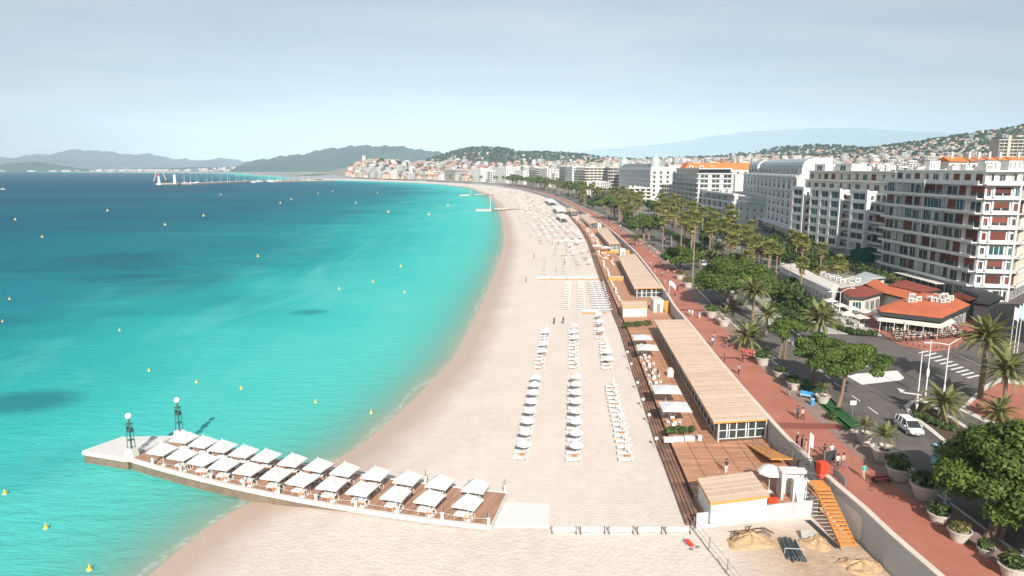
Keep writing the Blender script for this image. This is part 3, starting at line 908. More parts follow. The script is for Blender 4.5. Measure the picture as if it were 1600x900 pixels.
for (z0, h, ins, nb) in ((24.4, 3.6, 1.5, 10), (28.0, 3.6, 3.0, 11)):
    P4 = [F_(2, -ins), F_(LT - 1, -ins), (L_[2][0], L_[2][1]), (L_[3][0], L_[3][1])]
    mb = MB(); mb.prism(P4, z0, z0 + h, 0, 1); mb.build('upper_storey', [M['w_cream'], M['flat_roof']], root)
    LL = math.dist(P4[0], P4[1])
    for i in range(nb): put_window(root, pick(r, [('glass', 3), ('shutter', 1), ('curtain', 2)]), P4[0], P4[1], (i + .5) * LL / nb, z0 + .6, LL / nb * .5, 2.1)
    mb = MB(); mb.wallbox(P4[0], P4[1], 1.4, z0 + h - .1, z0 + h + .35, 0, 1.0); mb.build('cornice', M['w_white'], root)
for (u0, u1) in ((4, 12), (19, 30)):
    mb = MB(); mb.prism([F_(u0, -4), F_(u1, -4), F_(u1, -10), F_(u0, -10)], 31.6, 34.6, 0, 1); mb.build('penthouse', [M['w_white'], M['flat_roof']], root)
    put_window(root, 'glass', F_(u0, -4), F_(u1, -4), (u1 - u0) / 2, 31.8, 4, 2.2)
roof_clutter(root, [F_(3, -5), F_(LT - 3, -5), F_(LT - 3, -30), F_(3, -30)], 31.7, 14, r)
r_b2 = root

# --- long pale hotel with rows of french windows and a curved zinc top
r = random.Random(13)
FP = [(145.5, 437), (128, 312), (172, 306), (190, 431)]
O = FP[0]
root = thing('grand_hotel', 'long pale blue-white hotel front with rows of dark french windows and curved zinc roof', 'hotel', (O[0], O[1], 2.9))
L_ = [(p[0] - O[0], p[1] - O[1]) for p in FP]
mb = MB(); mb.prism(L_, 0, 30.0, 0, 1)
d = Vector((L_[1][0] - L_[0][0], L_[1][1] - L_[0][1])); LT = d.length; d.normalize(); n = Vector((d.y, -d.x))
grid_facade(mb, root, L_[0], L_[1], 6.6, 4, 4.0, 13, 4.0, 3.0, .3, [('french', 1)], .5, r)
grid_facade(mb, root, L_[0], L_[1], 22.9, 1, 5.6, 13, 4.2, 4.4, .4, [('french', 1)], .7, r)
grid_facade(mb, root, L_[1], L_[2], 6.6, 5, 4.2, 6, 2.2, 2.6, .6, [('glass', 1), ('shutter', .5)], .4, r)
for z in (6.2, 22.6, 28.6): mb.wallbox(F_(-.3), F_(LT + .3), 1.3, z, z + .45, 0, 1.25)
for i in range(0, 14): mb.wallbox(F_(max(0, i * LT / 13 - .5)), F_(min(LT, i * LT / 13 + .5)), .45, 6.6, 28.6, 0, .85)
mb.build('wall', [M['w_white'], M['flat_roof']], root)
mb = MB()
for k in range(4): mb.wallbox(F_(1 + k * LT / 4), F_((k + 1) * LT / 4 - 1), .3, 1.2, 5.4, 0, 2.4)
mb.build('shop_glass', M['glass_teal'], root)
mb = MB(); mb.wallbox(F_(0), F_(LT), 3.4, 5.45, 6.15, 0, 3.4); mb.build('canopy', M['w_cool'], root)
# attic with barrel ends
for (u0, u1) in ((2, 28), (34, LT - 1)):
    m2 = MB(); prof = [(-1.5, 30), (-1.5, 34.2), (-2.2, 35.6), (-3.8, 36.8), (-6, 37.4), (-14, 37.5), (-14, 30)]
    vs_ = [(*F_(u, o), z) for u in (u0, u1) for o, z in prof]; k = len(prof)
    m2.add(vs_, [(i, i + 1, k + i + 1, k + i) for i in range(k - 1)], 0); m2.add(vs_[:k], [tuple(range(k))], 1); m2.add(vs_[k:], [tuple(range(k - 1, -1, -1))], 1)
    m2.build('attic', [M['zinc'], M['w_cool']], root)
    nb = max(3, int((u1 - u0) / 7.5)); 
    for i in range(nb): put_window(root, 'glass', F_(u0, -1.5), F_(u1, -1.5), (i + .5) * (u1 - u0) / nb, 30.8, 3.6, 2.0, .06)
mb = MB(); mb.prism([F_(LT - 6, -1), F_(LT + .2, -1), F_(LT + .2, -14), F_(LT - 6, -14)], 30, 33); mb.build('end_pavilion', M['w_white'], root)
mb = MB()
for i in range(36): mb.wallbox(F_(i * LT / 36 + .4), F_((i + 1) * LT / 36 - .4), .3, 29.05, 30.1, 0, 1.1)
mb.build('balustrade', M['w_white'], root)
roof_clutter(root, [F_(5, -16), F_(LT - 5, -16), F_(LT - 5, -40), F_(5, -40)], 30.0, 14, r)

# --- glass fronted block, its low wing, grey villa and blank gable behind
r = random.Random(14)
FP = [(129.3, 559), (127.4, 478), (150, 474), (152, 560)]
O = FP[0]
root = thing('glass_fronted_block', 'tall teal glass fronted block with white floor bands, beside the low stepped wing', 'office building', (O[0], O[1], 2.9))
L_ = [(p[0] - O[0], p[1] - O[1]) for p in FP]
mb = MB(); mb.prism(L_, 0, 29, 0, 1)
for k in range(9): mb.wallbox((L_[0][0], L_[0][1]), (L_[1][0], L_[1][1]), 1.2, 3 + k * 3.3 - .5, 3 + k * 3.3, 0, 1.2); mb.wallbox(L_[1], L_[2], .8, 3 + k * 3.3 - .5, 3 + k * 3.3, 0, .8)
for i in range(7):
    y = L_[0][1] + (L_[1][1] - L_[0][1]) * i / 6; mb.box(-1.2, -.2, y - .2, y + .2, 0, 29, 0)
mb.build('wall', [M['w_cool'], M['flat_roof']], root)
for k in range(8):
    for i in range(6): put_window(root, 'teal' if r.random() < .7 else 'glass', L_[0], L_[1], (i + .5) * 81 / 6, 3 + k * 3.3, 12.5, 2.7)
    for i in range(3): put_window(root, 'glass', L_[1], L_[2], (i + .5) * 22.9 / 3, 3 + k * 3.3, 5.5, 2.4)
mb = MB(); mb.prism(inset(L_, 4), 29, 32.0, 0); mb.build('top_storey', M['win_dark'], root)
mb = MB(); mb.prism(inset(L_, 1.5), 32.0, 32.8); mb.build('roof', M['zinc'], root)

FP = [(129.5, 476), (129.5, 405), (158, 402), (158, 474)]
O = FP[0]
root = thing('stepped_wing', 'low block with grey-green glass storeys and sweeping white floor bands', 'office building', (O[0], O[1], 2.9))
L_ = [(p[0] - O[0], p[1] - O[1]) for p in FP]
mb = MB(); mb.prism(L_, 0, 17.4, 0, 1)
for k, o in ((0, 2.5), (1, 1.8), (2, 1.2), (3, .8)): mb.wallbox(L_[0], L_[1], 2.4, 3.6 + k * 4.5, 4.6 + k * 4.5, 0, o)
mb.build('wall', [M['w_cool'], M['flat_roof']], root)
for k in range(3):
    for i in range(6): put_window(root, 'teal' if k == 2 else 'curtain', L_[0], L_[1], (i + .5) * 71 / 6, 4.7 + k * 4.5, 10.5, 3.0, .1)
    for i in range(3): put_window(root, 'glass', L_[1], L_[2], (i + .5) * 28 / 3, 4.7 + k * 4.5, 6, 2.6, .1)
roof_clutter(root, L_, 17.4, 9, r)

FP = [(131, 402), (136, 372), (170, 372), (168, 402)]
O = FP[0]
root = thing('grey_villa', 'blue-grey villa with plain cornice between the stepped wing and the long hotel', 'villa', (O[0], O[1], 2.9))
L_ = [(p[0] - O[0], p[1] - O[1]) for p in FP]
mb = MB(); mb.prism(L_, 0, 16, 0, 1)
grid_facade(mb, root, L_[0], L_[1], 3.5, 2, 5.0, 4, 1.8, 2.8, .9, [('french', 1)], .3, r)
grid_facade(mb, root, L_[1], L_[2], 3.5, 2, 5.0, 5, 1.8, 2.8, .9, [('french', 1)], .3, r)
mb.wallbox(L_[0], L_[1], 1.2, 13.6, 14.2, 0, .9); mb.wallbox(L_[1], L_[2], 1.2, 13.6, 14.2, 0, .9)
mb.wallbox(L_[0], L_[1], .4, 16, 17.2, 0, .4); mb.wallbox(L_[1], L_[2], .4, 16, 17.2, 0, .4)
mb.build('wall', [M['zinc'], M['flat_roof']], root); roof_clutter(root, L_, 16, 4, r)

FP = [(153, 570), (166, 520), (205, 520), (205, 575)]
O = FP[0]
root = thing('blank_gabled_block', 'cream block with a big blank gable wall behind the low stepped wing', 'apartment building', (O[0], O[1], 2.9))
L_ = [(p[0] - O[0], p[1] - O[1]) for p in FP]
mb = MB(); mb.prism(L_, 0, 27, 0, 1); mb.wallbox(L_[0], L_[1], .6, 27, 28.2, 0, .05); mb.wallbox(L_[1], L_[2], .6, 27, 28.2, 0, .05)
mb.build('wall', [M['w_cream'], M['flat_roof']], root); roof_clutter(root, L_, 27, 10, r)
for i in range(4): put_window(root, 'glass', L_[1], L_[2], 8 + i * 8, 22, 2, 2)

# --- ornate hotel with corner domes and orange roof
r = random.Random(15)
FP = [(134.8, 880), (139.5, 702), (190, 690), (200, 880)]
O = FP[0]
root = thing('domed_hotel', 'ornate pale hotel with grey corner domes, its sunlit end towards the camera', 'hotel', (O[0], O[1], 2.9))
L_ = [(p[0] - O[0], p[1] - O[1]) for p in FP]
mb = MB(); mb.prism(L_, 0, 34, 0, 1)
wb = MB()
grid_facade(mb, root, L_[0], L_[1], 4, 6, 4.4, 24, 2.6, 2.9, .7, [('french', 1)], .5, r, wins=False, bm=wb)
grid_facade(mb, root, L_[1], L_[2], 4, 6, 4.4, 8, 2.4, 2.8, .7, [('french', 1)], .5, r, wins=False, bm=wb)
for p, q in ((L_[0], L_[1]), (L_[1], L_[2])):
    for z in (8.2, 25.8, 30.6): mb.wallbox(p, q, 1.4, z, z + .6, 0, 1.1)
mb.build('wall', [M['w_white'], M['slate']], root)
stuff(wb.build('window', M['win_dark'], root))
mb = MB(); A, B = L_[0], L_[1]
q4 = [(A[0] + 1, A[1]), (B[0] + 1, B[1] + 10), (B[0] + 16, B[1] + 10), (A[0] + 16, A[1])]
i4 = [(A[0] + 4, A[1]), (B[0] + 4, B[1] + 12), (B[0] + 14, B[1] + 12), (A[0] + 14, A[1])]
mb.add([(x, y, 34) for x, y in q4] + [(x, y, 37.5) for x, y in i4], [(0, 1, 5, 4), (1, 2, 6, 5), (2, 3, 7, 6), (3, 0, 4, 7), (4, 5, 6, 7)])
mb.build('mansard', M['slate'], root)
for (x, y) in ((B[0] + 5, B[1] + 5), (A[0] + 5, A[1] - 5)):
    mb = MB(); mb.lathe([(5.2, 34), (5.2, 37), (5.0, 39), (4.4, 41.5), (3.2, 44), (1.6, 45.8), (.5, 46.6), (.25, 50)], 16, (x, y, 0)); mb.build('dome', M['zinc'], root, smooth=True)
mb = MB(); mb.box(B[0] + 22, B[0] + 52, B[1] + 20, B[1] + 120, 34, 36, 0); mb.build('rear_block', M['w_cream'], root)

FP = [(158, 668), (158, 645), (250, 640), (250, 690)]
O = FP[0]
root = thing('orange_roofed_wing', 'long bright orange mansard roof with a row of white dormers behind the domed hotel', 'hotel wing', (O[0], O[1], 2.9))
L_ = [(p[0] - O[0], p[1] - O[1]) for p in FP]
mb = MB(); mb.prism(L_, 0, 31, 0); wb = MB()
grid_facade(mb, root, L_[1], L_[2], 4, 6, 4.4, 14, 2.4, 2.8, .7, [('french', 1)], .5, r, wins=False, bm=wb)
mb.build('wall', M['w_pale'], root); stuff(wb.build('window', M['win_dark'], root))
i4 = inset(L_, 5); mb = MB()
mb.add([(x, y, 31) for x, y in L_] + [(x, y, 37.5) for x, y in i4], [(0, 1, 5, 4), (1, 2, 6, 5), (2, 3, 7, 6), (3, 0, 4, 7), (4, 5, 6, 7)]); rf = mb.build('roof', M['orange_tile'], root)
for i in range(9):
    mb = MB(); x = L_[1][0] + 5 + i * 9.6; y = L_[1][1]
    mb.box(x, x + 3.4, y - .2, y + 4, 31.5, 34.6, 0); mb.box(x + .8, x + 2.6, y - .26, y - .2, 32, 34, 1); mb.box(x - .3, x + 3.7, y - .5, y + 4, 34.6, 35.0, 0)
    mb.build('dormer', [M['w_white'], M['win_dark']], rf)
FP = [(140, 640), (140, 620), (170, 618), (170, 640)]
O = FP[0]
root = thing('gabled_house', 'low house with bright orange pitched roof between domed hotel and glass block', 'house', (O[0], O[1], 2.9))
L_ = [(p[0] - O[0], p[1] - O[1]) for p in FP]
mb = MB(); mb.prism(L_, 0, 12, 0); mb.build('wall', M['w_pale'], root)
for i in range(6): put_window(root, 'glass', L_[1], L_[2], 2.5 + i * 5, 7, 2, 2.5)
mb = MB(); mb.add([(-1, 1, 12), (-1, -21, 12), (31, -22.5, 12), (31, 1, 12), (8, -9, 17.5), (28, -10, 17.5)], [(0, 1, 4), (1, 2, 5, 4), (2, 3, 5), (3, 0, 4, 5)]); mb.build('roof', M['orange_tile'], root)

# --- further sea-front blocks towards the old town
def slab_block(label, fp, h, nf, style, r, cat='apartment building', wallm='w_pale', group=None):
    O = fp[0]; z0 = base_z(fp)
    root = thing('sea_front_block', label, cat, (O[0], O[1], z0), group=group)
    L2 = [(p[0] - O[0], p[1] - O[1]) for p in fp]
    mb = MB(); mb.prism(L2, 0, h, 0, 1); wb = MB()
    f = h / nf
    for p, q in ((L2[0], L2[1]), (L2[1], L2[2])):
        LL = math.dist(p, q); nb = max(2, int(LL / 5))
        if style == 'bands':
            for k in range(1, nf): mb.wallbox(p, q, 1.5, k * f - .3, k * f + .9, 0, 1.5)
            for k in range(1, nf): wb.wallbox(p, q, .05, k * f + .9, (k + 1) * f - .35, 0, .06)
            for i in range(nb + 1):
                u = i / nb; x, y = p[0] + (q[0] - p[0]) * u, p[1] + (q[1] - p[1]) * u
                mb.box(x - .25, x + .25, y - .25, y + .25, 0, h, 0)
        else:
            grid_facade(mb, root, p, q, f, nf - 1, f, nb, 2.6, f * .6, f * .2, [('glass', 1)], .4, r, wins=False, bm=wb)
    mb.wallbox(L2[0], L2[1], .4, h, h + .9, 0, .3); mb.wallbox(L2[1], L2[2], .4, h, h + .9, 0, .3)
    mb.build('wall', [M[wallm], M['flat_roof']], root); stuff(wb.build('window', M['win_dark'], root))
    roof_clutter(root, L2, h, 4, r)
    return root
r = random.Random(21)
slab_block('sea-front block with dark stacked balconies just left of the white one', [off(1130, 62)[:2], off(1075, 62)[:2], off(1072, 84)[:2], off(1130, 84)[:2]], 34, 10, 'bands', r, wallm='w_stone')
slab_block('bright white sea-front block with small windows between two banded blocks', [off(1068, 62)[:2], off(1020, 62)[:2], off(1017, 92)[:2], off(1068, 92)[:2]], 34, 9, 'grid', r, wallm='w_white')
slab_block('long cream sea-front block with continuous balcony bands behind the palm grove', [off(1015, 66)[:2], off(955, 68)[:2], off(952, 100)[:2], off(1015, 100)[:2]], 33, 9, 'bands', r, wallm='w_cream')
slab_block('grey banded block with pointed corner next to the domed hotel', [(128, 1010), (127, 915), (175, 905), (180, 1010)], 33, 8, 'bands', r, wallm='w_stone')
for i, (y, h, st, wm, lb) in enumerate([(1210, 30, 'grid', 'w_pale', 'pale sea-front block behind the umbrella pines by the beach'), (1290, 32, 'bands', 'w_cream', 'cream banded sea-front block above the umbrella pines'),
        (1390, 27, 'grid', 'w_pale', 'low pale sea-front block with an orange roof corner beside it'), (1500, 33, 'grid', 'w_white', 'long white colonnaded sea-front hotel near the far end of the beach'),
        (1650, 30, 'grid', 'w_white', 'white sea-front hotel with a red roof line, farthest along the beach'), (1800, 28, 'bands', 'w_cream', 'cream sea-front block beyond the white hotel at the bay corner')]):
    a, b = off(y + 62, 60), off(y, 60); c, e = off(y, 92), off(y + 62, 92)
    slab_block(lb, [a[:2], b[:2], c[:2], e[:2]], h, 8, st, r, wallm=wm)
# white congress hall and quay buildings where the bay turns
for lb, px0, px1, y, h, wm in (('white congress hall with big teal glass bays at the turn of the bay', 672, 728, 2250, 20, 'w_white'),
                               ('low flat pavilion with a dark band on the quay', 590, 655, 2330, 10, 'w_cream')):
    x0, x1 = (px0 - 800) / FPX * y, (px1 - 800) / FPX * y
    root = thing('congress_hall', lb, 'hall', (x0, y, 2))
    w = x1 - x0
    mb = MB(); mb.prism([(0, 60), (0, 0), (w, 0), (w, 60)], 0, h, 0, 1)
    for k in range(3): mb.wallbox((0, 0), (w, 0), 3, h * .3 * k + 2, h * .3 * k + 4, 0, 2.5)
    mb.build('wall', [M[wm], M['w_white']], root)
    mb = MB(); mb.box(w * .15, w * .45, -.6, 0, h * .25, h * .9, 0); mb.box(w * .6, w * .9, -.6, 0, h * .4, h * .85, 0); mb.build('glass_front', M['glass_teal'], root)
    mb = MB(); mb.prism([(-2, 62), (-2, -3), (w * .55, -3), (w * .55, 62)], h, h + 1.5); mb.prism([(w * .55 + .1, 60), (w * .55 + .1, 0), (w + 2, 0), (w + 2, 60)], h, h + 4); mb.build('roof', M['w_white'], root)
# hillside hotel, orange terraces at the right edge
root = thing('hillside_hotel', 'big grey concrete slab hotel with a grid of balconies on the right hill', 'hotel', ((1545 - 800) / FPX * 900, 900, float(ground(np.array([620.]), np.array([900.]))[0]) - 1))
mb = MB(); wb = MB(); top = z_at(1570, 219, 900) - root.location.z; base = max(2, top - 33)
mb.box(0, 130, 0, 18, 0, top); 
for k in range(8): mb.box(-.2, 130, -1.6, -.01, base + k * 4.1 - .3, base + k * 4.1 + .9); wb.box(0, 130, -.06, -.005, base + k * 4.1 + .9, base + k * 4.1 + 3.6)
for i in range(23): mb.box(i * 5.9 - .25, i * 5.9 + .25, -1.75, -.02, base, top)
mb.box(10, 14, -2.4, 0, 0, top + 6); mb.build('wall', M['w_stone'], root); stuff(wb.build('window', M['win_dark'], root))
mb = MB(); mb.box(-1, 131, -2, 19, top, top + .8); mb.build('roof', M['w_pale'], root)
for i, (p0, p1, c) in enumerate(((1472, 1502, 'orange_tile'), (1504, 1517, 'terracotta'), (1518, 1533, 'terracotta'), (1535, 1549, 'orange_tile'), (1551, 1567, 'orange_tile'), (1569, 1620, 'orange_tile'))):
    y = 330.0; x0, x1 = (p0 - 800) / FPX * y * 1.0, (p1 - 800) / FPX * y
    root = thing('terraced_house', '%s orange roofed house in the row behind the brown-shuttered block' % ORD[i], 'house', (x0, y, 2.9), group='orange roofed row behind the apartments')
    mb = MB(); zt = z_at(p0, 252.5, y) - 2.9; ze = zt; w = x1 - x0
    mb.box(0, w, 0, 9, 0, ze - .1); mb.build('wall', M['w_cream'], root)
    mb = MB(); k = 2.3; mb.add([(-.1, -1, ze), (w - .3, -1, ze), (w - .3, 5, ze + k), (-.1, 5, ze + k), (-.1, 10, ze), (w - .3, 10, ze)], [(0, 1, 2, 3), (3, 2, 5, 4), (0, 3, 4), (1, 5, 2)]); rf = mb.build('roof', M[c], root)
    mb = MB(); mb.box(w * .3, w * .3 + .8, 3, 4, ze + 1, ze + 4.6); mb.build('chimney', M['w_white'], rf)
    for q in range(max(1, int(w / 4))): put_window(root, 'glass', (0, 0), (w, 0), (q + .5) * 4, ze - 3, 1.6, 1.8)

# ---------------------------------------------------------------- the town behind: individual houses nearest, the rest as one mass
KEY = [(122, 103, 40), (140, 200, 45), (145, 270, 45), (160, 340, 45), (165, 410, 45), (145, 440, 40), (142, 520, 45), (178, 545, 45), (160, 740, 50), (160, 800, 50), (165, 870, 45), (200, 660, 60), (230, 665, 45), (155, 630, 40), (150, 960, 60), (350, 335, 40), (250, 338, 45), (300, 338, 40), (680, 910, 90), (620, 910, 60)]
def house(mw, mr, w, dp, h, nf, kind, rg_):
    """a town house: wall with windows cut as shallow reveals in frames, and a roof piece"""
    mb = MB(); f = h / nf
    mb.prism([(-w / 2, dp / 2), (-w / 2, -dp / 2), (w / 2, -dp / 2), (w / 2, dp / 2)], -6, h, 0, 2)
    for (p, q) in (((-w / 2, dp / 2), (-w / 2, -dp / 2)), ((-w / 2, -dp / 2), (w / 2, -dp / 2))):
        L = math.dist(p, q); nb = max(2, int(L / 3.6)); dx_, dy_ = (q[0] - p[0]) / L, (q[1] - p[1]) / L
        for i in range(nb):
            for k in range(nf):
                u = (i + .5) * L / nb; ww = .75 if kind != 'bands' else 1.25
                a = (p[0] + dx_ * (u - ww), p[1] + dy_ * (u - ww)); b = (p[0] + dx_ * (u + ww), p[1] + dy_ * (u + ww))
                mb.wallbox(a, b, .06, k * f + f * .28, k * f + f * .82, 1, .05)
        for k in range(1, nf + 1):
            if kind == 'bands': mb.wallbox(p, q, 1.2, k * f - .1, k * f + .75 * (k < nf), 0, 1.2)
    wall = mb.mesh('wall', [mw, M['win_dark'], M['flat_roof']])
    mb = MB()
    if kind == 'hip':
        o = .5; rh = min(w, dp) * .2
        a, b = (-w / 2 - o, w / 2 + o), (-dp / 2 - o, dp / 2 + o)
        rx = max(0.5, (w - dp) / 2); ry = max(.5, (dp - w) / 2)
        mb.add([(a[0], b[0], h), (a[1], b[0], h), (a[1], b[1], h), (a[0], b[1], h), (-rx, -ry, h + rh), (rx, -ry, h + rh), (rx, ry, h + rh), (-rx, ry, h + rh)],
               [(0, 1, 5, 4), (1, 2, 6, 5), (2, 3, 7, 6), (3, 0, 4, 7), (4, 5, 6, 7), (3, 2, 1, 0)], 0)
        mb.box(w * .2, w * .2 + .9, 0, .9, h, h + rh + 1.2, 1)
    else:
        mb.wallbox((-w / 2, dp / 2), (-w / 2, -dp / 2), .3, h, h + .8, 1, .05); mb.wallbox((-w / 2, -dp / 2), (w / 2, -dp / 2), .3, h, h + .8, 1, .05)
        for i in range(5):
            x, y = rg_.uniform(-w * .38, w * .25), rg_.uniform(-dp * .38, dp * .25); s, t_, hh = rg_.uniform(.8, 4), rg_.uniform(.8, 4), rg_.uniform(.7, 2.8)
            mb.box(x, x + s, y, y + t_, h, h + hh, 1)
    roof = mb.mesh('roof', [mr, mw])
    return wall, roof
rg = random.Random(31)
VAR = []
for i in range(16):
    kind = ['flat', 'hip', 'bands', 'flat', 'hip', 'bands', 'flat', 'bands'][i % 8]
    wm = ['w_pale', 'w_peach', 'w_white', 'w_cream', 'w_pink', 'w_pale', 'w_stone', 'w_cream', 'w_white', 'w_cream', 'w_pale', 'w_white', 'w_peach', 'w_cream', 'w_pale', 'w_white'][i]
    w, dp, h = rg.uniform(15, 30), rg.uniform(13, 18), rg.uniform(13, 23)
    if kind == 'hip': h *= .75
    VAR.append((house(M[wm], M['terracotta'] if kind == 'hip' else M['flat_roof'], w, dp, h, max(3, int(h / 3.3)), kind, rg), w, dp, h, kind, wm))
CN = {'w_pale': 'pale beige', 'w_peach': 'peach', 'w_white': 'white', 'w_cream': 'cream', 'w_pink': 'pink', 'w_stone': 'stone grey'}
KN = {'flat': 'flat roofed house', 'hip': 'house with red tiled roof', 'bands': 'block with balcony bands'}
cand = []
def clear(x, y, m): return all((x - a) ** 2 + (y - b) ** 2 > (c + m) ** 2 for a, b, c in KEY)
y = 215.0
while y < 3400:
    st = 27 if y < 1000 else 31 if y < 1800 else 34
    x = float(par_x(y)) + 78 + (60 if 300 < y < 560 else 0)
    if y > 2050: x = float(par_x(min(y, 2350))) + 30
    xm = .78 * y + 60
    while x < xm:
        X_, Y_ = x + rg.uniform(-7, 7), y + rg.uniform(-7, 7)
        if clear(X_, Y_, 6) and rg.random() < .9: cand.append((X_, Y_))
        x += st
    y += st
def town_base(x, y): return float(ground(np.array([x]), np.array([y]))[0])
cand = [(x, y, town_base(x, y)) for x, y in cand]
# hill woods thin the houses out
keep = []
for x, y, z in cand:
    if z > 120 and rg.random() < .6: continue
    if y > 2900 and x < 400 and z > 45 and rg.random() < .72: continue
    keep.append((x, y, z))
keep.sort(key=lambda c: c[1])
near = [c for c in keep if abs(c[0] / c[1]) < .80][:285]
ns = set((c[0], c[1]) for c in near)
mass = {}
LM = [(500, 'on the left slope of the old town hill'), (570, 'on the old town hill'), (640, 'right of the church tower'), (720, 'above the congress hall'), (800, 'behind the white colonnaded hotel'), (870, 'behind the umbrella pines'), (965, 'behind the far sea-front blocks'), (1050, 'behind the domed hotel'), (1150, 'behind the glass block'), (1245, 'behind the long pale hotel'), (1375, 'behind the gridded block'), (9999, 'behind the brown-shuttered block')]
def spot(x, y):
    px = 800 + FPX * x / (y * .985); return [n for m, n in LM if px < m][0]
NAMED = {}
for j, (x, y, z) in enumerate(keep):
    i = rg.randrange(16)
    if y > 1500 and rg.random() < .35: i = rg.choice([1, 4, 4, 12, 9])
    (wall, roof), w, dp, h, kind, wm = VAR[i]
    a = rg.uniform(-.25, .25) + (0.12 if rg.random() < .7 else 1.2)
    sc = rg.uniform(.85, 1.45); hz_ = rg.uniform(.75, 1.3) * (1.12 if y < 700 else .82 if y > 1300 else .95)
    if z > 60: hz_ *= .5; sc *= .75
    if y < 330: hz_ *= .8
    top = z + h * hz_
    if (x, y) in ns:
        lb = '%s %s in the dense town behind the sea-front hotels' % (CN[wm], KN[kind])
        t = thing('town_house', lb, 'house', (x, y, z), a, 'houses of the town: %s %s' % (CN[wm], KN[kind]))
        NAMED.setdefault(('%s %s' % (CN[wm], KN[kind]), spot(x, y)), []).append((x / y, t))
        t.scale = (sc, sc, hz_)
        link('wall', wall, t); link('roof', roof, t)
    else:
        mass.setdefault(i, []).append((x, y, z, a, sc, hz_))
for (what, where), lst in NAMED.items():
    lst.sort(key=lambda q: q[0])
    for q, (_, t) in enumerate(lst): t['label'] = '%s %s' % (what, where) + (', %s from the left' % ORD[min(q, 29)] if len(lst) > 1 else '')
V_, F4, MI = [], [], []
mats = []; base = 0
for i, lst in mass.items():
    for me in VAR[i][0]:
        nv = len(me.vertices); co = np.empty(nv * 3, np.float32); me.vertices.foreach_get('co', co); co = co.reshape(-1, 3)
        fs = [tuple(p.vertices) for p in me.polygons if len(p.vertices) == 4]; mi = [p.material_index for p in me.polygons if len(p.vertices) == 4]
        fs = np.array(fs); mi = np.array(mi); mo = []
        for m in me.materials:
            if m not in mats: mats.append(m)
            mo.append(mats.index(m))
        mi = np.array(mo)[mi]
        for (x, y, z, a, s, h_) in lst:
            c_, s_ = math.cos(a), math.sin(a)
            V_.append(np.stack([x + s * (co[:, 0] * c_ - co[:, 1] * s_), y + s * (co[:, 0] * s_ + co[:, 1] * c_), z + co[:, 2] * h_], 1))
            F4.append(fs + base); MI.append(mi); base += nv
stuff(link('distant_houses', np_mesh('distant_houses', np.concatenate(V_), np.concatenate(F4), mats, np.concatenate(MI))))
print('HOUSES', len(near), len(keep))

# ---------------------------------------------------------------- bathing pontoon with its loungers and square parasols
PZ = 0.60
PA, PB = at(201, 716, PZ), at(766, 823, PZ)          # outer edge towards the camera
PC, PD = at(781, 768, PZ), at(247, 690, PZ)          # far edge
px_ax = (PB - PA); PL = px_ax.length; px_ax.normalize()
PANG = math.atan2(px_ax.y, px_ax.x)
PW = (PC - PB).length
BOW = 1.7
def bow(p):
    t_ = min(1, max(0, p[0] / PL)); return (p[0] + p[1] * BOW * 4 * (1 - 2 * t_) / PL, p[1] - BOW * 4 * t_ * (1 - t_), p[2])
py_ax = Vector((-px_ax.y, px_ax.x, 0))
root = thing('bathing_pontoon', 'long wooden bathing pontoon on white piles running out from the beach', 'jetty', PA, PANG)
mb = MB()
n_pan = 13
for i in range(n_pan):
    a, b = i * PL / n_pan + .02, (i + 1) * PL / n_pan - .02
    for j in range(2):
        m2 = MB(); m2.box(a, b, .35 + j * (PW - .7) / 2 + .015, .35 + (j + 1) * (PW - .7) / 2 - .015, -.16, 0)
        m2.bend(bow).build('deck_panel', M['pier_deck'], root)
mb = MB()
for k in range(26):
    a, b = -.2 + k * (PL + .3) / 26, -.2 + (k + 1) * (PL + .3) / 26
    mb.box(a, b, -.10, .30, -.38, .06); mb.box(a, b, PW - .30, PW - .02, -.4, .06)
mb.box(PL - .15, PL + .12, .345, PW - .305, -.5, -.01)
mb.bend(bow).build('edge_beam', M['white_concrete'], root)
mb = MB()
for k in range(14): mb.box(.1 + k * (PL - 13) / 14, .1 + (k + 1) * (PL - 13) / 14, .25, PW - .4, -1.9, -.42)
mb.bend(bow).build('quay_base', M['stone'], root)
mb = MB()
for k in range(6): mb.box(PL - 13 + k * 13 / 6, PL - 13 + (k + 1) * 13 / 6, .5, PW - .5, -.75, -.2)
mb.bend(bow).build('beam', M['dark_wood'], root)
def rope_post(lx, ly, k):
    m2 = MB(); m2.lathe([(.17, 0.105), (.17, .75), (.21, .78), (.21, .86), (.05, .9)], 10, (lx, ly, 0), 0); m2.tube((lx, ly, .9), (lx, ly, 1.55), .07, .05, 6, 1)
    m2.bend(bow).build('rope_post', [M['white_concrete'], M['metal_grey']], root)
np_ = 10
for k in range(np_):
    u = 4.4 + k * (PL - 4.6) / (np_ - 1); rope_post(u, .11, k)
    if k % 3 == 1 or k == np_ - 1: rope_post(u, PW - .16, k)
mb = MB()
for k in range(np_ - 1):
    u0 = 4.4 + k * (PL - 4.6) / (np_ - 1); u1 = 4.4 + (k + 1) * (PL - 4.6) / (np_ - 1)
    pts = [(u0 + (u1 - u0) * t, .11, .82 - .35 * 4 * t * (1 - t) * .5) for t in (0, .25, .5, .75, 1)]
    mb.path(pts, [.018] * 5, 4)
mb.bend(bow).build('rope', M['white'], root)
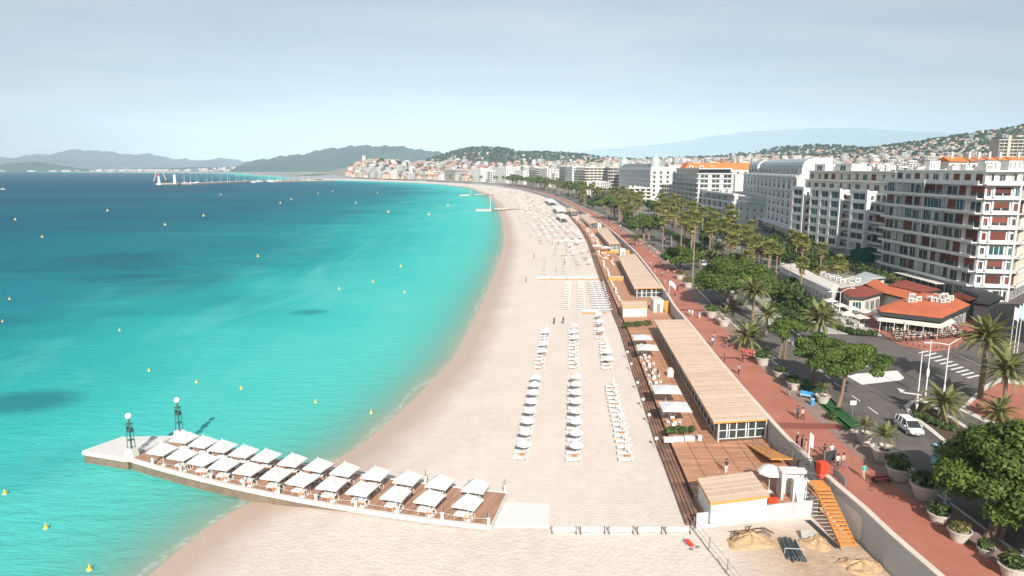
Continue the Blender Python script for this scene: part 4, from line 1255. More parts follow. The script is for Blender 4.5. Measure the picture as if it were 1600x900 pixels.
# bare white slab at the sea end
mb = MB(); mb.add([(-.25, -.15, .08), (-7.6, 2.6, .08), (-6.9, 6.9, .08), (-.25, PW, .08)] + [(-.25, -.15, -.6), (-7.6, 2.6, -.6), (-6.9, 6.9, -.6), (-.25, PW, -.6)],
                  [(3, 2, 1, 0), (4, 5, 6, 7), (0, 1, 5, 4), (1, 2, 6, 5), (2, 3, 7, 6), (3, 0, 4, 7)])
A0 = at(128, 705, PZ); A1 = at(190, 683, PZ)
inv = Matrix.Rotation(-PANG, 3, 'Z')
q0, q1 = inv @ (A0 - PA), inv @ (A1 - PA)
mb = MB()
poly = [(-.22, -.15), (-.22, PW - .1), (q1.x, q1.y), (q0.x, q0.y)]
mb.prism(poly, -.5, .05); mb.build('landing_slab', M['white_concrete'], root)
mb = MB(); mb.prism([(p[0] * .985, p[1] * .97 + .15) for p in poly], -1.9, -.505); mb.build('quay_base', M['stone'], root)

def pier(u, v, z=0.0):
    t_ = min(1, max(0, u / PL)); u += v * BOW * 4 * (1 - 2 * t_) / PL; p = PA + px_ax * u + py_ax * (v - BOW * 4 * t_ * (1 - t_))
    return Vector((p.x, p.y, PZ + z))
# lamp towers
tw = thing('lamp_tower', 'green metal lamp tower with white globe on the near corner of the pontoon end', 'lamp', pier(-.1, .55, .05), PANG)
mb = MB(); mb.hexa([(-.65, -.55, 0), (.65, -.55, 0), (.65, .55, 0), (-.65, .55, 0), (-.5, -.42, 1.1), (.5, -.42, 1.1), (.5, .42, 1.1), (-.5, .42, 1.1)]); mb.build('plinth', M['white_concrete'], tw)
mb = MB()
for a in range(4): mb.tube((.34 * (-1) ** a, .3 * (1 if a < 2 else -1), 1.1), (.2 * (-1) ** a, .18 * (1 if a < 2 else -1), 4.3), .05, .045, 6)
mb.tube((0, 0, 1.1), (0, 0, 4.9), .11, .09, 8)
for z in (2.1, 3.2, 4.2): mb.box(-.34, .34, -.30, .30, z, z + .09)
mb.build('lattice', M['metal_green'], tw)
mb = MB(); mb.box(-.5, -.2, -.1, .1, 3.4, 3.8); mb.box(.2, .5, -.1, .1, 3.4, 3.8); mb.build('floodlight', M['metal_dark'], tw)
mb = MB(); mb.lathe([(.02, 0), (.26, .08), (.38, .3), (.38, .46), (.26, .68), (.02, .76)], 14, (0, 0, 4.85)); mb.build('globe', M['globe'], tw, smooth=True)
copy_thing(tw, pier(-.1, PW - .5, .05), PANG, 'green metal lamp tower with white globe on the far corner of the pontoon end')

def lounger_parts(root, c, fat=0.12):
    mb = MB()
    mb.box(-.02, 1.22, -.33, .33, .34, .34 + fat)
    a = R(32); cs, sn = math.cos(a), math.sin(a)
    P = lambda l, h, y: (-l * cs - h * sn, y, .34 + l * sn + h * cs)
    mb.hexa([P(.78, 0, -.33), P(.015, 0, -.33), P(.015, 0, .33), P(.78, 0, .33), P(.78, fat, -.33), P(.015, fat, -.33), P(.015, fat, .33), P(.78, fat, .33)])
    mb.build('mattress', M[c], root)
    mb = MB()
    for y in (-.35, .35):
        mb.tube((-.04, y, .31), (1.24, y, .31), .025, None, 5); mb.tube((0, y, .31), (-.70 * cs, y, .31 + .70 * sn), .025, None, 5)
        mb.tube((1.05, y, .31), (1.16, y, 0), .025, None, 5); mb.tube((.1, y, .31), (-.02, y, 0), .025, None, 5); mb.tube((-.5 * cs, y, .30 + .5 * sn), (-.62, y, 0), .025, None, 5)
    mb.tube((1.24, -.35, .31), (1.24, .35, .31), .025, None, 5); mb.tube((-.62, -.35, .02), (-.62, .35, .02), .025, None, 5)
    mb.build('frame', M['metal_white'], root)
    mb = MB(); mb.hexa([P(.76, fat + .005, -.26), P(.52, fat + .005, -.26), P(.52, fat + .005, .26), P(.76, fat + .005, .26), P(.74, fat + .07, -.25), P(.54, fat + .07, -.25), P(.54, fat + .07, .25), P(.74, fat + .07, .25)])
    mb.build('pillow', M['fabric'], root)
lg = thing('sun_lounger', '', 'sun lounger'); lounger_parts(lg, 'fabric'); LOUNGER = Proto(lg)
def square_parasol(name='square_parasol', s=1.25, h=1.95, rise=1.0, m='canvas'):
    t = thing(name, '', 'parasol')
    mb = MB(); mb.tube((0, 0, 0), (0, 0, h + rise), .028, None, 6); mb.lathe([(.3, 0), (.3, .06), (.1, .12)], 10); mb.build('pole', M['metal_white'], t)
    mb = MB(); c = [(-s, -s, h), (s, -s, h), (s, s, h), (-s, s, h)]; mid = [(0, -s, h - .0), (s, 0, h), (0, s, h), (-s, 0, h)]
    ap = (0, 0, h + rise)
    for i in range(4):
        a, b = c[i], c[(i + 1) % 4]
        m_ = tuple((a[k] + b[k]) / 2 for k in range(2)) + (h + .03,)
        q = tuple((m_[k] * .5) for k in range(2)) + (h + rise * .46,)
        qa = tuple(a[k] * .5 for k in range(2)) + (h + rise * .53,); qb = tuple(b[k] * .5 for k in range(2)) + (h + rise * .53,)
        mb.add([a, m_, b, qb, q, qa, ap], [(0, 1, 4, 5), (1, 2, 3, 4), (5, 4, 6), (4, 3, 6)])
        mb.add([a, m_, b, (b[0], b[1], h - .12), (m_[0], m_[1], h - .09), (a[0], a[1], h - .12)], [(0, 5, 4, 1), (1, 4, 3, 2)])
    cp = mb.build('canopy', M[m], t)
    mb = MB(); mb.lathe([(.05, 0), (.05, .08), (.012, .14)], 8, (0, 0, h + rise - .01)); mb.build('finial', M['white'], cp)
    mb = MB()
    for x, y, z in c: mb.tube((x * .97, y * .97, h - .02), (0, 0, h + rise - .06), .014, None, 4)
    stuff(mb.build('ribs', M['metal_grey'], cp))
    return t
SQ = Proto(square_parasol())
st = thing('side_table', '', 'side table')
mb = MB(); mb.box(-.28, .28, -.28, .28, .40, .45); mb.build('top', M['orange'], st)
mb = MB()
for a in (-.22, .22):
    for b in (-.22, .22): mb.tube((a, b, 0), (a, b, .40), .02, None, 5)
stuff(mb.build('legs', M['metal_white'], st))
TABLE = Proto(st)
BACK = [(285, 682), (320, 689), (353, 694), (388, 702), (418, 708), (458, 717), (497, 724), (538, 730), (583, 738), (637, 748), (688, 754), (741, 761)]
FRONT = [(250, 699), (289, 708), (323, 715), (357, 719), (393, 730), (432, 738), (473, 745), (513, 753), (562, 762), (615, 771), (672, 779), (728, 786)]
def pier_uv(px, py, z):
    p = at(px, py, z) - PA
    t_ = min(1, max(0, p.dot(px_ax) / PL)); v_ = p.dot(py_ax) + BOW * 4 * t_ * (1 - t_); return p.dot(px_ax) - v_ * BOW * 4 * (1 - 2 * t_) / PL, v_
for row, lst in (('far', BACK), ('near', FRONT)):
    us = [pier_uv(a, b, PZ + 2.2)[0] for a, b in lst]; v = float(np.mean([pier_uv(a, b, PZ + 2.2)[1] for a, b in lst]))
    # even out the measured places
    fit = np.polyfit(range(12), us, 2)
    for i in range(12):
        u = float(np.polyval(fit, i)) + rnd.uniform(-.12, .12)
        SQ.put(pier(u, v + rnd.uniform(-.08, .08)), PANG + R(2) + rnd.uniform(-.06, .06), 'white square parasol, %s from the sea end in the %s row on the pontoon' % (ORD[i], row), 'square parasols on the pontoon')
        if row == 'near' and i == 0: continue
        first = i == 0
        for s_, nm in ((-.62, 'near'), (.72, 'far')):
            LOUNGER.put(pier(u - .25 + rnd.uniform(-.1, .1), max(v - .1 + s_ * 1.0, 1.0)), PANG + math.pi + rnd.uniform(-.07, .07),
                        'white pontoon lounger at the %s side of the %s parasol in the %s row' % (nm, ORD[i], row), 'sun loungers on the pontoon')
        TABLE.put(pier(u - .1, v - .05), PANG, 'orange topped side table between loungers at the %s parasol of the %s pontoon row' % (ORD[i], row), 'side tables on the pontoon')
mb = MB(); mb.box(-.35, .35, -.55, .55, 0, .25, 0); mb.box(-.32, .32, -.5, .0, .255, .45, 1); mb.box(-.3, .3, .1, .5, .255, .4, 2)
t = thing('towel_heap', 'heap of blue and red towels beside the last far parasol of the pontoon', 'towels', pier(PL - 3.4, PW * .55), PANG)
mb.build('towel', [M['blue'], M['blue'], M['pink']], t)
# white mat of boards at the foot of the pontoon, low white barriers
mb = MB(); q = [at(781, 784, .16), at(860, 787, .16), at(857, 822, .16), at(770, 822, .16)]
mb.prism([(p.x, p.y) for p in q[::-1]], .02, .16)
tag(mb.build('walkway_mat', M['white']), 'white mat laid on the sand at the landward foot of the pontoon', 'mat')
bar = thing('low_barrier', '', 'barrier')
mb = MB(); mb.box(-1.28, 1.28, -.05, .05, .12, .58); mb.build('panel', M['white'], bar)
for x in (-1.2, 1.2):
    mb = MB(); mb.box(x - .05, x + .05, -.09, .09, 0, .62); mb.box(x - .05, x + .05, -.4, .4, 0, .06); mb.build('post', M['metal_dark'], bar)
BAR = Proto(bar)
a, b = at(859, 829, .2), at(1081, 829, .2)
nb = int((b - a).length / 2.75)
for i in range(nb):
    p = a.lerp(b, (i + .5) / nb); BAR.put((p.x, p.y, 0), rnd.uniform(-.03, .03), '%s white low barrier panel from the pontoon mat along the sand' % ORD[i], 'low barriers across the sand')

# ---------------------------------------------------------------- beach rows
def round_parasol(open_=True):
    t = thing('round_parasol' if open_ else 'closed_parasol', '', 'parasol')
    mb = MB(); mb.tube((0, 0, 0), (0, 0, 2.45), .025, None, 6); mb.build('pole', M['metal_white'], t)
    n_ = 16; mb = MB()
    if open_:
        for ring in ((1.12, 1.92, .72, 2.26), (.72, 2.26, .3, 2.43), (.3, 2.43, .001, 2.48)):
            r0, z0, r1, z1 = ring
            for i in range(n_):
                a0, a1 = 2 * math.pi * i / n_, 2 * math.pi * (i + 1) / n_
                k0 = 1 if i % 2 == 0 else .955; k1 = .955 if i % 2 == 0 else 1
                d0 = 0 if i % 2 == 0 else .03; d1 = .03 - d0
                mb.quad((r0 * k0 * math.cos(a0), r0 * k0 * math.sin(a0), z0 + d0), (r0 * k1 * math.cos(a1), r0 * k1 * math.sin(a1), z0 + d1), (r1 * k1 * math.cos(a1), r1 * k1 * math.sin(a1), z1 + d1 * .5), (r1 * k0 * math.cos(a0), r1 * k0 * math.sin(a0), z1 + d0 * .5))
        for i in range(n_):
            a0, a1 = 2 * math.pi * i / n_, 2 * math.pi * (i + 1) / n_
            k0 = 1 if i % 2 == 0 else .955; k1 = .955 if i % 2 == 0 else 1
            mb.quad((1.12 * k0 * math.cos(a0), 1.12 * k0 * math.sin(a0), 1.93), (1.12 * k1 * math.cos(a1), 1.12 * k1 * math.sin(a1), 1.93), (1.12 * k1 * math.cos(a1), 1.12 * k1 * math.sin(a1), 1.80), (1.12 * k0 * math.cos(a0), 1.12 * k0 * math.sin(a0), 1.80))
        mb.build('canopy', M['canvas'], t)
        mb = MB()
        for i in range(8): mb.tube((1.1 * math.cos(i * math.pi / 4), 1.1 * math.sin(i * math.pi / 4), 1.90), (0, 0, 2.42), .01, None, 4)
        stuff(mb.build('ribs', M['metal_grey'], t))
    else:
        mb.lathe([(.10, .95), (.16, 1.1), (.12, 1.7), (.07, 2.2), (.02, 2.5)], 8); mb.build('folded_canopy', M['canvas'], t)
    mb = MB(); mb.lathe([(.28, 0), (.28, .06), (.06, .1)], 10); mb.build('base', M['white'], t)
    return t
RP = Proto(round_parasol()); CP = Proto(round_parasol(False))
bl = thing('beach_lounger', '', 'sun lounger'); lounger_parts(bl, 'fabric', .13); BL = Proto(bl)
ol = thing('striped_lounger', '', 'sun lounger'); lounger_parts(ol, 'cream_fabric', .09)
bl_side = {'left': 'seaward', 'mid': 'middle', 'right': 'landward'}
def beach_row(px0, py0, px1, py1, n, which, block, closed=0.0, every=2, start=0, proto=None, w=2.0, kind='parasol'):
    """one row of loungers running away from the sea wall; parasol between each pair"""
    a, b = at(px0, py0, .3), at(px1, py1, .3)
    d = b - a; ang = math.atan2(d.y, d.x)
    for i in range(n):
        p = a.lerp(b, i / (n - 1)); p.z = 0
        o = (proto or BL).put((p.x + rnd.uniform(-.08, .08) + .35, p.y, .02), rnd.uniform(-.04, .04) + math.pi,
            'white lounger, %s from near end of the %s row, %s beach block' % (ORD[i], which, block), '%s loungers in the %s block' % (which, block))
        if i % every == start and kind:
            q = a.lerp(b, (i + .5) / (n - 1))
            shut = rnd.random() < closed
            (CP if shut else RP).put((q.x + .45, q.y + .15, 0), rnd.uniform(0, 3), sc=.9, label=
                '%s white round parasol, %s from near end of the %s row, %s block' % ('closed' if shut else 'open', ORD[i // every], which, block), group='%s parasols in the %s block' % (which, block))
        if i % every == start and (i == 0 or rnd.random() < .35):
            q = a.lerp(b, (i + .5) / (n - 1))
            TABLE.put((q.x + .3, q.y - .05, 0), 0, 'orange table by the %s parasol of the %s row, %s beach block' % (ORD[i // every], which, block), 'orange tables on the beach')
beach_row(812, 716, 833, 605, 15, 'seaward', 'front')
beach_row(895, 718, 896, 604, 15, 'middle', 'front', .15)
beach_row(978, 718, 954, 604, 16, 'landward', 'front', 1.0)
beach_row(842, 574, 851, 516, 12, 'seaward', 'second', .5)
beach_row(896, 574, 894, 516, 12, 'middle', 'second', .45)
beach_row(948, 575, 943, 537, 8, 'landward', 'second', .55)
beach_row(936, 528, 932, 497, 6, 'landward', 'third', .0)

# ---------------------------------------------------------------- far part of the beach
def lounger_small(c):
    mb = MB(); mb.box(-.02, 1.25, -.32, .32, .2, .36, 0); mb.hexa([(-.65, -.32, .55), (-.02, -.32, .2), (-.02, .32, .2), (-.65, .32, .55), (-.65, -.32, .68), (-.02, -.32, .36), (-.02, .32, .36), (-.65, .32, .68)], 0)
    mb.box(-.5, 1.2, -.36, -.321, .1, .3, 1); mb.box(-.5, 1.2, .321, .36, .1, .3, 1); mb.box(.9, 1.0, -.3, .3, 0, .2, 1); mb.box(-.3, -.2, -.3, .3, 0, .2, 1)
    return mb.mesh('sun_lounger', [M[c], M['metal_grey']])
M['dull_fabric'] = plain('taupe_fabric', (0.30, 0.255, 0.215), .9, .1, 2)
SL = {c: lounger_small(c) for c in ('fabric', 'cream_fabric', 'dull_fabric')}
def striped_row(px0, py0, px1, py1, n, lb, c='cream_fabric', grp=None):
    a, b = at(px0, py0, .3), at(px1, py1, .3)
    for i in range(n):
        p = a.lerp(b, i / (n - 1))
        if (px0, i) == (885, 0):
            ST.put((p.x, p.y, 0.02), math.pi, 'striped cream lounger, nearest of the %s' % lb, grp); continue
        o = ST.put((p.x + rnd.uniform(-.1, .1), p.y, 0.02), math.pi + rnd.uniform(-.05, .05), 'striped cream lounger, %s from near end of the %s' % (ORD[i], lb), grp)
ST = Proto(ol)
striped_row(885, 482, 889, 441, 17, 'seaward striped row', grp='striped loungers')
striped_row(910, 482, 909, 441, 17, 'landward striped row', grp='striped loungers')
def far_lounger(x, y, c, ang, lb, grp):
    o = link('sun_lounger', SL[c], None, (x, y, .02), ang); tag(o, lb, 'sun lounger', grp); return o
def small_row(px0, py0, px1, py1, n, lb, c='fabric'):
    a, b = at(px0, py0, .3), at(px1, py1, .3)
    for i in range(n):
        p = a.lerp(b, i / (n - 1)); far_lounger(p.x + rnd.uniform(-.15, .15), p.y, c, math.pi + rnd.uniform(-.08, .08), '%s lounger of the %s' % (ORD[i], lb), lb)
for k, (x, lb) in enumerate(((928, 'crowded landward column'), (937, 'second crowded column by the boardwalk'), (946, 'third crowded column by the boardwalk'))):
    small_row(x + 6, 484, x - 6, 441, 14, lb)
small_row(852, 430, 853, 401, 11, 'seaward row beyond the orange walkway'); small_row(882, 430, 883, 402, 11, 'middle row beyond the orange walkway')
small_row(868, 398, 871, 382, 9, 'dark seaward pair row', 'cream_fabric'); small_row(886, 398, 887, 381, 9, 'dark middle pair row', 'cream_fabric')
PAR_SMALL = None
mb = MB(); mb.tube((0, 0, 0), (0, 0, 2.4), .03, None, 5, 1); mb.lathe([(1.2, 1.9), (.7, 2.25), (.02, 2.5)], 9); PAR_SMALL = mb.mesh('beach_parasol', [M['canvas'], M['metal_white']])
bm_ = MB()
rg = random.Random(5)
cnt = 0
far_items = []
for i in range(620):
    y = 250 * math.exp(rg.random() ** .8 * math.log(1350 / 250))
    f = rg.betavariate(2.2, 1.5)
    s, p = float(sho_x(y)), float(par_x(y)) - 16
    if y < 330 and f < .55: continue
    x = s + 14 + (p - s - 14) * f
    x = s + 14 + round((x - s - 14) / 4.2) * 4.2
    far_items.append((x, y))
for x, y in sorted(far_items, key=lambda q: q[1]):
    cnt += 1
    if cnt < 190:
        if rg.random() < .22:
            o = link('beach_parasol', PAR_SMALL, None, (x, y, 0)); tag(o, 'small white parasol among the crowded loungers of the far beach', 'parasol', 'parasols of the far beach')
        else:
            far_lounger(x, y, rg.choice(['fabric', 'cream_fabric', 'dull_fabric']), math.pi + rg.uniform(-.2, .2), 'small lounger in the crowded far beach beyond the orange walkway', 'loungers of the far beach')
    else:
        me = PAR_SMALL if rg.random() < .25 else SL['cream_fabric']
        k = 1.15
        bm_.add([(x + v.co.x * k, y + v.co.y * k, v.co.z) for v in me.vertices], [tuple(q.vertices) for q in me.polygons], 0 if rg.random() < .6 else 1)
stuff(bm_.build('distant_beach_furniture', [M['cream_fabric'], M['dull_fabric']]))
for (x0, x1, y, lb) in ((840, 946, 436, 'long orange wooden walkway laid across the sand between striped rows'), (910, 950, 489, 'short orange walkway by the boardwalk below the crowded columns'), (868, 925, 378, 'narrow far walkway across the sand')):
    a, b = at(x0, y, .12), at(x1, y - 1, .12)
    w = thing('wooden_walkway', lb, 'walkway', (a.x, a.y, 0)); L = b.x - a.x
    mb = MB(); 
    for k in range(int(L / 1.5)): mb.box(k * 1.5, k * 1.5 + 1.42, -.8, .8, .05, .16)
    mb.build('boards', M['orange_wood'], w)
    mb = MB()
    for k in range(int(L / 5)): mb.box(k * 5, k * 5 + 4.2, .9, .98, .1, .8)
    mb.build('windbreak', M['fabric'], w)
    mb = MB()
    for k in range(int(L / 5) + 1): mb.box(k * 5 - .4, k * 5 - .34, .9, .98, 0, 1.0)
    stuff(mb.build('posts', M['metal_white'], w))

# ---------------------------------------------------------------- boardwalk, decks, retaining wall
BW_PX = [(1072, 817), (1041.6, 734), (1025.7, 694), (1011, 647.6), (996.8, 604), (986.6, 575), (969, 517.6), (953, 480), (943, 452), (930, 415), (917, 377), (905, 356), (885, 333)]
_bp = [at(a, b, .35) for a, b in BW_PX]
_by = np.array([p.y for p in _bp]); _bx = np.array([p.x for p in _bp])
def bw_x(y): return float(np.interp(y, _by, _bx))
BY0, BY1 = float(_by[0]), 520.0
walk = thing('boardwalk', 'dark narrow boardwalk of lengthwise planks along the landward edge of the sand', 'boardwalk', (0, 0, 0))
yy = np.exp(np.linspace(math.log(BY0), math.log(BY1), 70))
for k in range(4):
    mb = MB(); w0, w1 = k * .42, k * .42 + .34
    for i in range(len(yy) - 1):
        a, b = float(yy[i]), float(yy[i + 1])
        xa, xb = bw_x(a), bw_x(b)
        mb.hexa([(xa + w0, a, .1), (xa + w1, a, .1), (xb + w1, b, .1), (xb + w0, b, .1), (xa + w0, a, .40), (xa + w1, a, .40), (xb + w1, b, .40), (xb + w0, b, .40)])
    mb.build('plank', M['walk'], walk)
# lamp balls along it
lp = thing('bollard_lamp', '', 'lamp')
mb = MB(); mb.tube((0, 0, 0), (0, 0, .95), .05, .04, 6); mb.build('post', M['metal_grey'], lp)
mb = MB(); mb.lathe([(.02, 0), (.2, .1), (.25, .25), (.2, .4), (.02, .5)], 12, (0, 0, .93)); mb.build('globe', M['globe'], lp, smooth=True)
LP = Proto(lp)
for i, (px, py) in enumerate(((1025, 698), (1014, 660), (1004.5, 635), (996, 608), (986, 578), (980, 559))):
    p = at(px, py, .4); LP.put((p.x, p.y, .35), 0, 'white ball lamp on short post, %s along the boardwalk from the near end' % ORD[i], 'ball lamps along the boardwalk')
# deck: panels with seams, from the boardwalk to the wall
DZ = .8
deck = thing('timber_deck', 'red-brown timber deck of long panels between boardwalk and promenade wall', 'deck', (0, 0, 0))
def wall_x(y): return float(par_x(y)) - .05
_h0, _h1 = at(1087, 827, 0), at(1275, 805, 0)
def hy(x): return _h0.y + (_h1.y - _h0.y) * (x - _h0.x) / (_h1.x - _h0.x) + .35
ycut = [66.5, 75, 84, 96, 110, 126, 146, 170, 200, 240, 290, 360, 450]
for j in range(len(ycut) - 1):
    y0, y1 = ycut[j], ycut[j + 1]
    nc = 6 if j < 6 else 2
    for i in range(nc):
        g = .03
        def q(u, y): return bw_x(y) + 1.75 + (wall_x(y) - bw_x(y) - 1.75) * u
        pts = [(q(i / nc, y0 + g) + g, y0 + g), (q((i + 1) / nc, y0 + g) - g, y0 + g), (q((i + 1) / nc, y1 - g) - g, y1 - g), (q(i / nc, y1 - g) + g, y1 - g)]
        if j == 0 and i == 0: pass
        if j == 0: pts[0] = (pts[0][0], hy(pts[0][0])); pts[1] = (pts[1][0], hy(pts[1][0]))
        mb = MB(); mb.prism(pts, DZ - .12, DZ); mb.build('deck_panel', M['deck'], deck)
mb = MB()
for i in range(len(yy) - 1):
    a, b = float(yy[i]), float(yy[i + 1])
    if b > 450: break
    if a < 70: continue
    mb.quad((bw_x(a) + 1.72, a, 0), (wall_x(a) - .1, a, .02), (wall_x(b) - .1, b, .02), (bw_x(b) + 1.72, b, 0))
    mb.quad((bw_x(a) + 1.7, a, 0), (bw_x(b) + 1.7, b, 0), (bw_x(b) + 1.7, b, DZ - .15), (bw_x(a) + 1.7, a, DZ - .15))
mb.build('underframe', M['dark_wood'], deck)
# retaining wall and parapet
wl_ = thing('retaining_wall', 'pale retaining wall with stone coping between beach decks and red promenade', 'wall', (0, 0, 0))
yw = np.exp(np.linspace(math.log(22), math.log(1450), 110))
mb = MB(); cp = MB()
for i in range(len(yw) - 1):
    a, b = float(yw[i]), float(yw[i + 1])
    A, B = off(a, 0)[:2], off(b, 0)[:2]
    A2, B2 = off(a, .45)[:2], off(b, .45)[:2]
    mb.hexa([(*A, -.4), (*A2, -.4), (*B2, -.4), (*B, -.4), (*A, 3.45), (*A2, 3.45), (*B2, 3.45), (*B, 3.45)])
    A, B = off(a, -.08)[:2], off(b, -.08)[:2]; A2, B2 = off(a, .52)[:2], off(b, .52)[:2]
    cp.hexa([(*A, 3.452), (*A2, 3.452), (*B2, 3.452), (*B, 3.452), (*A, 3.6), (*A2, 3.6), (*B2, 3.6), (*B, 3.6)])
mb.build('wall', M['grey_wall'], wl_); cp.build('coping', M['coping'], wl_)

def pavilion(label, c, zt, h, front_doors=True, side_bays=14, cat='pavilion', battens=True, group=None):
    """low beach restaurant: pale slatted flat roof, orange fascia, glazed white frames. c: far-left, far-right, near-right, near-left corners"""
    O = c[3]
    t = thing('beach_pavilion', label, cat, (O.x, O.y, DZ), group=group)
    P = [(p.x - O.x, p.y - O.y) for p in c]           # BL BR FR FL
    z1 = zt - DZ
    ins = lambda a, b, k: (a[0] + (b[0] - a[0]) * k, a[1] + (b[1] - a[1]) * k)
    mb = MB(); mb.prism([P[0], P[3], P[2], P[1]], z1 - .30, z1 - .06); mb.build('fascia', M['orange_wood'], t)
    L = (Vector(P[0]) - Vector(P[3])).length
    if battens:
        n_ = int(min(L / .26, 300)); mb = MB(); rr_ = random.Random(3)
        for i in range(n_):
            k0, k1 = i / n_, (i + .82) / n_
            a, b, c2, d = ins(P[3], P[0], k0), ins(P[2], P[1], k0), ins(P[2], P[1], k1), ins(P[3], P[0], k1)
            z = z1 + rr_.uniform(-.012, .012)
            mb.hexa([(*a, z1 - .058), (*b, z1 - .058), (*c2, z1 - .058), (*d, z1 - .058), (*a, z), (*b, z), (*c2, z), (*d, z)], rr_.randrange(3))
        stuff(mb.build('roof_slats', [M['batten'], M['batten2'], M['batten3']], t))
    else:
        mb = MB(); mb.prism([P[0], P[3], P[2], P[1]], z1 - .058, z1); mb.build('roof', M['batten'], t)
    # glazed sides: sea side and near end
    for p, q, nb, doors in ((ins(P[0], P[1], .10), ins(P[3], P[2], .10), side_bays, False), (ins(ins(P[3], P[2], .10), P[0], .012), ins(P[2], P[0], .012), 5, front_doors)):
        d = Vector((q[0] - p[0], q[1] - p[1])); LL = d.length; d.normalize()
        mb = MB(); mb.wallbox(p, q, .05, .02, z1 - .32, 0, 0); g = mb.build('glazing', M['glass'], t)
        fr_ = MB(); X = lambda u: (p[0] + d.x * u, p[1] + d.y * u)
        for i in range(nb + 1): fr_.wallbox(X(max(0, i * LL / nb - .07)), X(min(LL, i * LL / nb + .07)), .16, .0, z1 - .33, 0, .06)
        for zz in (.05, z1 * .42, z1 - .50): fr_.wallbox(X(0), X(LL), .10, zz, zz + .09, 0, .04)
        if doors:
            for i in (1, 3): fr_.wallbox(X(i * LL / nb + .3), X(i * LL / nb + .4), .12, 0, z1 - .5, 0, .05)
        fr_.build('frame', M['metal_white'], t)
    mb = MB(); mb.wallbox(ins(P[1], P[0], .02), ins(P[2], P[3], .02), .1, 0, z1 - .32, 0, 0); mb.wallbox(ins(P[0], P[1], .1), P[1], .1, 0, z1 - .32, 0, 0); mb.build('back_wall', M['white'], t)
    mb = MB(); mb.prism([ins(P[0], P[1], .12), ins(P[3], P[2], .12), ins(P[2], P[3], .05), ins(P[1], P[0], .05)], .01, .03); mb.build('floor', M['dark_wood'], t)
    return t
M['batten2'] = plain('tan_batten', (0.515, 0.375, 0.275), .7, .16, .9); M['batten3'] = plain('light_batten', (0.61, 0.465, 0.36), .7, .14, .9)
ZR = 3.6
PV = lambda pts, z=ZR: [at(a, b, z) for a, b in pts]
pv1 = PV([(1021.8, 499.6), (1070, 499), (1199.5, 654), (1115, 659)])
pavilion('longest beach pavilion with pale slatted roof and glazed white front, nearest the kiosk', pv1, ZR, 2.8, True, 26)
pavilion('beach pavilion with pale slatted roof above a terrace of white chairs, second from near', PV([(965, 399.5), (992, 396), (1034, 449), (991, 450)]), ZR, 2.8, True, 16)
pavilion('beach pavilion with pale slatted roof behind two white parasols, third from near', PV([(930.8, 357.5), (948, 355), (969, 380.5), (952, 381)]), ZR, 2.8, True, 12)
pavilion('small far beach pavilion with pale slatted roof, fourth from near', PV([(904, 335.5), (919, 334), (936, 347.4), (920, 349.5)]), ZR, 2.8, True, 10)
pavilion('tiny far beach pavilion beside the white tents, farthest of the five', PV([(884, 325.5), (894, 324), (904, 329.5), (892, 331)]), ZR, 2.8, True, 6, battens=False)
def kiosk(label, c, zt, m2=None):
    O = c[3]; t = thing('kiosk', label, 'kiosk', (O.x, O.y, DZ)); P = [(p.x - O.x, p.y - O.y) for p in c]; z1 = zt - DZ
    i4 = inset(P, .22); mb = MB(); mb.prism([i4[0], i4[3], i4[2], i4[1]], 0, z1 - .36); w = mb.build('wall', M['white'], t)
    mb = MB(); mb.prism([P[0], P[3], P[2], P[1]], z1 - .36, z1 - .05); mb.build('fascia', M['orange_wood'], t)
    ins = lambda a, b, k: (a[0] + (b[0] - a[0]) * k, a[1] + (b[1] - a[1]) * k)
    n_ = int(math.dist(P[0], P[3]) / .24); mb = MB(); rr_ = random.Random(8)
    for i in range(n_):
        k0, k1 = i / n_, (i + .84) / n_
        a, b, c2, d = ins(P[3], P[0], k0), ins(P[2], P[1], k0), ins(P[2], P[1], k1), ins(P[3], P[0], k1); z = z1 + rr_.uniform(-.01, .01)
        mb.hexa([(*a, z1 - .048), (*b, z1 - .048), (*c2, z1 - .048), (*d, z1 - .048), (*a, z), (*b, z), (*c2, z), (*d, z)], rr_.randrange(3))
    stuff(mb.build('roof_slats', [M['batten'], M['batten2'], M['batten3']], t))
    p, q = i4[3], i4[2]
    d = Vector((q[0] - p[0], q[1] - p[1])); LL = d.length; d.normalize()
    for k in range(2):
        mb = MB(); a = (p[0] + d.x * (LL * (k * .5 + .02)), p[1] + d.y * (LL * (k * .5 + .02))); b = (p[0] + d.x * LL * (k * .5 + .48), p[1] + d.y * LL * (k * .5 + .48))
        mb.wallbox(a, b, .04, .15, z1 - .45, 0, .04); mb.build('shutter_panel', M['white'], t)
    return t
kiosk('white beach kiosk with slatted tan roof and orange fascia, behind the white hoarding', PV([(1089, 746.7), (1174.7, 736), (1202.7, 773), (1110, 785)], 3.2), 3.2)
kiosk('white kiosk with two blank shutter panels between the first and second pavilion', PV([(971, 470), (1010, 470), (1012, 479), (973, 480)], 3.2), 3.2)
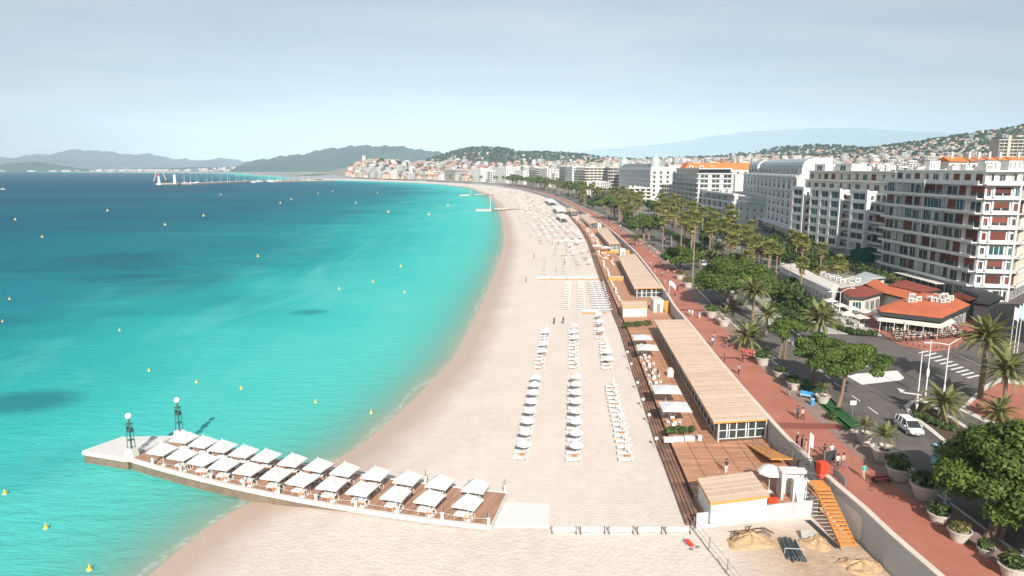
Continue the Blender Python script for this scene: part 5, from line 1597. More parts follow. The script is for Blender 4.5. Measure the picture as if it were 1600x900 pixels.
for lb, px, w_, y0 in (('white stair room between the first and second pavilion', (1021, 1036), 3, 488), ('white stair room by the third pavilion', (969, 977), 3, 401), ('white stair room by the fourth pavilion', (934, 939), 3, 357)):
    a, b = at(px[0], y0, DZ), at(px[1], y0, DZ); t = thing('stair_room', lb, 'hut', (a.x, a.y, DZ)); w = b.x - a.x
    mb = MB(); mb.box(0, w, 0, 4, 0, 2.9); mb.build('wall', M['white'], t); mb = MB(); mb.box(-.1, w + .1, -.1, 4.1, 2.9, 3.05); mb.build('roof', M['pale_concrete'], t)
    mb = MB(); mb.box(w * .3, w * .7, -.04, 0, .05, 2.1); mb.build('door', M['metal_grey'], t)
    s0 = thing('stairs', 'timber stair up to the promenade by the %s' % lb[6:], 'stairs', (b.x + .4, a.y - .5, DZ))
    for k in range(9):
        mb = MB(); mb.box(0, 1.6, k * .42, k * .42 + .40, k * .255, (k + 1) * .255); mb.build('step', M['orange_wood'], s0)
for lb, q in (('orange screen wall of the terrace in front of the second pavilion', [(950, 428), (973, 428), (974, 438), (951, 438)]), ('orange screen wall under the two white parasols by the third pavilion', [(938, 389), (966, 389), (967, 395), (939, 395)])):
    P = [at(a, b, DZ) for a, b in q]; mb = MB(); c = P[3]
    t = thing('terrace_bar', lb, 'bar', (c.x, c.y, DZ)); L = P[2].x - P[3].x
    mb = MB(); mb.box(0, L, 0, .12, 0, 1.15); mb.box(0, .12, .121, 4, 0, 1.15); mb.build('front', M['orange_wood'], t); mb = MB(); mb.box(-.05, L + .05, -.1, .5, 1.15, 1.22); mb.build('counter', M['white'], t)
# white tents at the far end
for i, q in enumerate(([(862, 321), (876, 321), (888, 330), (871, 331)], [(850, 310), (862, 310), (872, 316), (858, 317)], [(868, 334), (880, 333), (890, 340), (876, 342)])):
    P = [at(a, b, 3.2) for a, b in q]; O = P[3]
    t = thing('white_marquee', '%s white marquee roof at the far end of the beach terraces' % ORD[i], 'marquee', (O.x, O.y, DZ))
    L2 = [(p.x - O.x, p.y - O.y) for p in P]; cx = sum(p[0] for p in L2) / 4; cy = sum(p[1] for p in L2) / 4
    mb = MB(); mb.add([(*p, 2.4) for p in L2] + [(cx, cy, 3.6)], [(0, 3, 4), (3, 2, 4), (2, 1, 4), (1, 0, 4)]); mb.build('canopy', M['fabric'], t)
    mb = MB()
    for p in L2: mb.tube((*p, 0), (*p, 2.4), .08, None, 5)
    stuff(mb.build('poles', M['metal_white'], t))

# ---------------------------------------------------------------- deck furniture
big = square_parasol('terrace_parasol', 2.0, 2.3, .62); BIG = Proto(big)
for i, (px, py, s) in enumerate(((1003.5, 524, .92), (1011.4, 540, .95), (1041, 606, 1.0), (1054.7, 633, 1.0), (933, 383, 1.0), (947, 386, 1.0))):
    p = at(px, py, DZ + 2.5)
    BIG.put((p.x, p.y, DZ), heading(p.y) - math.pi / 2, 'big white square terrace parasol, %s' % ('by the shrubs at the far end of the near terrace', 'second from the shrubs on the near terrace', 'second nearest on the near terrace', 'nearest on the near terrace by the planter boxes', 'left one by the third pavilion', 'right one by the third pavilion')[i], 'terrace parasols', s)
def chair_mesh(c):
    mb = MB(); mb.box(-.23, .23, -.22, .22, .40, .46, 0); mb.box(-.23, .23, .18, .23, .46, .86, 0)
    for a in (-.2, .2):
        for b in (-.19, .19): mb.box(a - .02, a + .02, b - .02, b + .02, 0, .40, 1)
    mb.box(-.25, -.21, -.2, .2, .6, .64, 1); mb.box(.21, .25, -.2, .2, .6, .64, 1)
    return mb
def chair_proto(c, m):
    t = thing('terrace_chair', '', 'chair'); mb = MB(); mb.box(-.24, .24, -.22, .22, .40, .47); mb.build('seat', M[c], t)
    mb = MB(); mb.box(-.24, .24, .18, .24, .472, .88); mb.build('backrest', M[c], t)
    mb = MB()
    for a in (-.2, .2):
        for b in (-.19, .19): mb.box(a - .02, a + .02, b - .02, b + .02, 0, .398)
    mb.box(-.26, -.22, -.2, .18, .6, .64); mb.box(.22, .26, -.2, .18, .6, .64); stuff(mb.build('legs', M[m], t))
    return Proto(t)
WC = chair_proto('fabric', 'metal_white')
tt = thing('terrace_table', '', 'table'); mb = MB(); mb.box(-.42, .42, -.42, .42, .70, .75); mb.build('top', M['orange_wood'], tt)
mb = MB(); mb.tube((0, 0, 0), (0, 0, .70), .05, None, 6); mb.box(-.3, .3, -.3, .3, 0, .04); mb.build('pedestal', M['metal_grey'], tt); TT = Proto(tt)
def table_group(x, y, z, lb, grp, rz=0.0, nch=4, ch=None):
    TT.put((x, y, z), rz, 'orange square table, ' + lb, 'tables ' + grp)
    for k in range(nch):
        a = rz + k * math.pi / 2 * (4 / nch) + .02
        (ch or WC).put((x + .78 * math.sin(a) + rnd.uniform(-.08, .08), y + .78 * math.cos(a) + rnd.uniform(-.08, .08), z), -a + rnd.uniform(-.15, .15), '%s chair round the orange table, %s' % (('far', 'right', 'near', 'left')[k] if nch == 4 else ('far', 'near')[k], lb), 'chairs ' + grp)
spots = []
rg = random.Random(17)
for row, y in enumerate((88.5, 91.5, 94.5, 97.5, 101, 109.5, 113.0, 116.5, 120, 124, 128, 132)):
    if row == 4: continue
    for c, dxx in enumerate((2.9, 5.2, 7.3)):
        x = bw_x(y) + dxx
        if x > float(par_x(y)) - 10.0: continue
        spots.append((row, c, x + rg.uniform(-.2, .2), y + rg.uniform(-.2, .2)))
for row, c, x, y in spots:
    table_group(x, y, DZ, '%s row from the planters, %s from the boardwalk' % (ORD[row if row < 4 else row - 1], ORD[c]), 'on the near terrace', rg.uniform(-.05, .05))
n_ = 0
for y in np.arange(172, 262, 6.5):
    for dxx in (3.0, 6.2, 9.2):
        x = bw_x(float(y)) + dxx
        if x > float(par_x(y)) - 10.0: continue
        n_ += 1
        table_group(x + rg.uniform(-.3, .3), float(y) + rg.uniform(-.5, .5), DZ, '%s in the second terrace beyond the white kiosk' % (ORD[min(n_ - 1, 29)]), 'on the second terrace', rg.uniform(-.1, .1), 2)
bm2 = MB(); ch = chair_mesh('fabric')
for i in range(260):
    y = rg.uniform(262, 500); x = rg.uniform(bw_x(y) + 2.5, float(par_x(y)) - 9); a = rg.uniform(0, 6.3); c_, s_ = math.cos(a), math.sin(a)
    bm2.add([(x + 1.3 * (v[0] * c_ - v[1] * s_), y + 1.3 * (v[0] * s_ + v[1] * c_), DZ + v[2]) for v in ch.v], ch.f, rg.choice([0, 0, 1, 2]))
stuff(bm2.build('far_terrace_furniture', [M['fabric'], M['orange_wood'], M['dark_wood']]))
# white service desk, shrubs in boxes
t = thing('service_desk', 'small white service desk on the near terrace beside the passage', 'desk', (*at(1047, 588, DZ)[:2], DZ), heading(110) - math.pi / 2)
mb = MB(); mb.box(-.5, .5, -.4, .4, 0, 1.0); mb.build('body', M['white'], t); mb = MB(); mb.box(-.6, .6, -.5, .5, 1.0, 1.08); mb.build('top', M['pale_concrete'], t); mb = MB(); mb.box(-.3, .3, -.2, .2, 1.08, 1.5); mb.build('cabinet', M['metal_white'], t)

# ---------------------------------------------------------------- building site at the near end
M['hoard'] = plain('hoarding_sheet', (0.44, 0.45, 0.455), .7, .14, .7)
a, b = at(1087, 827, 0), at(1275, 805, 0)
t = thing('site_hoarding', 'long white hoarding wall between the kiosk deck and the dug sand', 'hoarding', (a.x, a.y, 0), math.atan2(b.y - a.y, b.x - a.x)); L = (b - a).length
for k in range(5):
    mb = MB(); mb.box(k * L / 5 + .01, (k + 1) * L / 5 - .01, -.06, .06, 0, 1.75 + .04 * (k % 2)); mb.build('hoarding_panel', M['hoard'], t)
mb = MB(); mb.box(L + .01, L + .12, -.06, 1.6, 0, 1.75); mb.build('end_panel', M['white_concrete'], t)
for lb, px, py in (('left of two white hand rails against the hoarding', 1182, 817), ('right of two hand rails against the hoarding, with red wrap', 1250, 806)):
    p = at(px, py, 0); t = thing('hand_rail', lb, 'rail', (p.x, p.y, 0), math.atan2(b.y - a.y, b.x - a.x)); mb = MB()
    for x in (-.85, .85): mb.tube((x, 0, 0), (x, 0, .85), .035, None, 6)
    for z in (.35, .6, .82): mb.tube((-.85, 0, z), (.85, 0, z), .025, None, 6)
    stuff(mb.build('bars', M['metal_white'] if 'left' in lb else M['pink'], t))
# white lift machinery
p = at(1243, 783, DZ)
t = thing('white_lift_housing', 'white boxy lift housing with open frame and sloping chute beside the hoarding', 'machine', (p.x, p.y, DZ - .2), R(-4))
mb = MB(); mb.box(-1.5, 1.3, 1.6, 1.85, 0, 3.3); mb.box(-1.5, -1.25, .2, 1.599, 0, 3.3); mb.box(-1.249, 1.3, .9, 1.599, 2.9, 3.25); mb.build('frame', M['white_concrete'], t)
mb = MB(); mb.box(-.35, 1.25, -.1, .7, 0, 2.6); mb.box(.25, .9, -.14, -.101, 1.2, 2.3); mb.build('cabinet', M['white'], t)
mb = MB(); mb.hexa([(-.2, -1.0, 0), (.55, -1.0, 0), (.55, -.12, 0), (-.2, -.12, 0), (-.1, -.85, .5), (.45, -.85, .5), (.45, -.14, 1.5), (-.1, -.14, 1.5)]); mb.build('chute', M['white'], t)
mb = MB(); mb.box(.85, .90, -.18, -.141, .5, 2.2); mb.box(.7, 1.1, -.18, -.142, .45, .5); mb.build('lever', M['metal_dark'], t)
p = at(1255, 735, 3.3); t = thing('excavator_grab', 'dark steel grab and hydraulic hoses resting on the lift housing', 'machine part', (p.x - .3, p.y - .4, 3.05))
mb = MB(); mb.hexa([(-.6, -.3, .9), (.2, -.3, .9), (.2, .4, .9), (-.6, .4, .9), (-.4, -.2, 1.6), (.1, -.2, 1.6), (.1, .3, 1.6), (-.4, .3, 1.6)]); mb.build('bucket', M['metal_dark'], t)
mb = MB(); mb.path([(.1, 0, 1.3), (.8, .2, 1.0), (1.4, .3, 1.5), (1.7, .4, .2)], [.14, .12, .12, .1], 6); mb.path([(-.3, 0, 1.5), (.4, -.1, 1.9), (1.3, .2, 1.6)], [.05] * 3, 5); mb.build('arm', M['metal_dark'], t)
RP.put((*at(1201, 768, DZ)[:2], DZ), .3, 'white scalloped parasol beside the tan-roofed kiosk and lift housing', None, 1.25)
p = at(1206, 786, DZ); t = thing('drinks_trolley', 'small trolley with dark bottles behind the kiosk', 'trolley', (p.x, p.y, DZ)); mb = MB(); mb.box(-.5, .5, -.35, .35, .15, .8); mb.build('body', M['red_box'], t); mb = MB()
for i in range(12): mb.tube((-.4 + .16 * (i % 6), -.2 + .3 * (i // 6), .8), (-.4 + .16 * (i % 6), -.2 + .3 * (i // 6), 1.1), .05, .03, 6)
stuff(mb.build('bottles', M['metal_dark'], t))
# orange timber stair down to the sand
A, B = at(1285, 762, 3.15), at(1326, 854, .05)
t = thing('timber_stair', 'bright orange timber stair from the promenade down to the dug sand', 'stairs', (B.x, B.y, 0), math.atan2(A.y - B.y, A.x - B.x) - math.pi / 2)
L = math.hypot(A.x - B.x, A.y - B.y); ns_ = 15
for k in range(ns_):
    mb = MB(); y = k * L / ns_; z = 3.1 * (k + 1) / ns_; mb.box(-.75, .75, y, y + L / ns_ + .05, z - .07, z); mb.build('step', M['orange_wood'], t)
for s_ in (-.80, .72):
    mb = MB(); mb.hexa([(s_, -.15, -.2), (s_ + .07, -.15, -.2), (s_ + .07, L, 2.75), (s_, L, 2.75), (s_, -.15, .12), (s_ + .07, -.15, .12), (s_ + .07, L, 3.08), (s_, L, 3.08)]); mb.build('stringer', M['orange_wood'], t)
mb = MB(); mb.box(-.9, .9, L + .06, L + 1.9, 2.95, 3.10); mb.build('landing', M['orange_wood'], t)
mb = MB()
for x, y in ((-.85, L + .1), (.85, L + .1), (-.85, L + 1.8)):
    mb.tube((x, y, 3.1), (x, y, 4.1), .03, None, 6)
mb.tube((-.85, L + .1, 4.1), (-.85, L + 1.8, 4.1), .03, None, 6); mb.tube((-.85, L + 1.8, 4.1), (.85, L + .1, 4.1), .03, None, 6); mb.build('rail', M['metal_grey'], t)
# bundle of dark pipes
p = at(1238, 862, .1)
t = thing('pipe_bundle', 'strapped bundle of dark grey pipes lying on the dug sand', 'pipes', (p.x, p.y, .1), R(-6))
rg = random.Random(2); n_ = 0
for lay, cnt_ in ((0, 7), (1, 6), (2, 3)):
    for k in range(cnt_):
        mb = MB(); x = (k - (cnt_ - 1) / 2) * .24; o = rg.uniform(-.25, .25); z = .11 + lay * .2; tl = rg.uniform(-.1, .1)
        mb.tube((x - tl, -1.7 + o, z), (x + tl, 1.7 + o, z), .105, None, 8); mb.build('pipe', M['pipe'] if 'pipe' in M else M.setdefault('pipe', plain('slate_pipe', (0.07, 0.09, 0.10), .5, .2, 2)), t)
mb = MB(); mb.box(-.85, .85, -.55, -.48, .60, .63); mb.box(-.87, -.84, -.55, -.48, 0, .62); mb.box(.84, .87, -.55, -.48, 0, .62); mb.build('strap', M['white'], t)
a, b = at(1263, 813, .1), at(1312, 857, .1)
t = thing('steel_rods', 'long dark rods lying beside the orange stair', 'rods', (a.x, a.y, .05))
for k in range(5):
    mb = MB(); mb.tube((k * .13 - .3, 0, .05 + .02 * (k % 2)), (b.x - a.x + k * .11 - .3, b.y - a.y + rg.uniform(-.3, .3), .05), .045, None, 6); mb.build('rod', M['metal_dark'], t)
# heaps of dug sand
def heap(name, label, c, rx, ry, h, seed, mat):
    rg_ = np.random.default_rng(seed); n1, n2 = 22, 40; V_ = []
    for i in range(n1):
        for j in range(n2):
            r_, a_ = i / (n1 - 1), 2 * math.pi * j / n2
            k = 1 + .16 * math.sin(3 * a_ + seed) + .08 * math.sin(7 * a_)
            z = h * max(0, 1 - r_ ** 1.3) * (1 + .25 * math.sin(5 * a_ + 4 * r_)) + rg_.normal() * .05 * (r_ < .97) - .12 * (r_ > .95)
            V_.append((c.x + rx * k * r_ * math.cos(a_), c.y + ry * k * r_ * math.sin(a_), z))
    F_ = [(i * n2 + j, i * n2 + (j + 1) % n2, (i + 1) * n2 + (j + 1) % n2, (i + 1) * n2 + j) for i in range(n1 - 1) for j in range(n2)]
    return tag(link(name, np_mesh(name, V_, F_, mat)), label, 'heap')
M['earth'] = plain('dug_sand', (0.46, 0.31, 0.18), .95, .3, 1.5, .04)
M['root'] = plain('dark_root', (0.12, 0.07, 0.04), .9, .3, 3)
heap('sand_heap', 'low wide heap of dug yellow sand in front of the hoarding', at(1172, 846, 0), 2.4, 1.9, .75, 3, M['earth'])
heap('sand_heap', 'smaller heap of dug sand beside the pipe bundle', at(1275, 848, 0), 1.5, 1.5, .5, 5, M['earth'])
heap('sand_heap', 'flat sand heap at the bottom edge under the promenade wall', at(1345, 885, 0), 2.2, 1.5, .5, 7, M['earth'])
for i in range(9):
    p = at(1172 + rg.uniform(-34, 34), 834 + rg.uniform(-8, 6), .25); mb = MB(); a = rg.uniform(0, 3); l = rg.uniform(.4, 1.0)
    mb.path([(-l * math.cos(a), -l * math.sin(a), 0), (0, .1, .3), (l * math.cos(a), l * math.sin(a), .1)], [.05, .09, .03], 5)
    tag(mb.build('root_stump', M['root'], None, (p.x, p.y, .3)), 'twisted dark root sticking out of the wide sand heap', 'root', 'roots in the sand heap')
p = at(1261, 836, .3); mb = MB(); mb.hexa([(-.7, -.4, .1), (.6, -.5, .1), (.7, .5, .35), (-.5, .4, .4), (-.7, -.4, .16), (.6, -.5, .16), (.7, .5, .41), (-.5, .4, .46)])
tag(mb.build('broken_slab', M['concrete'], None, (p.x, p.y, .15)), 'broken grey slab between pipe bundle and orange stair', 'slab')
# wire fence along the site, red barrow thing by it
pf = [at(1083, 829, 0), at(1107, 862, 0), at(1135, 897, 0), at(1165, 935, 0)]
t = thing('wire_fence', 'leaning rail fence with metal posts running from the hoarding to the near edge', 'fence', pf[0])
for i, q in enumerate(pf):
    mb = MB(); v = q - pf[0]; mb.tube((v.x, v.y, 0), (v.x + .1, v.y, 1.5), .05, None, 6); mb.build('post', M['metal_grey'], t)
for i in range(3):
    v, w = pf[i] - pf[0], pf[i + 1] - pf[0]
    for z in (.2, .75, 1.4):
        mb = MB(); mb.tube((v.x, v.y, z), (w.x, w.y, z), .022, None, 5); mb.build('rail', M['metal_grey'], t)
p = at(1077, 852, 0); t = thing('folded_pushchair', 'crumpled red and grey frame lying on the sand by the fence', 'frame', (p.x, p.y, 0), .5)
mb = MB(); mb.hexa([(-.25, -.5, .15), (.2, -.5, .1), (.25, .4, .2), (-.2, .4, .3), (-.2, -.4, .35), (.15, -.4, .3), (.2, .3, .45), (-.15, .35, .6)]); mb.build('seat', M['red_box'], t)
mb = MB()
for q in range(6): mb.tube((rg.uniform(-.6, .5), rg.uniform(-.9, .3), .05), (rg.uniform(-.4, .4), rg.uniform(0, .9), rg.uniform(.1, .7)), .025, None, 5)
for q in (-.4, .4): mb.lathe([(.05, -.03), (.2, -.03), (.2, .03), (.05, .03)], 10, (q, -.7, .08))
mb.build('frame', M['metal_grey'], t)
# white equipment room under the promenade edge
a, b = at(1318, 800, .0), at(1381, 848, .0)
t = thing('equipment_room', 'white rendered room set under the promenade coping beside the orange stair', 'hut', (a.x, a.y, 0))
v = b - a
mb = MB(); n_ = Vector((-v.y, v.x, 0)).normalized() * -1
pp = [(0, 0), (v.x, v.y), (wall_x(b.y) - a.x - .02, b.y - a.y), (wall_x(a.y) - a.x - .02, v.y * 0 + .3)]
mb.prism(pp, 0, 2.7); mb.build('wall', M['white_concrete'], t)
mb = MB(); mb.wallbox((0, 0), (v.x * .3, v.y * .3), .05, .1, 2.1, 0, .03) ; mb.build('door', M['metal_grey'], t)
# sloping timber ramp with rails beside the wall
y0, y1 = 76.5, 84.0
t = thing('timber_ramp', 'timber ramp with metal rails climbing beside the promenade wall behind the lift housing', 'ramp', (0, 0, 0))
mb = MB(); xa, xb = wall_x(y0), wall_x(y1)
mb.hexa([(xa - 3.0, y0, 2.2), (xa - .4, y0, 2.2), (xb - 1.2, y1, DZ + .02), (xb - 3.2, y1, DZ + .02), (xa - 3.0, y0, 2.35), (xa - .4, y0, 2.35), (xb - 1.2, y1, DZ + .15), (xb - 3.2, y1, DZ + .15)]); mb.build('ramp_boards', M['orange_wood'], t)
for x0, x1 in ((xa - 2.95, xb - 3.15), (xa - .5, xb - 1.3)):
    mb = MB()
    for k in range(6):
        u = k / 5; x, y, z = x0 + (x1 - x0) * u, y0 + (y1 - y0) * u, 2.3 + (DZ + .1 - 2.3) * u
        mb.tube((x, y, z), (x, y, z + 1.0), .03, None, 6)
    mb.tube((x0, y0, 3.3), (x1, y1, DZ + 1.1), .03, None, 6); mb.tube((x0, y0, 2.8), (x1, y1, DZ + .6), .02, None, 6); mb.build('rail', M['metal_grey'], t)

# ---------------------------------------------------------------- trees
def leaf_mat(name, dark, light, sheen=.3):
    t = NT(name)
    att = t.node('ShaderNodeAttribute', attribute_name='tint'); n = t.noise(t.obj(), .9, 3)
    f = t.math('ADD', t.math('MULTIPLY', att.outputs['Fac'], .75), t.math('MULTIPLY', n, .25))
    t.color(t.mix(f, dark, light)); t.set(Roughness=.6, Specular_IOR_Level=.25)
    tl = t.node('ShaderNodeBsdfTranslucent'); t.l.new(t.mix(f, dark, light), tl.inputs[0])
    ms = t.node('ShaderNodeMixShader'); ms.inputs[0].default_value = .15
    t.l.new(t.p.outputs[0], ms.inputs[1]); t.l.new(tl.outputs[0], ms.inputs[2]); t.l.new(ms.outputs[0], t.out.inputs['Surface'])
    return t.m
M['pine'] = leaf_mat('pine_needles', (0.016, 0.036, 0.008), (0.15, 0.225, 0.042))
M['bush'] = leaf_mat('bush_leaves', (0.016, 0.036, 0.010), (0.105, 0.155, 0.04))
M['dry_bush'] = leaf_mat('dry_hedge_leaves', (0.09, 0.085, 0.03), (0.25, 0.22, 0.09))
M['frond'] = leaf_mat('palm_frond', (0.05, 0.07, 0.018), (0.28, 0.28, 0.105))
M['fan'] = leaf_mat('fan_palm_leaf', (0.07, 0.085, 0.02), (0.29, 0.295, 0.085))
M['dead'] = leaf_mat('dead_fronds', (0.18, 0.12, 0.06), (0.34, 0.25, 0.13))
M['bark'] = plain('pine_bark', (0.20, 0.135, 0.095), .95, .3, 3, .03)
M['palm_bark'] = plain('palm_bark', (0.235, 0.18, 0.125), .95, .3, 6, .03)
M['bowl'] = plain('planter_bowl', (0.50, 0.455, 0.40), .85, .14, 1.5)

def leaves(lobes, n, size, seed, name, mat, up=.35, shell=.55, squash=1.0):
    """leaf tufts through the volume of several lobes (x,y,z,rx,ry,rz), denser to the outside; each tuft two crossed leaves"""
    rg = np.random.default_rng(seed)
    L = np.array(lobes); w = (L[:, 3] * L[:, 4] * L[:, 5]) ** (2 / 3); k = rg.choice(len(L), n, p=w / w.sum())
    d = rg.normal(size=(n, 3)); d /= np.linalg.norm(d, axis=1)[:, None]
    d[:, 2] = np.where((d[:, 2] < -.35) & (rg.random(n) < .6), -d[:, 2], d[:, 2])
    rad = shell + (1 - shell) * rg.random(n) ** .6
    c = L[k, :3] + d * L[k, 3:6] * (rad * (1 + .12 * rg.normal(size=n)))[:, None]
    nrm = d * np.array([1, 1, 1]) + rg.normal(size=(n, 3)) * .55; nrm[:, 2] += up; nrm /= np.linalg.norm(nrm, axis=1)[:, None]
    a = np.cross(nrm, rg.normal(size=(n, 3))); a /= np.linalg.norm(a, axis=1)[:, None]; b = np.cross(nrm, a)
    s = size * rg.uniform(.6, 1.35, n)[:, None]
    V_ = np.stack([c - a * s, c - b * s * .55 + nrm * s * .15, c + a * s, c + b * s * .55 + nrm * s * .15], 1).reshape(-1, 3)
    F_ = np.arange(n * 4).reshape(n, 4)
    me = np_mesh(name, V_, F_, mat)
    lob = rg.uniform(.1, .8, len(L))
    tint = np.clip(lob[k] * .55 + rg.random(n) * .5, 0, 1)
    at_ = me.attributes.new('tint', 'FLOAT', 'FACE'); at_.data.foreach_set('value', tint.astype(np.float32))
    return me

def umbrella_lobes(R_, h, seed, n=26, full=0.0):
    """lobes of an umbrella pine: a broad dome with a ragged edge"""
    rg = random.Random(seed); out = []
    for i in range(n):
        r_ = R_ * math.sqrt(rg.random()) * .84; a = rg.uniform(0, 6.283)
        z = h * (1 - (r_ / R_) ** 2) * .62 * (1 - full * rg.random()) + rg.uniform(-.25, .25) - full * h * .25 * rg.random()
        s = R_ * rg.uniform(.17, .30)
        out.append((r_ * math.cos(a), r_ * math.sin(a), z, s, s, s * .62))
    return out

def pine(label, base, top_z, crown_c, R_, H_, seed, n=9000, size=.26, trunks=None, stretch=1.0, zb=3.05, group=None, n_l=30, name='umbrella_pine', full=0.0):
    """base: foot; crown_c: crown centre offset (x,y); top_z: crown top height over the foot"""
    t = thing(name, label, 'tree', (base[0], base[1], zb), group=group)
    lob = [(x * stretch + crown_c[0], y + crown_c[1], z + top_z - H_, a * stretch ** .5, b, c) for x, y, z, a, b, c in umbrella_lobes(R_, H_, seed, n_l, full)]
    link('crown', leaves(lob, n, size, seed, 'crown', M['pine'], .5), t)
    rg = random.Random(seed); zc = top_z - H_
    mb = MB()
    for (ox, oy, lx, ly) in (trunks or [(0, 0, 0, 0)]):
        p0 = Vector((ox, oy, -.2)); p2 = Vector((crown_c[0] * .75 + lx, crown_c[1] * .75 + ly, zc * .80)); p1 = p0.lerp(p2, .5) + Vector((rg.uniform(-.15, .15), rg.uniform(-.15, .15), 0))
        mb.path([p0, p0.lerp(p1, .5), p1, p2], [R_ * .075, R_ * .06, R_ * .052, R_ * .042], 9)
        for i in range(7):
            l = lob[rg.randrange(len(lob))]; e = Vector((l[0], l[1], l[2])); m_ = p2.lerp(e, .5) + Vector((0, 0, -.3))
            mb.path([p2, m_, e], [R_ * .032, R_ * .02, R_ * .008], 6)
    mb.build('trunk', M['bark'], t)
    return t
P3 = lambda px, py, z=3.05: at(px, py, z)

# the big pine at the lower right
b = P3(1550, 842)
pine('big dense green pine with two trunks at the lower right, over the planters', b, 15.0, (2.6, 1.4), 6.7, 10.4, 41, 85000, .20, [(-.35, 0, -.6, 0), (.45, .1, .8, .3)], 1.0, n_l=130, full=.8)
pine('second dense pine behind the big one, mostly beyond the right edge', Vector((47.5, 50.5, 3.05)), 13.0, (0, 0), 5.0, 8.0, 141, 16000, .28, None, 1.0, n_l=60, full=.7)
b = P3(1309, 636)
pine('umbrella pine with leaning bare trunk between lawn and road, nearest the car', b, 11.2, (2.2, 2.6), 4.5, 6.2, 42, 34000, .19, stretch=1.3, n_l=56, full=.5)
b = P3(1269, 603)
pine('umbrella pine just behind the leaning one, by the planters and red paving', b, 10.2, (1.0, 1.0), 3.9, 5.4, 43, 22000, .19, n_l=44, full=.5)
b = P3(1221, 560); pine('small two-trunked pine between the potted bush and the road', b, 9.0, (.8, .6), 3.2, 4.6, 44, 15000, .19, n_l=36, full=.45, trunks=[(-.5, 0, -.3, 0), (.6, .2, .3, 0)])
b = P3(1142, 482); pine('large round dark pine shading the promenade beside the second pavilion', b, 16.0, (1.2, 3.0), 9.0, 10.5, 45, 42000, .26, [(-.6, 0, -1, 0), (.7, 0, 1, 0)], 1.05, n_l=80, full=.6)
b = P3(1062, 424); pine('round pine behind the tall bare palm trunk, by the flag pole', b, 10.5, (.5, 2), 6.6, 7.0, 46, 14000, .34, n_l=50, full=.5)
b = P3(1010, 374); pine('broad umbrella pine among the fan palms, above the planters', b, 13.5, (0, 2), 9.0, 7.6, 47, 14000, .42, [(-1, 0, -1.5, 0), (1, 0, 1.5, 0)], n_l=50, full=.4)
b = P3(955, 344); pine('wide flat umbrella pine with two pale trunks near the far pavilions', b, 15.5, (0, 2), 10.5, 6.5, 48, 11000, .55, [(-1, 0, -3, 0), (2, 0, 2, 0)], n_l=36)
for i, (px, py, R_, H_) in enumerate(((804, 291, 17, 10), (842, 295, 15, 11), (853, 296, 14, 11), (826, 292, 11, 9), (888, 305, 13, 10), (905, 311, 11, 9))):
    b = P3(px, py); pine('far umbrella pine by the beach, %s of the clump' % ('leftmost', 'third from left', 'fourth from left', 'second from left', 'fifth from left', 'rightmost')[i], b, 22 - i * .8, (0, 0), R_, H_, 50 + i, 4200, .95, [(-2, 0, -3, 0), (2, 0, 3, 0)], group='far umbrella pines')

# --- date palms: trunk with leaf bases, long arching fronds each its own part
def frond_mesh(L, droop, seed, lift):
    rg = random.Random(seed); mb = MB(); N = 16
    pts = []; ang = lift; x = z = 0
    for i in range(N + 1):
        pts.append(Vector((x, 0, z))); st = L / N
        x += st * math.cos(ang); z += st * math.sin(ang); ang -= droop / N * (0.6 + .8 * i / N)
    tint = []
    for i in range(N):
        w0, w1 = .05 * (1 - i / N) + .012, .05 * (1 - (i + 1) / N) + .012
        a, b = pts[i], pts[i + 1]; mb.quad((a.x, -w0, a.z), (b.x, -w1, b.z), (b.x, w1, b.z), (a.x, w0, a.z)); tint.append(.9)
    M_ = 34
    for i in range(M_):
        u = .07 + .93 * i / (M_ - 1); k = min(N - 1, int(u * N)); f = u * N - k; p = pts[k].lerp(pts[k + 1], f); d = (pts[k + 1] - pts[k]).normalized()
        l = L * .17 * math.sin(math.pi * min(1, .18 + .86 * u)) ** .7 * rg.uniform(.85, 1.1)
        for s_ in (-1, 1):
            dir_ = (d * .75 + Vector((0, s_, 0)) * .95 + Vector((0, 0, -.16 + .25 * (1 - u)))).normalized(); q = p + dir_ * l + Vector((0, 0, -.10 * l)); w = d * .052 * L / 3.2
            mb.add([p - w, p + w, p + dir_ * l * .6 + w * .7, q], [(0, 1, 2, 3)]); tint.append(rg.uniform(.15, .85))
    me = mb.mesh('frond', M['frond']); a_ = me.attributes.new('tint', 'FLOAT', 'FACE'); a_.data.foreach_set('value', np.array(tint, np.float32)); return me
FR = {}
for nm, lift, droop in (('up', 1.25, .9), ('high', .95, 1.35), ('mid', .62, 1.6), ('low', .25, 1.5), ('hang', -.25, 1.0)):
    FR[nm] = [frond_mesh(3.2, droop * k, 100 + i, lift) for i, k in enumerate((.9, 1.1))]
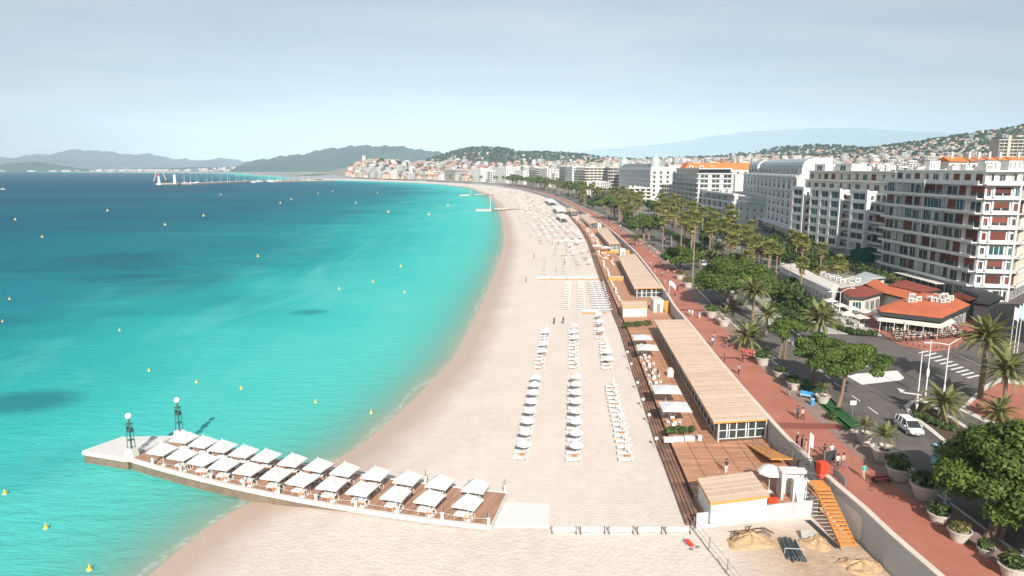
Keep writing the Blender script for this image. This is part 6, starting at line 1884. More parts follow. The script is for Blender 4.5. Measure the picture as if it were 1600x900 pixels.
def date_palm(label, px, py, hgt, R_, seed, zb=3.05, lean=(0, 0), n=46, trunk_r=.24, group=None, base=None, name='date_palm'):
    b = base if base is not None else P3(px, py, zb); t = thing(name, label, 'palm', (b.x, b.y, zb), group=group); rg = random.Random(seed)
    mb = MB(); N = max(4, int(hgt / .28)); prev = None
    for i in range(N):
        u0, u1 = i / N, (i + 1) / N; p = Vector((lean[0] * u0 ** 1.5, lean[1] * u0 ** 1.5, hgt * u0 - .1)); q = Vector((lean[0] * u1 ** 1.5, lean[1] * u1 ** 1.5, hgt * u1 - .1))
        r_ = trunk_r * (1.25 - .35 * u0); mb.tube(p, q, r_ * .90, r_ * 1.08, 9)
    mb.build('trunk', M['palm_bark'], t)
    mb = MB(); mb.lathe([(trunk_r * .9, -.5), (trunk_r * 1.7, -.1), (trunk_r * 1.6, .25), (.05, .6)], 10, (lean[0], lean[1], hgt)); mb.build('crown_shaft', M['palm_bark'], t)
    k = R_ / 2.75; ga = 2.39996
    for i in range(n):
        f = i / n; nm = 'up' if f < .14 else 'high' if f < .38 else 'mid' if f < .66 else 'low' if f < .88 else 'hang'
        o = link('frond', FR[nm][rg.randrange(2)], t, (lean[0], lean[1], hgt + .1 + .25 * (1 - f)), i * ga + rg.uniform(-.2, .2), (k * rg.uniform(.85, 1.1),) * 3)
        o.rotation_euler = (rg.uniform(-.2, .2), rg.uniform(-.12, .12), o.rotation_euler[2])
    return t
date_palm('tall date palm with arching crown beside the crosswalk, in front of the terrace', 1531, 622, 8.2, 3.9, 1, lean=(1.2, 1.6), n=56, trunk_r=.34)
date_palm('date palm at the right edge in front of the tall palm by the crosswalk', 1568, 640, 5.2, 3.6, 2, lean=(0, .3), n=50)
date_palm('low date palm on the median beside the street lamps', 1468, 657, 1.9, 3.1, 3, lean=(.5, .2), n=46)
date_palm('small date palm on the verge under the right edge palms', 1560, 655, .6, 2.6, 4, n=34)
date_palm('tall date palm above the restaurant hedge, right of the big round pine', 1176, 500, 5.9, 4.0, 5, n=56, trunk_r=.3)
date_palm('short date palm with drooping crown beside the promenade steps', 1168, 545, 1.9, 3.6, 6, n=50)
date_palm('date palm behind the two-trunked pine, across the road', 1276, 545, 5.0, 4.1, 7, lean=(.3, 0), n=52)
date_palm('date palm behind the potted palms by the double-armed lamp', 1197, 522, 3.6, 3.0, 8, n=44)
date_palm('dark date palm under the fan palms beyond the round pine', 1120, 408, 4.2, 4.0, 9, n=34)
date_palm('small date palm in front of the promenade red seats', 992, 384, 2.5, 3.4, 10, n=30)
date_palm('far date palm right of the flag pole by the promenade', 1095, 420, 3.0, 3.4, 11, n=30)

# --- fan palms: tall thin trunks, round heads, brown skirts
def fan_head(seed, R_=1.7):
    rg = random.Random(seed); mb = MB(); tint = []
    for i in range(46):
        f = i / 46; el = 1.35 - 2.15 * f + rg.uniform(-.15, .15); az_ = i * 2.39996 + rg.uniform(-.2, .2)
        d = Vector((math.cos(el) * math.cos(az_), math.cos(el) * math.sin(az_), math.sin(el))); c = d * R_ * rg.uniform(.5, .68)
        side = d.cross(Vector((0, 0, 1))); side = side.normalized() if side.length > .05 else Vector((1, 0, 0)); up_ = side.cross(d)
        rr_ = R_ * rg.uniform(.40, .55); tn = rg.uniform(.1, .95)
        for k in range(7):
            a = (k - 3) * .44; e = c + (d * math.cos(a) + side * math.sin(a)) * rr_ + Vector((0, 0, -.16 * rr_ * (1 + abs(a)))); w = (side * math.cos(a) - d * math.sin(a)) * rr_ * .16
            m_ = c + (d * math.cos(a) + side * math.sin(a)) * rr_ * .6
            mb.add([c, m_ - w, e, m_ + w], [(0, 1, 2, 3)]); tint.append(min(1, max(0, tn + rg.uniform(-.15, .15))))
        mb.add([Vector((0, 0, 0)), c + side * .04, c - side * .04], [(0, 1, 2)]); tint.append(.6)
    me = mb.mesh('crown', M['fan']); a_ = me.attributes.new('tint', 'FLOAT', 'FACE'); a_.data.foreach_set('value', np.array(tint, np.float32)); return me
FH = [fan_head(i) for i in range(4)]
def skirt_mesh(seed):
    rg = random.Random(seed); mb = MB(); tint = []
    for i in range(40):
        a = rg.uniform(0, 6.28); z = rg.uniform(-1.3, -.1); r0 = .18; c = Vector((math.cos(a), math.sin(a), 0)); s_ = Vector((-math.sin(a), math.cos(a), 0))
        p = c * r0 + Vector((0, 0, z)); q = c * rg.uniform(.45, .9) + Vector((0, 0, z - rg.uniform(.5, 1.1)))
        mb.add([p - s_ * .05, p + s_ * .05, q + s_ * .2, q - s_ * .2], [(0, 1, 2, 3)]); tint.append(rg.random())
    me = mb.mesh('skirt', M['dead']); a_ = me.attributes.new('tint', 'FLOAT', 'FACE'); a_.data.foreach_set('value', np.array(tint, np.float32)); return me
SK = [skirt_mesh(i) for i in range(3)]
mb = MB(); mb.path([(0, 0, -.2), (.03, 0, .3), (.0, .03, .6), (0, 0, 1)], [.23, .19, .165, .15], 8); TRK = mb.mesh('trunk', M['palm_bark'])
rg = random.Random(77)
def fan_palm(b, hgt, label, s=1.0, group='tall fan palms along the boulevard'):
    t = thing('fan_palm', label, 'palm', b, rg.uniform(0, 6), group)
    link('trunk', TRK, t, (0, 0, 0), 0, (s, s, hgt)); link('crown', rg.choice(FH), t, (0, 0, hgt), 0, (s, s, s)); link('skirt', rg.choice(SK), t, (0, 0, hgt), 0, (s, s, s * rg.uniform(.7, 1.2)))
# measured: crown centre and foot of each palm
FP_ = [(1082, 340, 1082, 440), (1040, 318, 1038, 378), (1049, 333, 1049, 384), (1061, 340, 1064, 388), (1078, 324, 1079, 384), (1080, 350, 1080, 402), (1096, 332, 1096, 390), (1066, 345, 1069, 398), (1120, 342, 1118, 398), (1128, 350, 1128, 402),
       (1142, 329, 1138, 392), (1151, 338, 1143, 396), (1160, 360, 1158, 410), (1170, 369, 1168, 415), (1174, 382, 1174, 425), (990, 308, 991, 352), (999, 305, 1000, 350), (1187, 388, 1187, 440), (1203, 384, 1202, 432), (1214, 390, 1211, 446), (1250, 411, 1250, 468), (1108, 356, 1108, 404), (1135, 356, 1133, 405)]
for i, (cx, cy, bx, by) in enumerate(FP_):
    b = P3(bx, by); h = z_at(cx, cy, b.y) - 3.05
    s = max(1.15, min(1.6, b.y / 165))
    fan_palm(b, h, 'tall fan palm with brown skirt, %s counted from the left of the boulevard row' % ORD[sorted(FP_).index((cx, cy, bx, by))], s)
for i in range(88):
    y = 360 * math.exp(rg.random() * math.log(1250 / 360)); b = Vector(off(y, rg.choice([13, 27, 30, 42, 47]) + rg.uniform(-2, 2), 3.05)); b.z = 3.05
    fan_palm(b, rg.uniform(9.5, 15.5), 'fan palm in the dense grove left of the domed hotel', 1.8, 'fan palms of the far grove')
for i in range(20):
    y = rg.uniform(178, 355); d_ = rg.choice([12.5, 26, 29, 45, 49, 53]) + rg.uniform(-1.5, 1.5); b = Vector(off(y, d_, 3.05)); fan_palm(b, rg.uniform(7.5, 12.5), 'fan palm in the thick planting of the boulevard before the hotels', 1.4, 'fan palms filling the boulevard')
for i in range(26):
    y = rg.uniform(1300, 2150); b = Vector(off(y, rg.uniform(10, 50), 3.05)); fan_palm(b, rg.uniform(10, 15), 'tiny far palm along the end of the bay road', 1.9, 'far palms at the end of the bay')

# --- bushes and round trees
def round_tree(seed, n=900, R_=3.2, size=.55, mat='bush'):
    rg_ = random.Random(seed); lob = []
    for i in range(14):
        a, r_ = rg_.uniform(0, 6.28), R_ * .55 * math.sqrt(rg_.random()); s = R_ * rg_.uniform(.3, .5); lob.append((r_ * math.cos(a), r_ * math.sin(a), R_ * rg_.uniform(.9, 1.75), s, s, s * .85))
    return leaves(lob, n, size, seed, 'crown', M[mat], .4)
RT = [round_tree(200 + i) for i in range(5)]
mb = MB(); mb.path([(0, 0, -2), (0, 0, 1.5), (.2, .1, 3.2)], [.35, .28, .14], 6); RTT = mb.mesh('trunk', M['bark'])
def town_tree(x, y, s, lb, grp, z=None):
    t = thing('round_tree', lb, 'tree', (x, y, town_base(x, y) if z is None else z), rg.uniform(0, 6), grp); t.scale = (s, s, s * rg.uniform(.8, 1.2))
    link('trunk', RTT, t); link('crown', rg.choice(RT), t); return t
for i in range(70):
    y = rg.uniform(260, 900); x = float(par_x(y)) + rg.uniform(75, 500) * (y / 900) + 40
    if not clear(x, y, -8): continue
    town_tree(x, y, rg.uniform(1.0, 1.9), 'dark green round tree growing between the houses of the town', 'trees between the town houses')
for i in range(80):
    y = rg.uniform(215, 760); b = off(y, rg.choice([13, 27, 46, 50, 55, 60]) + rg.uniform(-2, 2)); town_tree(b[0], b[1], rg.uniform(.8, 1.3), 'green round tree in front of the sea-front hotels', 'trees in front of the hotels', 3.0)
for i, (px, py) in enumerate(((1198, 452), (1216, 470), (1240, 481), (1262, 492), (1288, 506), (1228, 462), (1180, 448), (1150, 432))):
    p = P3(px, py); town_tree(p.x, p.y, (.8, .7, .85, .75, .7, .9, .9, 1.0)[i], 'dark round tree before the white shops, %s from the left' % ORD[sorted([1198, 1216, 1240, 1262, 1288, 1228, 1180, 1150]).index(px)], 'trees before the white shops', 3.05)
# wooded hills: clumps past counting
rg2 = np.random.default_rng(12); VV, FF, TT_ = [], [], []; base = 0
src = []
for me in RT[:3]:
    co = np.empty(len(me.vertices) * 3, np.float32); me.vertices.foreach_get('co', co); co = co.reshape(-1, 4, 3)
    src.append(co[rg2.choice(len(co), 46, replace=False)])
cl = []
while len(cl) < 5200:
    h = HILLS[rg2.choice(10, p=np.array([3, 1.6, 2.5, 1.8, 1.2, .5, .6, .8, 1, .8]) / 13.8)]
    x, y = h[0] + rg2.normal() * h[2] * .62, h[1] + rg2.normal() * h[3] * .62
    if y < 1200 or x < float(par_x(min(y, 2300))) + 60 or abs(x / y) > .82: continue
    cl.append((x, y))
for i in range(800):
    y = 900 * math.exp(rg2.random() * math.log(3.4)); x = float(par_x(min(y, 2300))) + 110 + rg2.random() * (.8 * y - 100); cl.append((x, y))
cx_ = np.array(cl); cz = ground(cx_[:, 0], cx_[:, 1])
for (x, y), z in zip(cl, cz):
    q = src[rg2.integers(3)]; s = rg2.uniform(1.3, 3.0); VV.append((q * np.array([s, s, s * .9]) * 1.0 + np.array([x, y, z - 1])).reshape(-1, 3)); TT_.append(np.clip(rg2.random(46) * .5 + rg2.random() * .4, 0, 1))
V_ = np.concatenate(VV); ctr = V_.reshape(-1, 4, 3).mean(1, keepdims=True); V_ = (ctr + (V_.reshape(-1, 4, 3) - ctr) * 2.6).reshape(-1, 3)
me = np_mesh('hill_woods', V_, np.arange(len(V_)).reshape(-1, 4), M['bush'])
a_ = me.attributes.new('tint', 'FLOAT', 'FACE'); a_.data.foreach_set('value', np.concatenate(TT_).astype(np.float32)); stuff(link('hill_woods', me))

# --- planters along the promenade
def bush_mesh(seed, R_=.9, n=420, size=.16, mat='bush', flat=.8):
    rg_ = random.Random(seed); lob = []
    for i in range(9):
        a, r_ = rg_.uniform(0, 6.28), R_ * .55 * math.sqrt(rg_.random()); s = R_ * rg_.uniform(.35, .55); lob.append((r_ * math.cos(a), r_ * math.sin(a), R_ * flat * rg_.uniform(.3, .8), s, s, s * flat))
    return leaves(lob, n, size, seed, 'shrub', M[mat], .4)
BU = [bush_mesh(300 + i) for i in range(4)]; DBU = [bush_mesh(320 + i, mat='dry_bush') for i in range(3)]
def planter(label, px, py, r_, kind, seed, h=None):
    b = P3(px, py, 3.12); t = thing('planter_bowl', label, 'planter', b); h = h or r_ * 1.05
    mb = MB(); mb.lathe([(r_ * .62, 0), (r_ * .70, h * .25), (r_ * .9, h * .85), (r_ * 1.0, h * .88), (r_ * 1.02, h), (r_ * .88, h), (r_ * .86, h * .86)], 20); mb.build('bowl', M['bowl'], t, smooth=False)
    mb = MB(); mb.lathe([(r_ * .86, h * .80), (r_ * .4, h * .86), (.02, h * .88)], 16); mb.build('soil', M['soil'], t)
    rg_ = random.Random(seed)
    if kind in ('bush', 'dry'):
        link('shrub', rg_.choice(BU if kind == 'bush' else DBU), t, (0, 0, h * .85), rg_.uniform(0, 6), (r_ * 1.15,) * 3)
    else:
        mb = MB(); mb.tube((0, 0, h * .8), (0, 0, h + r_ * .9), .14, .10, 8); mb.build('stem', M['palm_bark'], t)
        for i in range(24):
            f = i / 24; nm = 'up' if f < .25 else 'high' if f < .55 else 'mid' if f < .85 else 'low'
            link('frond', FR[nm][i % 2], t, (0, 0, h + r_ * .85), i * 2.4, (r_ * .48 * rg_.uniform(.85, 1.1),) * 3)
    return t
for i, (px, py, r_, k, lb) in enumerate(((1350, 690, 1.05, 'palm', 'pale bowl with feathery palm at the end of the lawn strip, near the car'),
        (1380, 719, 1.45, 'palm', 'large pale bowl with small palm, next nearer than the one by the car'), (1403, 748, 1.35, 'bush', 'large pale bowl with dark shrub beside the red bench'),
        (1444, 777, 1.45, 'bush', 'large pale bowl with dark shrub in front of the pale blue van'), (1465, 816, .95, 'bush', 'medium pale bowl at the foot of the leaning sign'),
        (1498, 844, 1.0, 'dry', 'pale bowl with yellow flowering shrub left of the two pine trunks'), (1539, 867, .72, 'bush', 'small pale bowl under the big pine'), (1581, 902, 1.1, 'bush', 'pale bowl cut by the bottom right corner'),
        (1285, 629, 1.05, 'palm', 'pale bowl with spiky palm beside the blue bin'), (1240, 608, 1.1, 'bush', 'pale bowl with dark shrub beside the teal bench'), (1218, 590, 1.05, 'bush', 'pale bowl with round dark shrub under the two-trunked pine'),
        (1192, 570, 1.35, 'bush', 'wide pale bowl with bright green leaves by the red seats'), (1131, 509, 1.4, 'palm', 'pale bowl with palm in the shade near the drooping date palm'), (1112, 496, 1.5, 'bush', 'pale bowl in the shade of the large round pine'),
        (1075, 449, 1.5, 'dry', 'pale bowl with dry plants by the flag pole'), (1062, 436, 1.4, 'dry', 'pale bowl second from the flag pole, further away'))):
    planter(lb, px, py, r_, k, 400 + i)
# lawn, beds, hedges
mb = MB(); q = [P3(1240, 594, 3.13), P3(1262, 592, 3.13), P3(1346, 664, 3.13), P3(1322, 672, 3.13)]; mb.prism([(p.x, p.y) for p in q[::-1]], 3.0, 3.13); tag(stuff(mb.build('lawn', M['lawn'])), 'strip of bright green lawn between planters and kerb', 'lawn')
def hedge(label, pts, w, h, seed, mat='bush', zb=3.0, cat='hedge', n=60, size=.3, name='hedge'):
    lob = []; rg_ = random.Random(seed)
    for i in range(len(pts) - 1):
        a, b = Vector(pts[i]), Vector(pts[i + 1]); L = (b - a).length; k = max(2, int(L / (w * .5)))
        for j in range(k):
            p = a.lerp(b, j / k); s = w * rg_.uniform(.4, .62); lob.append((p.x - pts[0][0] + rg_.uniform(-.2, .2) * w, p.y - pts[0][1] + rg_.uniform(-.2, .2) * w, h * .5, s, s, h * rg_.uniform(.4, .62)))
    o = link(name, leaves(lob, n * len(lob), size, seed, name, M[mat], .4), None, (pts[0][0], pts[0][1], zb)); tag(o, label, cat); return o
hedge('dark shrubs in the bed by the lawn and pale bowl palm', [P3(1296, 655), P3(1306, 660)], 1.3, 1.1, 1, n=160, size=.16)
hedge('row of green shrubs in three white boxes on the near terrace', [at(1041, 682, DZ), at(1090, 680, DZ)], 1.0, .95, 2, zb=1.2, n=110, size=.15, name='shrub_row')
for i in range(4):
    p = at((1045, 1060, 1077, 1093)[i], 690 - i, DZ); mb = MB(); w = 1.25 if i < 3 else .45; mb.prism([(-w / 2, -.3), (w / 2, -.3), (w / 2 + .06, .3), (-w / 2 - .06, .3)], 0, .5); mb.box(-w / 2 - .04, w / 2 + .04, -.35, .35, .5, .56)
    tag(mb.build('planter_box', M['white'], None, (p.x, p.y, DZ)), '%s white planter box of the row at the near end of the terrace' % ORD[i], 'planter box', 'white planter boxes')
hedge('low shrubs between the blank white kiosk and the terrace parasols', [at(975, 512, DZ), at(998, 510, DZ), at(1018, 509, DZ)], 1.3, 1.2, 3, zb=DZ, n=90, size=.2, name='shrub_row')
hedge('dry yellow hedge along the front garden of the gridded block', [P3(1190, 404), P3(1240, 400)], 7, 4.0, 4, 'dry_bush', n=110, size=.55)
hedge('green garden shrubs between white shop building and gridded block', [P3(1240, 428), P3(1285, 421), P3(1330, 412)], 6, 3.4, 5, 'bush', n=110, size=.5)
hedge('yellowish shrubs behind the white shop building', [P3(1270, 434), P3(1320, 424)], 4, 3.0, 6, 'dry_bush', n=110, size=.45)
hedge('overgrown plants at the foot of the brown-shuttered block', [P3(1388, 440), P3(1404, 446)], 3, 2.6, 7, 'dry_bush', n=110, size=.35)
hedge('dark hedge along the far side of the road by the double-armed lamp', [P3(1205, 480), P3(1270, 520)], 2.2, 1.8, 8, 'bush', n=90, size=.3)
hedge('dark planting on the median under the low date palm', [P3(1432, 652), P3(1462, 664), P3(1490, 676)], 1.6, .9, 9, 'bush', n=100, size=.2)
hedge('long dark hedge with trees along the hotel side of the boulevard', [off(y_, 51, 3.0) for y_ in (228, 260, 300, 350, 420)], 6, 4.5, 21, 'bush', n=100, size=.55)
hedge('long olive hedge in front of the long pale hotel', [off(y_, 60, 3.0) for y_ in (250, 290, 340, 400)], 6, 3.5, 22, 'dry_bush', n=100, size=.55)
hedge('dark garden shrubs before the gridded block', [off(y_, 66, 3.0) for y_ in (205, 230, 262)], 7, 3.2, 23, 'bush', n=100, size=.5)
hedge('dark shrubs on the forecourt between road and white shops', [P3(1222, 468), P3(1262, 486), P3(1300, 500)], 2.4, 2.2, 24, 'bush', n=110, size=.3)
hedge('leafy planting under the fan palms on the road divider', [off(y_, 27, 3.0) for y_ in (150, 190, 240, 300, 360)], 3.0, 2.2, 25, 'bush', n=80, size=.35)
hedge('green planting on the median beyond the round pine', [P3(1090, 410), P3(1060, 395)], 4, 2.2, 10, 'bush', n=80, size=.4)
hedge('dark clipped hedge along the kerb before the white shops', [P3(1300, 512), P3(1335, 524), P3(1372, 526)], 1.2, 1.3, 31, 'bush', n=120, size=.2)

# ---------------------------------------------------------------- road markings, median, pavements
def sheet(name, pix, z, mat, z0=None, cat=None, label=None):
    mb = MB(); P = [at(a, b, z) for a, b in pix]; pp = [(p.x, p.y) for p in P]
    if sum(pp[i][0] * pp[(i + 1) % len(pp)][1] - pp[(i + 1) % len(pp)][0] * pp[i][1] for i in range(len(pp))) < 0: pp = pp[::-1]
    if z0 is None: mb.add([(x, y, z) for x, y in pp], [tuple(range(len(pp)))])
    else: mb.prism(pp, z0, z)
    return struct(mb.build(name, mat))
def dash(name, px0, py0, px1, py1, w=.16, z=3.009):
    a, b = at(px0, py0, z), at(px1, py1, z); d = (b - a).normalized(); n = Vector((-d.y, d.x, 0)) * w / 2
    mb = MB(); mb.add([a - n, b - n, b + n, a + n], [(0, 1, 2, 3)]); return struct(mb.build(name, M['marking']))
for q in ((1240, 544, 1253, 556), (1280, 577.5, 1298, 592), (1303.5, 597.7, 1324, 610.7), (1331, 618, 1344, 626.6), (1357, 636, 1372, 647), (1205, 512, 1218, 524), (1168, 474, 1180, 486)): dash('lane_dash', *q, .2)
dash('road_line', 1215, 496, 1305, 570, .18); dash('road_line', 1305, 570, 1327, 588, .18)
dash('road_line', 1382, 588, 1372, 575, .14)
sheet('hatched_island', [(1324, 588), (1338, 584), (1402, 579), (1413, 590), (1408, 594), (1347, 601)], 3.012, M['marking'])
for pts in (((1347, 572), (1357, 571), (1358, 568), (1378, 566), (1378, 568.5), (1360, 571), (1352, 574)), ((1410, 612), (1440, 616), (1440, 618), (1412, 614.5)), ((1402, 606), (1414, 610), (1408, 614))):
    sheet('road_arrow', list(pts), 3.010, M['marking'])
for i in range(10):
    k = i / 9
    x0, y0 = 1436 + k * 75, 551.5 + k * 39; x1, y1 = x0 + 19, y0 - 4.2
    a, b = at(x0, y0, 3.01), at(x1, y1, 3.01); mb = MB(); n = Vector((0, .28, 0))
    mb.add([a - n, b - n, b + n, a + n], [(0, 1, 2, 3)]); struct(mb.build('crossing_stripe', M['marking']))
sheet('median_kerb', [(1413, 634), (1421, 627), (1439, 622), (1462, 634), (1530, 678), (1640, 755), (1640, 830), (1560, 760), (1454, 674), (1419, 646)], 3.12, M['pale_concrete'], 2.9)
sheet('median_bed', [(1421, 636), (1428, 630), (1440, 627), (1460, 638), (1528, 682), (1636, 760), (1636, 820), (1562, 756), (1458, 670), (1426, 646)], 3.135, M['soil'], 2.95)
sheet('far_median', [(1105, 436), (1120, 436), (1212, 500), (1250, 536), (1240, 540), (1160, 474)], 3.12, M['concrete'], 2.9)
sheet('terrace_paving', [(1335, 497), (1376, 520), (1402, 537), (1454, 548), (1490, 544), (1514, 531), (1558, 506), (1540, 490), (1500, 500), (1400, 480)], 3.125, M['paving'], 2.9)
sheet('pavement', [(1180, 470), (1213, 500), (1290, 520), (1340, 522), (1378, 524), (1374, 520), (1335, 497), (1300, 478), (1214, 446), (1170, 425)], 3.12, M['concrete'], 2.9)
sheet('palm_island', [(1498, 640), (1535, 604), (1560, 590), (1640, 600), (1700, 680), (1640, 690), (1540, 660)], 3.12, M['pale_concrete'], 2.9)
sheet('palm_island_paving', [(1508, 638), (1540, 610), (1562, 597), (1636, 606), (1690, 676), (1638, 684), (1545, 656)], 3.135, M['paving'], 2.95)
for q in ([(1186, 556), (1204, 551), (1212, 560), (1194, 566)], [(1195, 667), (1242, 655), (1247, 660), (1201, 673)]): pass
# paving steps: darker bands across the promenade
for (x0, y0, x1, y1) in ((1156, 556, 1160, 560),): pass
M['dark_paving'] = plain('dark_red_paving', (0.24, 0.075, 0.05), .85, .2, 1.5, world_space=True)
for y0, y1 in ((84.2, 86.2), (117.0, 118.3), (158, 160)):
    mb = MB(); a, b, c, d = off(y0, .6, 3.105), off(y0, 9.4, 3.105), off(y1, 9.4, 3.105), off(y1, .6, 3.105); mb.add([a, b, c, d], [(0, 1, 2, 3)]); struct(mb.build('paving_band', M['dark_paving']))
M['shade_paving'] = None

# ---------------------------------------------------------------- restaurant with red roofs, shops
def roof_block(name, label, pix, z, mat, base=3.1, th=.5, wallm='w_pale', over=.8, cat='restaurant', wins=True, fascia='metal_dark'):
    P = [at(a, b, z) for a, b in pix]; pp = [(p.x, p.y) for p in P]
    if sum(pp[i][0] * pp[(i + 1) % len(pp)][1] - pp[(i + 1) % len(pp)][0] * pp[i][1] for i in range(len(pp))) < 0: pp = pp[::-1]
    O = pp[0]; L2 = [(x - O[0], y - O[1]) for x, y in pp]
    t = thing(name, label, cat, (O[0], O[1], base)); h = z - base
    mb = MB(); mb.prism(inset(L2, over), 0, h - th); mb.build('wall', M[wallm], t)
    mb = MB(); mb.prism(L2, h - th, h - .06); mb.build('fascia', M[fascia], t)
    cx = sum(p[0] for p in L2) / len(L2); cy = sum(p[1] for p in L2) / len(L2); n_ = len(L2)
    mb = MB(); i4 = inset(L2, 2.2)
    mb.add([(*p, h - .05) for p in inset(L2, -.12)] + [(*p, h + .22) for p in i4], [(i, (i + 1) % n_, n_ + (i + 1) % n_, n_ + i) for i in range(n_)] + [tuple(range(n_, 2 * n_))]); mb.build('roof', M[mat], t)
    if wins:
        q = inset(L2, over)
        for i in range(n_):
            a, b = q[i], q[(i + 1) % n_]; LL = math.dist(a, b)
            if (b[1] - a[1]) * 0 + (b[0] - a[0]) > -LL * .95:
                for k in range(int(LL / 2.6)): put_window(t, 'teal' if k % 3 == 0 else 'glass', a, b, (k + .5) * LL / int(LL / 2.6), .1, 1.9, 2.4)
    return t, L2, h
M['red_roof'] = plain('red_roof_sheet', (0.52, 0.135, 0.06), .85, .22, .35, .01); M['dark_red_roof'] = plain('dark_red_roof_sheet', (0.25, 0.06, 0.035), .85, .22, .4, .01)
rest, RL, rh = roof_block('restaurant', 'large red-roofed corner restaurant with white awning over a crowded terrace', [(1371, 480), (1377, 486.5), (1471, 497), (1488.6, 488.5), (1516, 476), (1486, 461), (1440, 457)], 7.2, 'red_roof', th=.9, wallm='metal_dark')
# awnings round the front
_c = sum((Vector((p[0], p[1], 0)) for p in RL), Vector()) / len(RL)
def _rp(px, py, o, z):
    p = at(px, py, 7.2); v = Vector((p.x - rest.location.x, p.y - rest.location.y, 0)); d = (v - _c).normalized()
    return Vector((p.x + d.x * o, p.y + d.y * o, z))
_FR = ((1371, 480), (1377, 486.5), (1471, 497), (1488.6, 488.5))
AW = [_rp(a, b, -.3, 5.95) for a, b in _FR]; AO = [_rp(a, b, .95, 5.6) for a, b in _FR]
O = rest.location
for i in range(3):
    mb = MB(); pts = [AW[i], AW[i + 1], AO[i + 1], AO[i]]
    mb.add([(p.x - O.x, p.y - O.y, p.z - O.z) for p in pts] + [(p.x - O.x, p.y - O.y, p.z - O.z - .06) for p in pts] , [(0, 3, 2, 1), (4, 5, 6, 7), (0, 1, 5, 4), (1, 2, 6, 5), (2, 3, 7, 6), (3, 0, 4, 7)])
    p, q = AO[i], AO[i + 1]; mb.add([(p.x - O.x, p.y - O.y, p.z - O.z), (q.x - O.x, q.y - O.y, q.z - O.z), (q.x - O.x, q.y - O.y, q.z - O.z - .28), (p.x - O.x, p.y - O.y, p.z - O.z - .28)], [(0, 1, 2, 3)])
    mb.build('awning', M['awning'], rest)
for i, u in enumerate((.05, .28, .5, .73, .95)):
    p = AO[1].lerp(AO[2], u); mb = MB(); mb.tube((p.x - O.x, p.y - O.y, 0), (p.x - O.x, p.y - O.y, 2.2), .05, None, 6); mb.build('awning_post', M['metal_white'], rest)
roof_block('restaurant', 'red-roofed restaurant wing on the left with darker crown and cream awnings', [(1313, 451), (1350, 446), (1381, 456), (1353, 464), (1326, 463)], 7.0, 'dark_red_roof', th=.6, wallm='w_stone')
roof_block('restaurant', 'low red roof linking the restaurant wings, with brown patches', [(1350, 442), (1367, 435.5), (1386, 446), (1436, 458), (1424, 468), (1380, 457)], 6.7, 'red_roof', wins=False)
roof_block('restaurant', 'dark brown-red roof at the back of the restaurant group', [(1388, 445), (1413, 437), (1470, 452), (1442, 457)], 6.9, 'dark_red_roof', wins=False)
roof_block('restaurant', 'small bright red roof right of the rooftop machines', [(1487, 462), (1494, 455.5), (1526, 466), (1514, 470)], 7.3, 'red_roof', wins=False)
roof_block('restaurant', 'dark flat roof between small red roof and the corner of the white apartments', [(1500, 451), (1530, 449), (1568, 464), (1545, 476), (1522, 473), (1528, 466)], 7.1, 'metal_dark', wallm='w_stone')
ps, _, sh = roof_block('shop_building', 'long low white shop building with dark openings and round vents behind the palms', [(1217, 414), (1251, 431), (1301, 455), (1312, 446), (1276, 430), (1240, 411)], 7.4, 'pale_concrete', wallm='w_white', over=.5, th=.4, fascia='white', cat='shop')
roof_block('shop_building', 'flat greenish roofed shop at the foot of the white apartments', [(1318, 437), (1352, 424), (1386, 434), (1366, 436), (1345, 446)], 6.8, 'zinc', wallm='w_stone', wins=False, cat='shop')
roof_block('shop_building', 'grey flat roofed shop with white roof boxes left of the red roofs', [(1278, 431), (1300, 424), (1322, 437), (1344, 446), (1313, 450)], 6.9, 'flat_roof', wallm='w_stone', wins=False, cat='shop')
acp = thing('rooftop_unit', '', 'air conditioner')
mb = MB(); mb.box(-.7, .7, -.5, .5, .12, 1.3); mb.box(-.6, -.4, -.4, .4, 0, .119); mb.box(.4, .6, -.4, .4, 0, .119); mb.build('case', M['w_pale'], acp)
mb = MB(); mb.lathe([(.34, 0), (.34, .06), (.3, .06), (.05, .05)], 12, (0, 0, 1.3)); mb.box(-.5, .5, -.53, -.501, .3, 1.1); mb.build('fan_grille', M['metal_grey'], acp); ACP = Proto(acp)
for i, (px, py) in enumerate(((1421, 473), (1428, 473), (1434, 471), (1424, 467), (1452, 470), (1458, 472), (1466, 473), (1472, 474), (1479, 473), (1476, 466), (1484, 470), (1469, 467), (1300, 437), (1309, 440), (1316, 443), (1322, 441), (1330, 446), (1292, 433), (1285, 431), (1340, 441), (1330, 437))):
    p = at(px, py, 7.3 if i < 12 else 6.9); ACP.put((p.x, p.y, p.z + (.1 if i < 12 else 0)), rnd.uniform(-.4, .4), 'pale rooftop machine, %s on the %s' % (ORD[i if i < 12 else i - 12], 'red restaurant roof' if i < 12 else 'grey shop roof'), 'rooftop machines', rnd.uniform(.65, .95))
a, b = at(1327, 414, 3), at(1370, 408, 3); L = (b - a).length
t = thing('green_sheet_fence', 'tall green sheet fence beside the white apartments', 'fence', a, math.atan2(b.y - a.y, b.x - a.x))
for k in range(7):
    mb = MB(); mb.box(k * L / 7 + .02, (k + 1) * L / 7 - .02, -.03, .03, 0, 5.4); mb.build('sheet', M['green_awning'], t)
    mb = MB(); mb.tube((k * L / 7, .1, 0), (k * L / 7, .1, 5.6), .06, None, 6); mb.build('post', M['metal_grey'], t)
CP3 = Proto(square_parasol('cafe_parasol', 1.35, 2.2, .55, 'cream_fabric'))
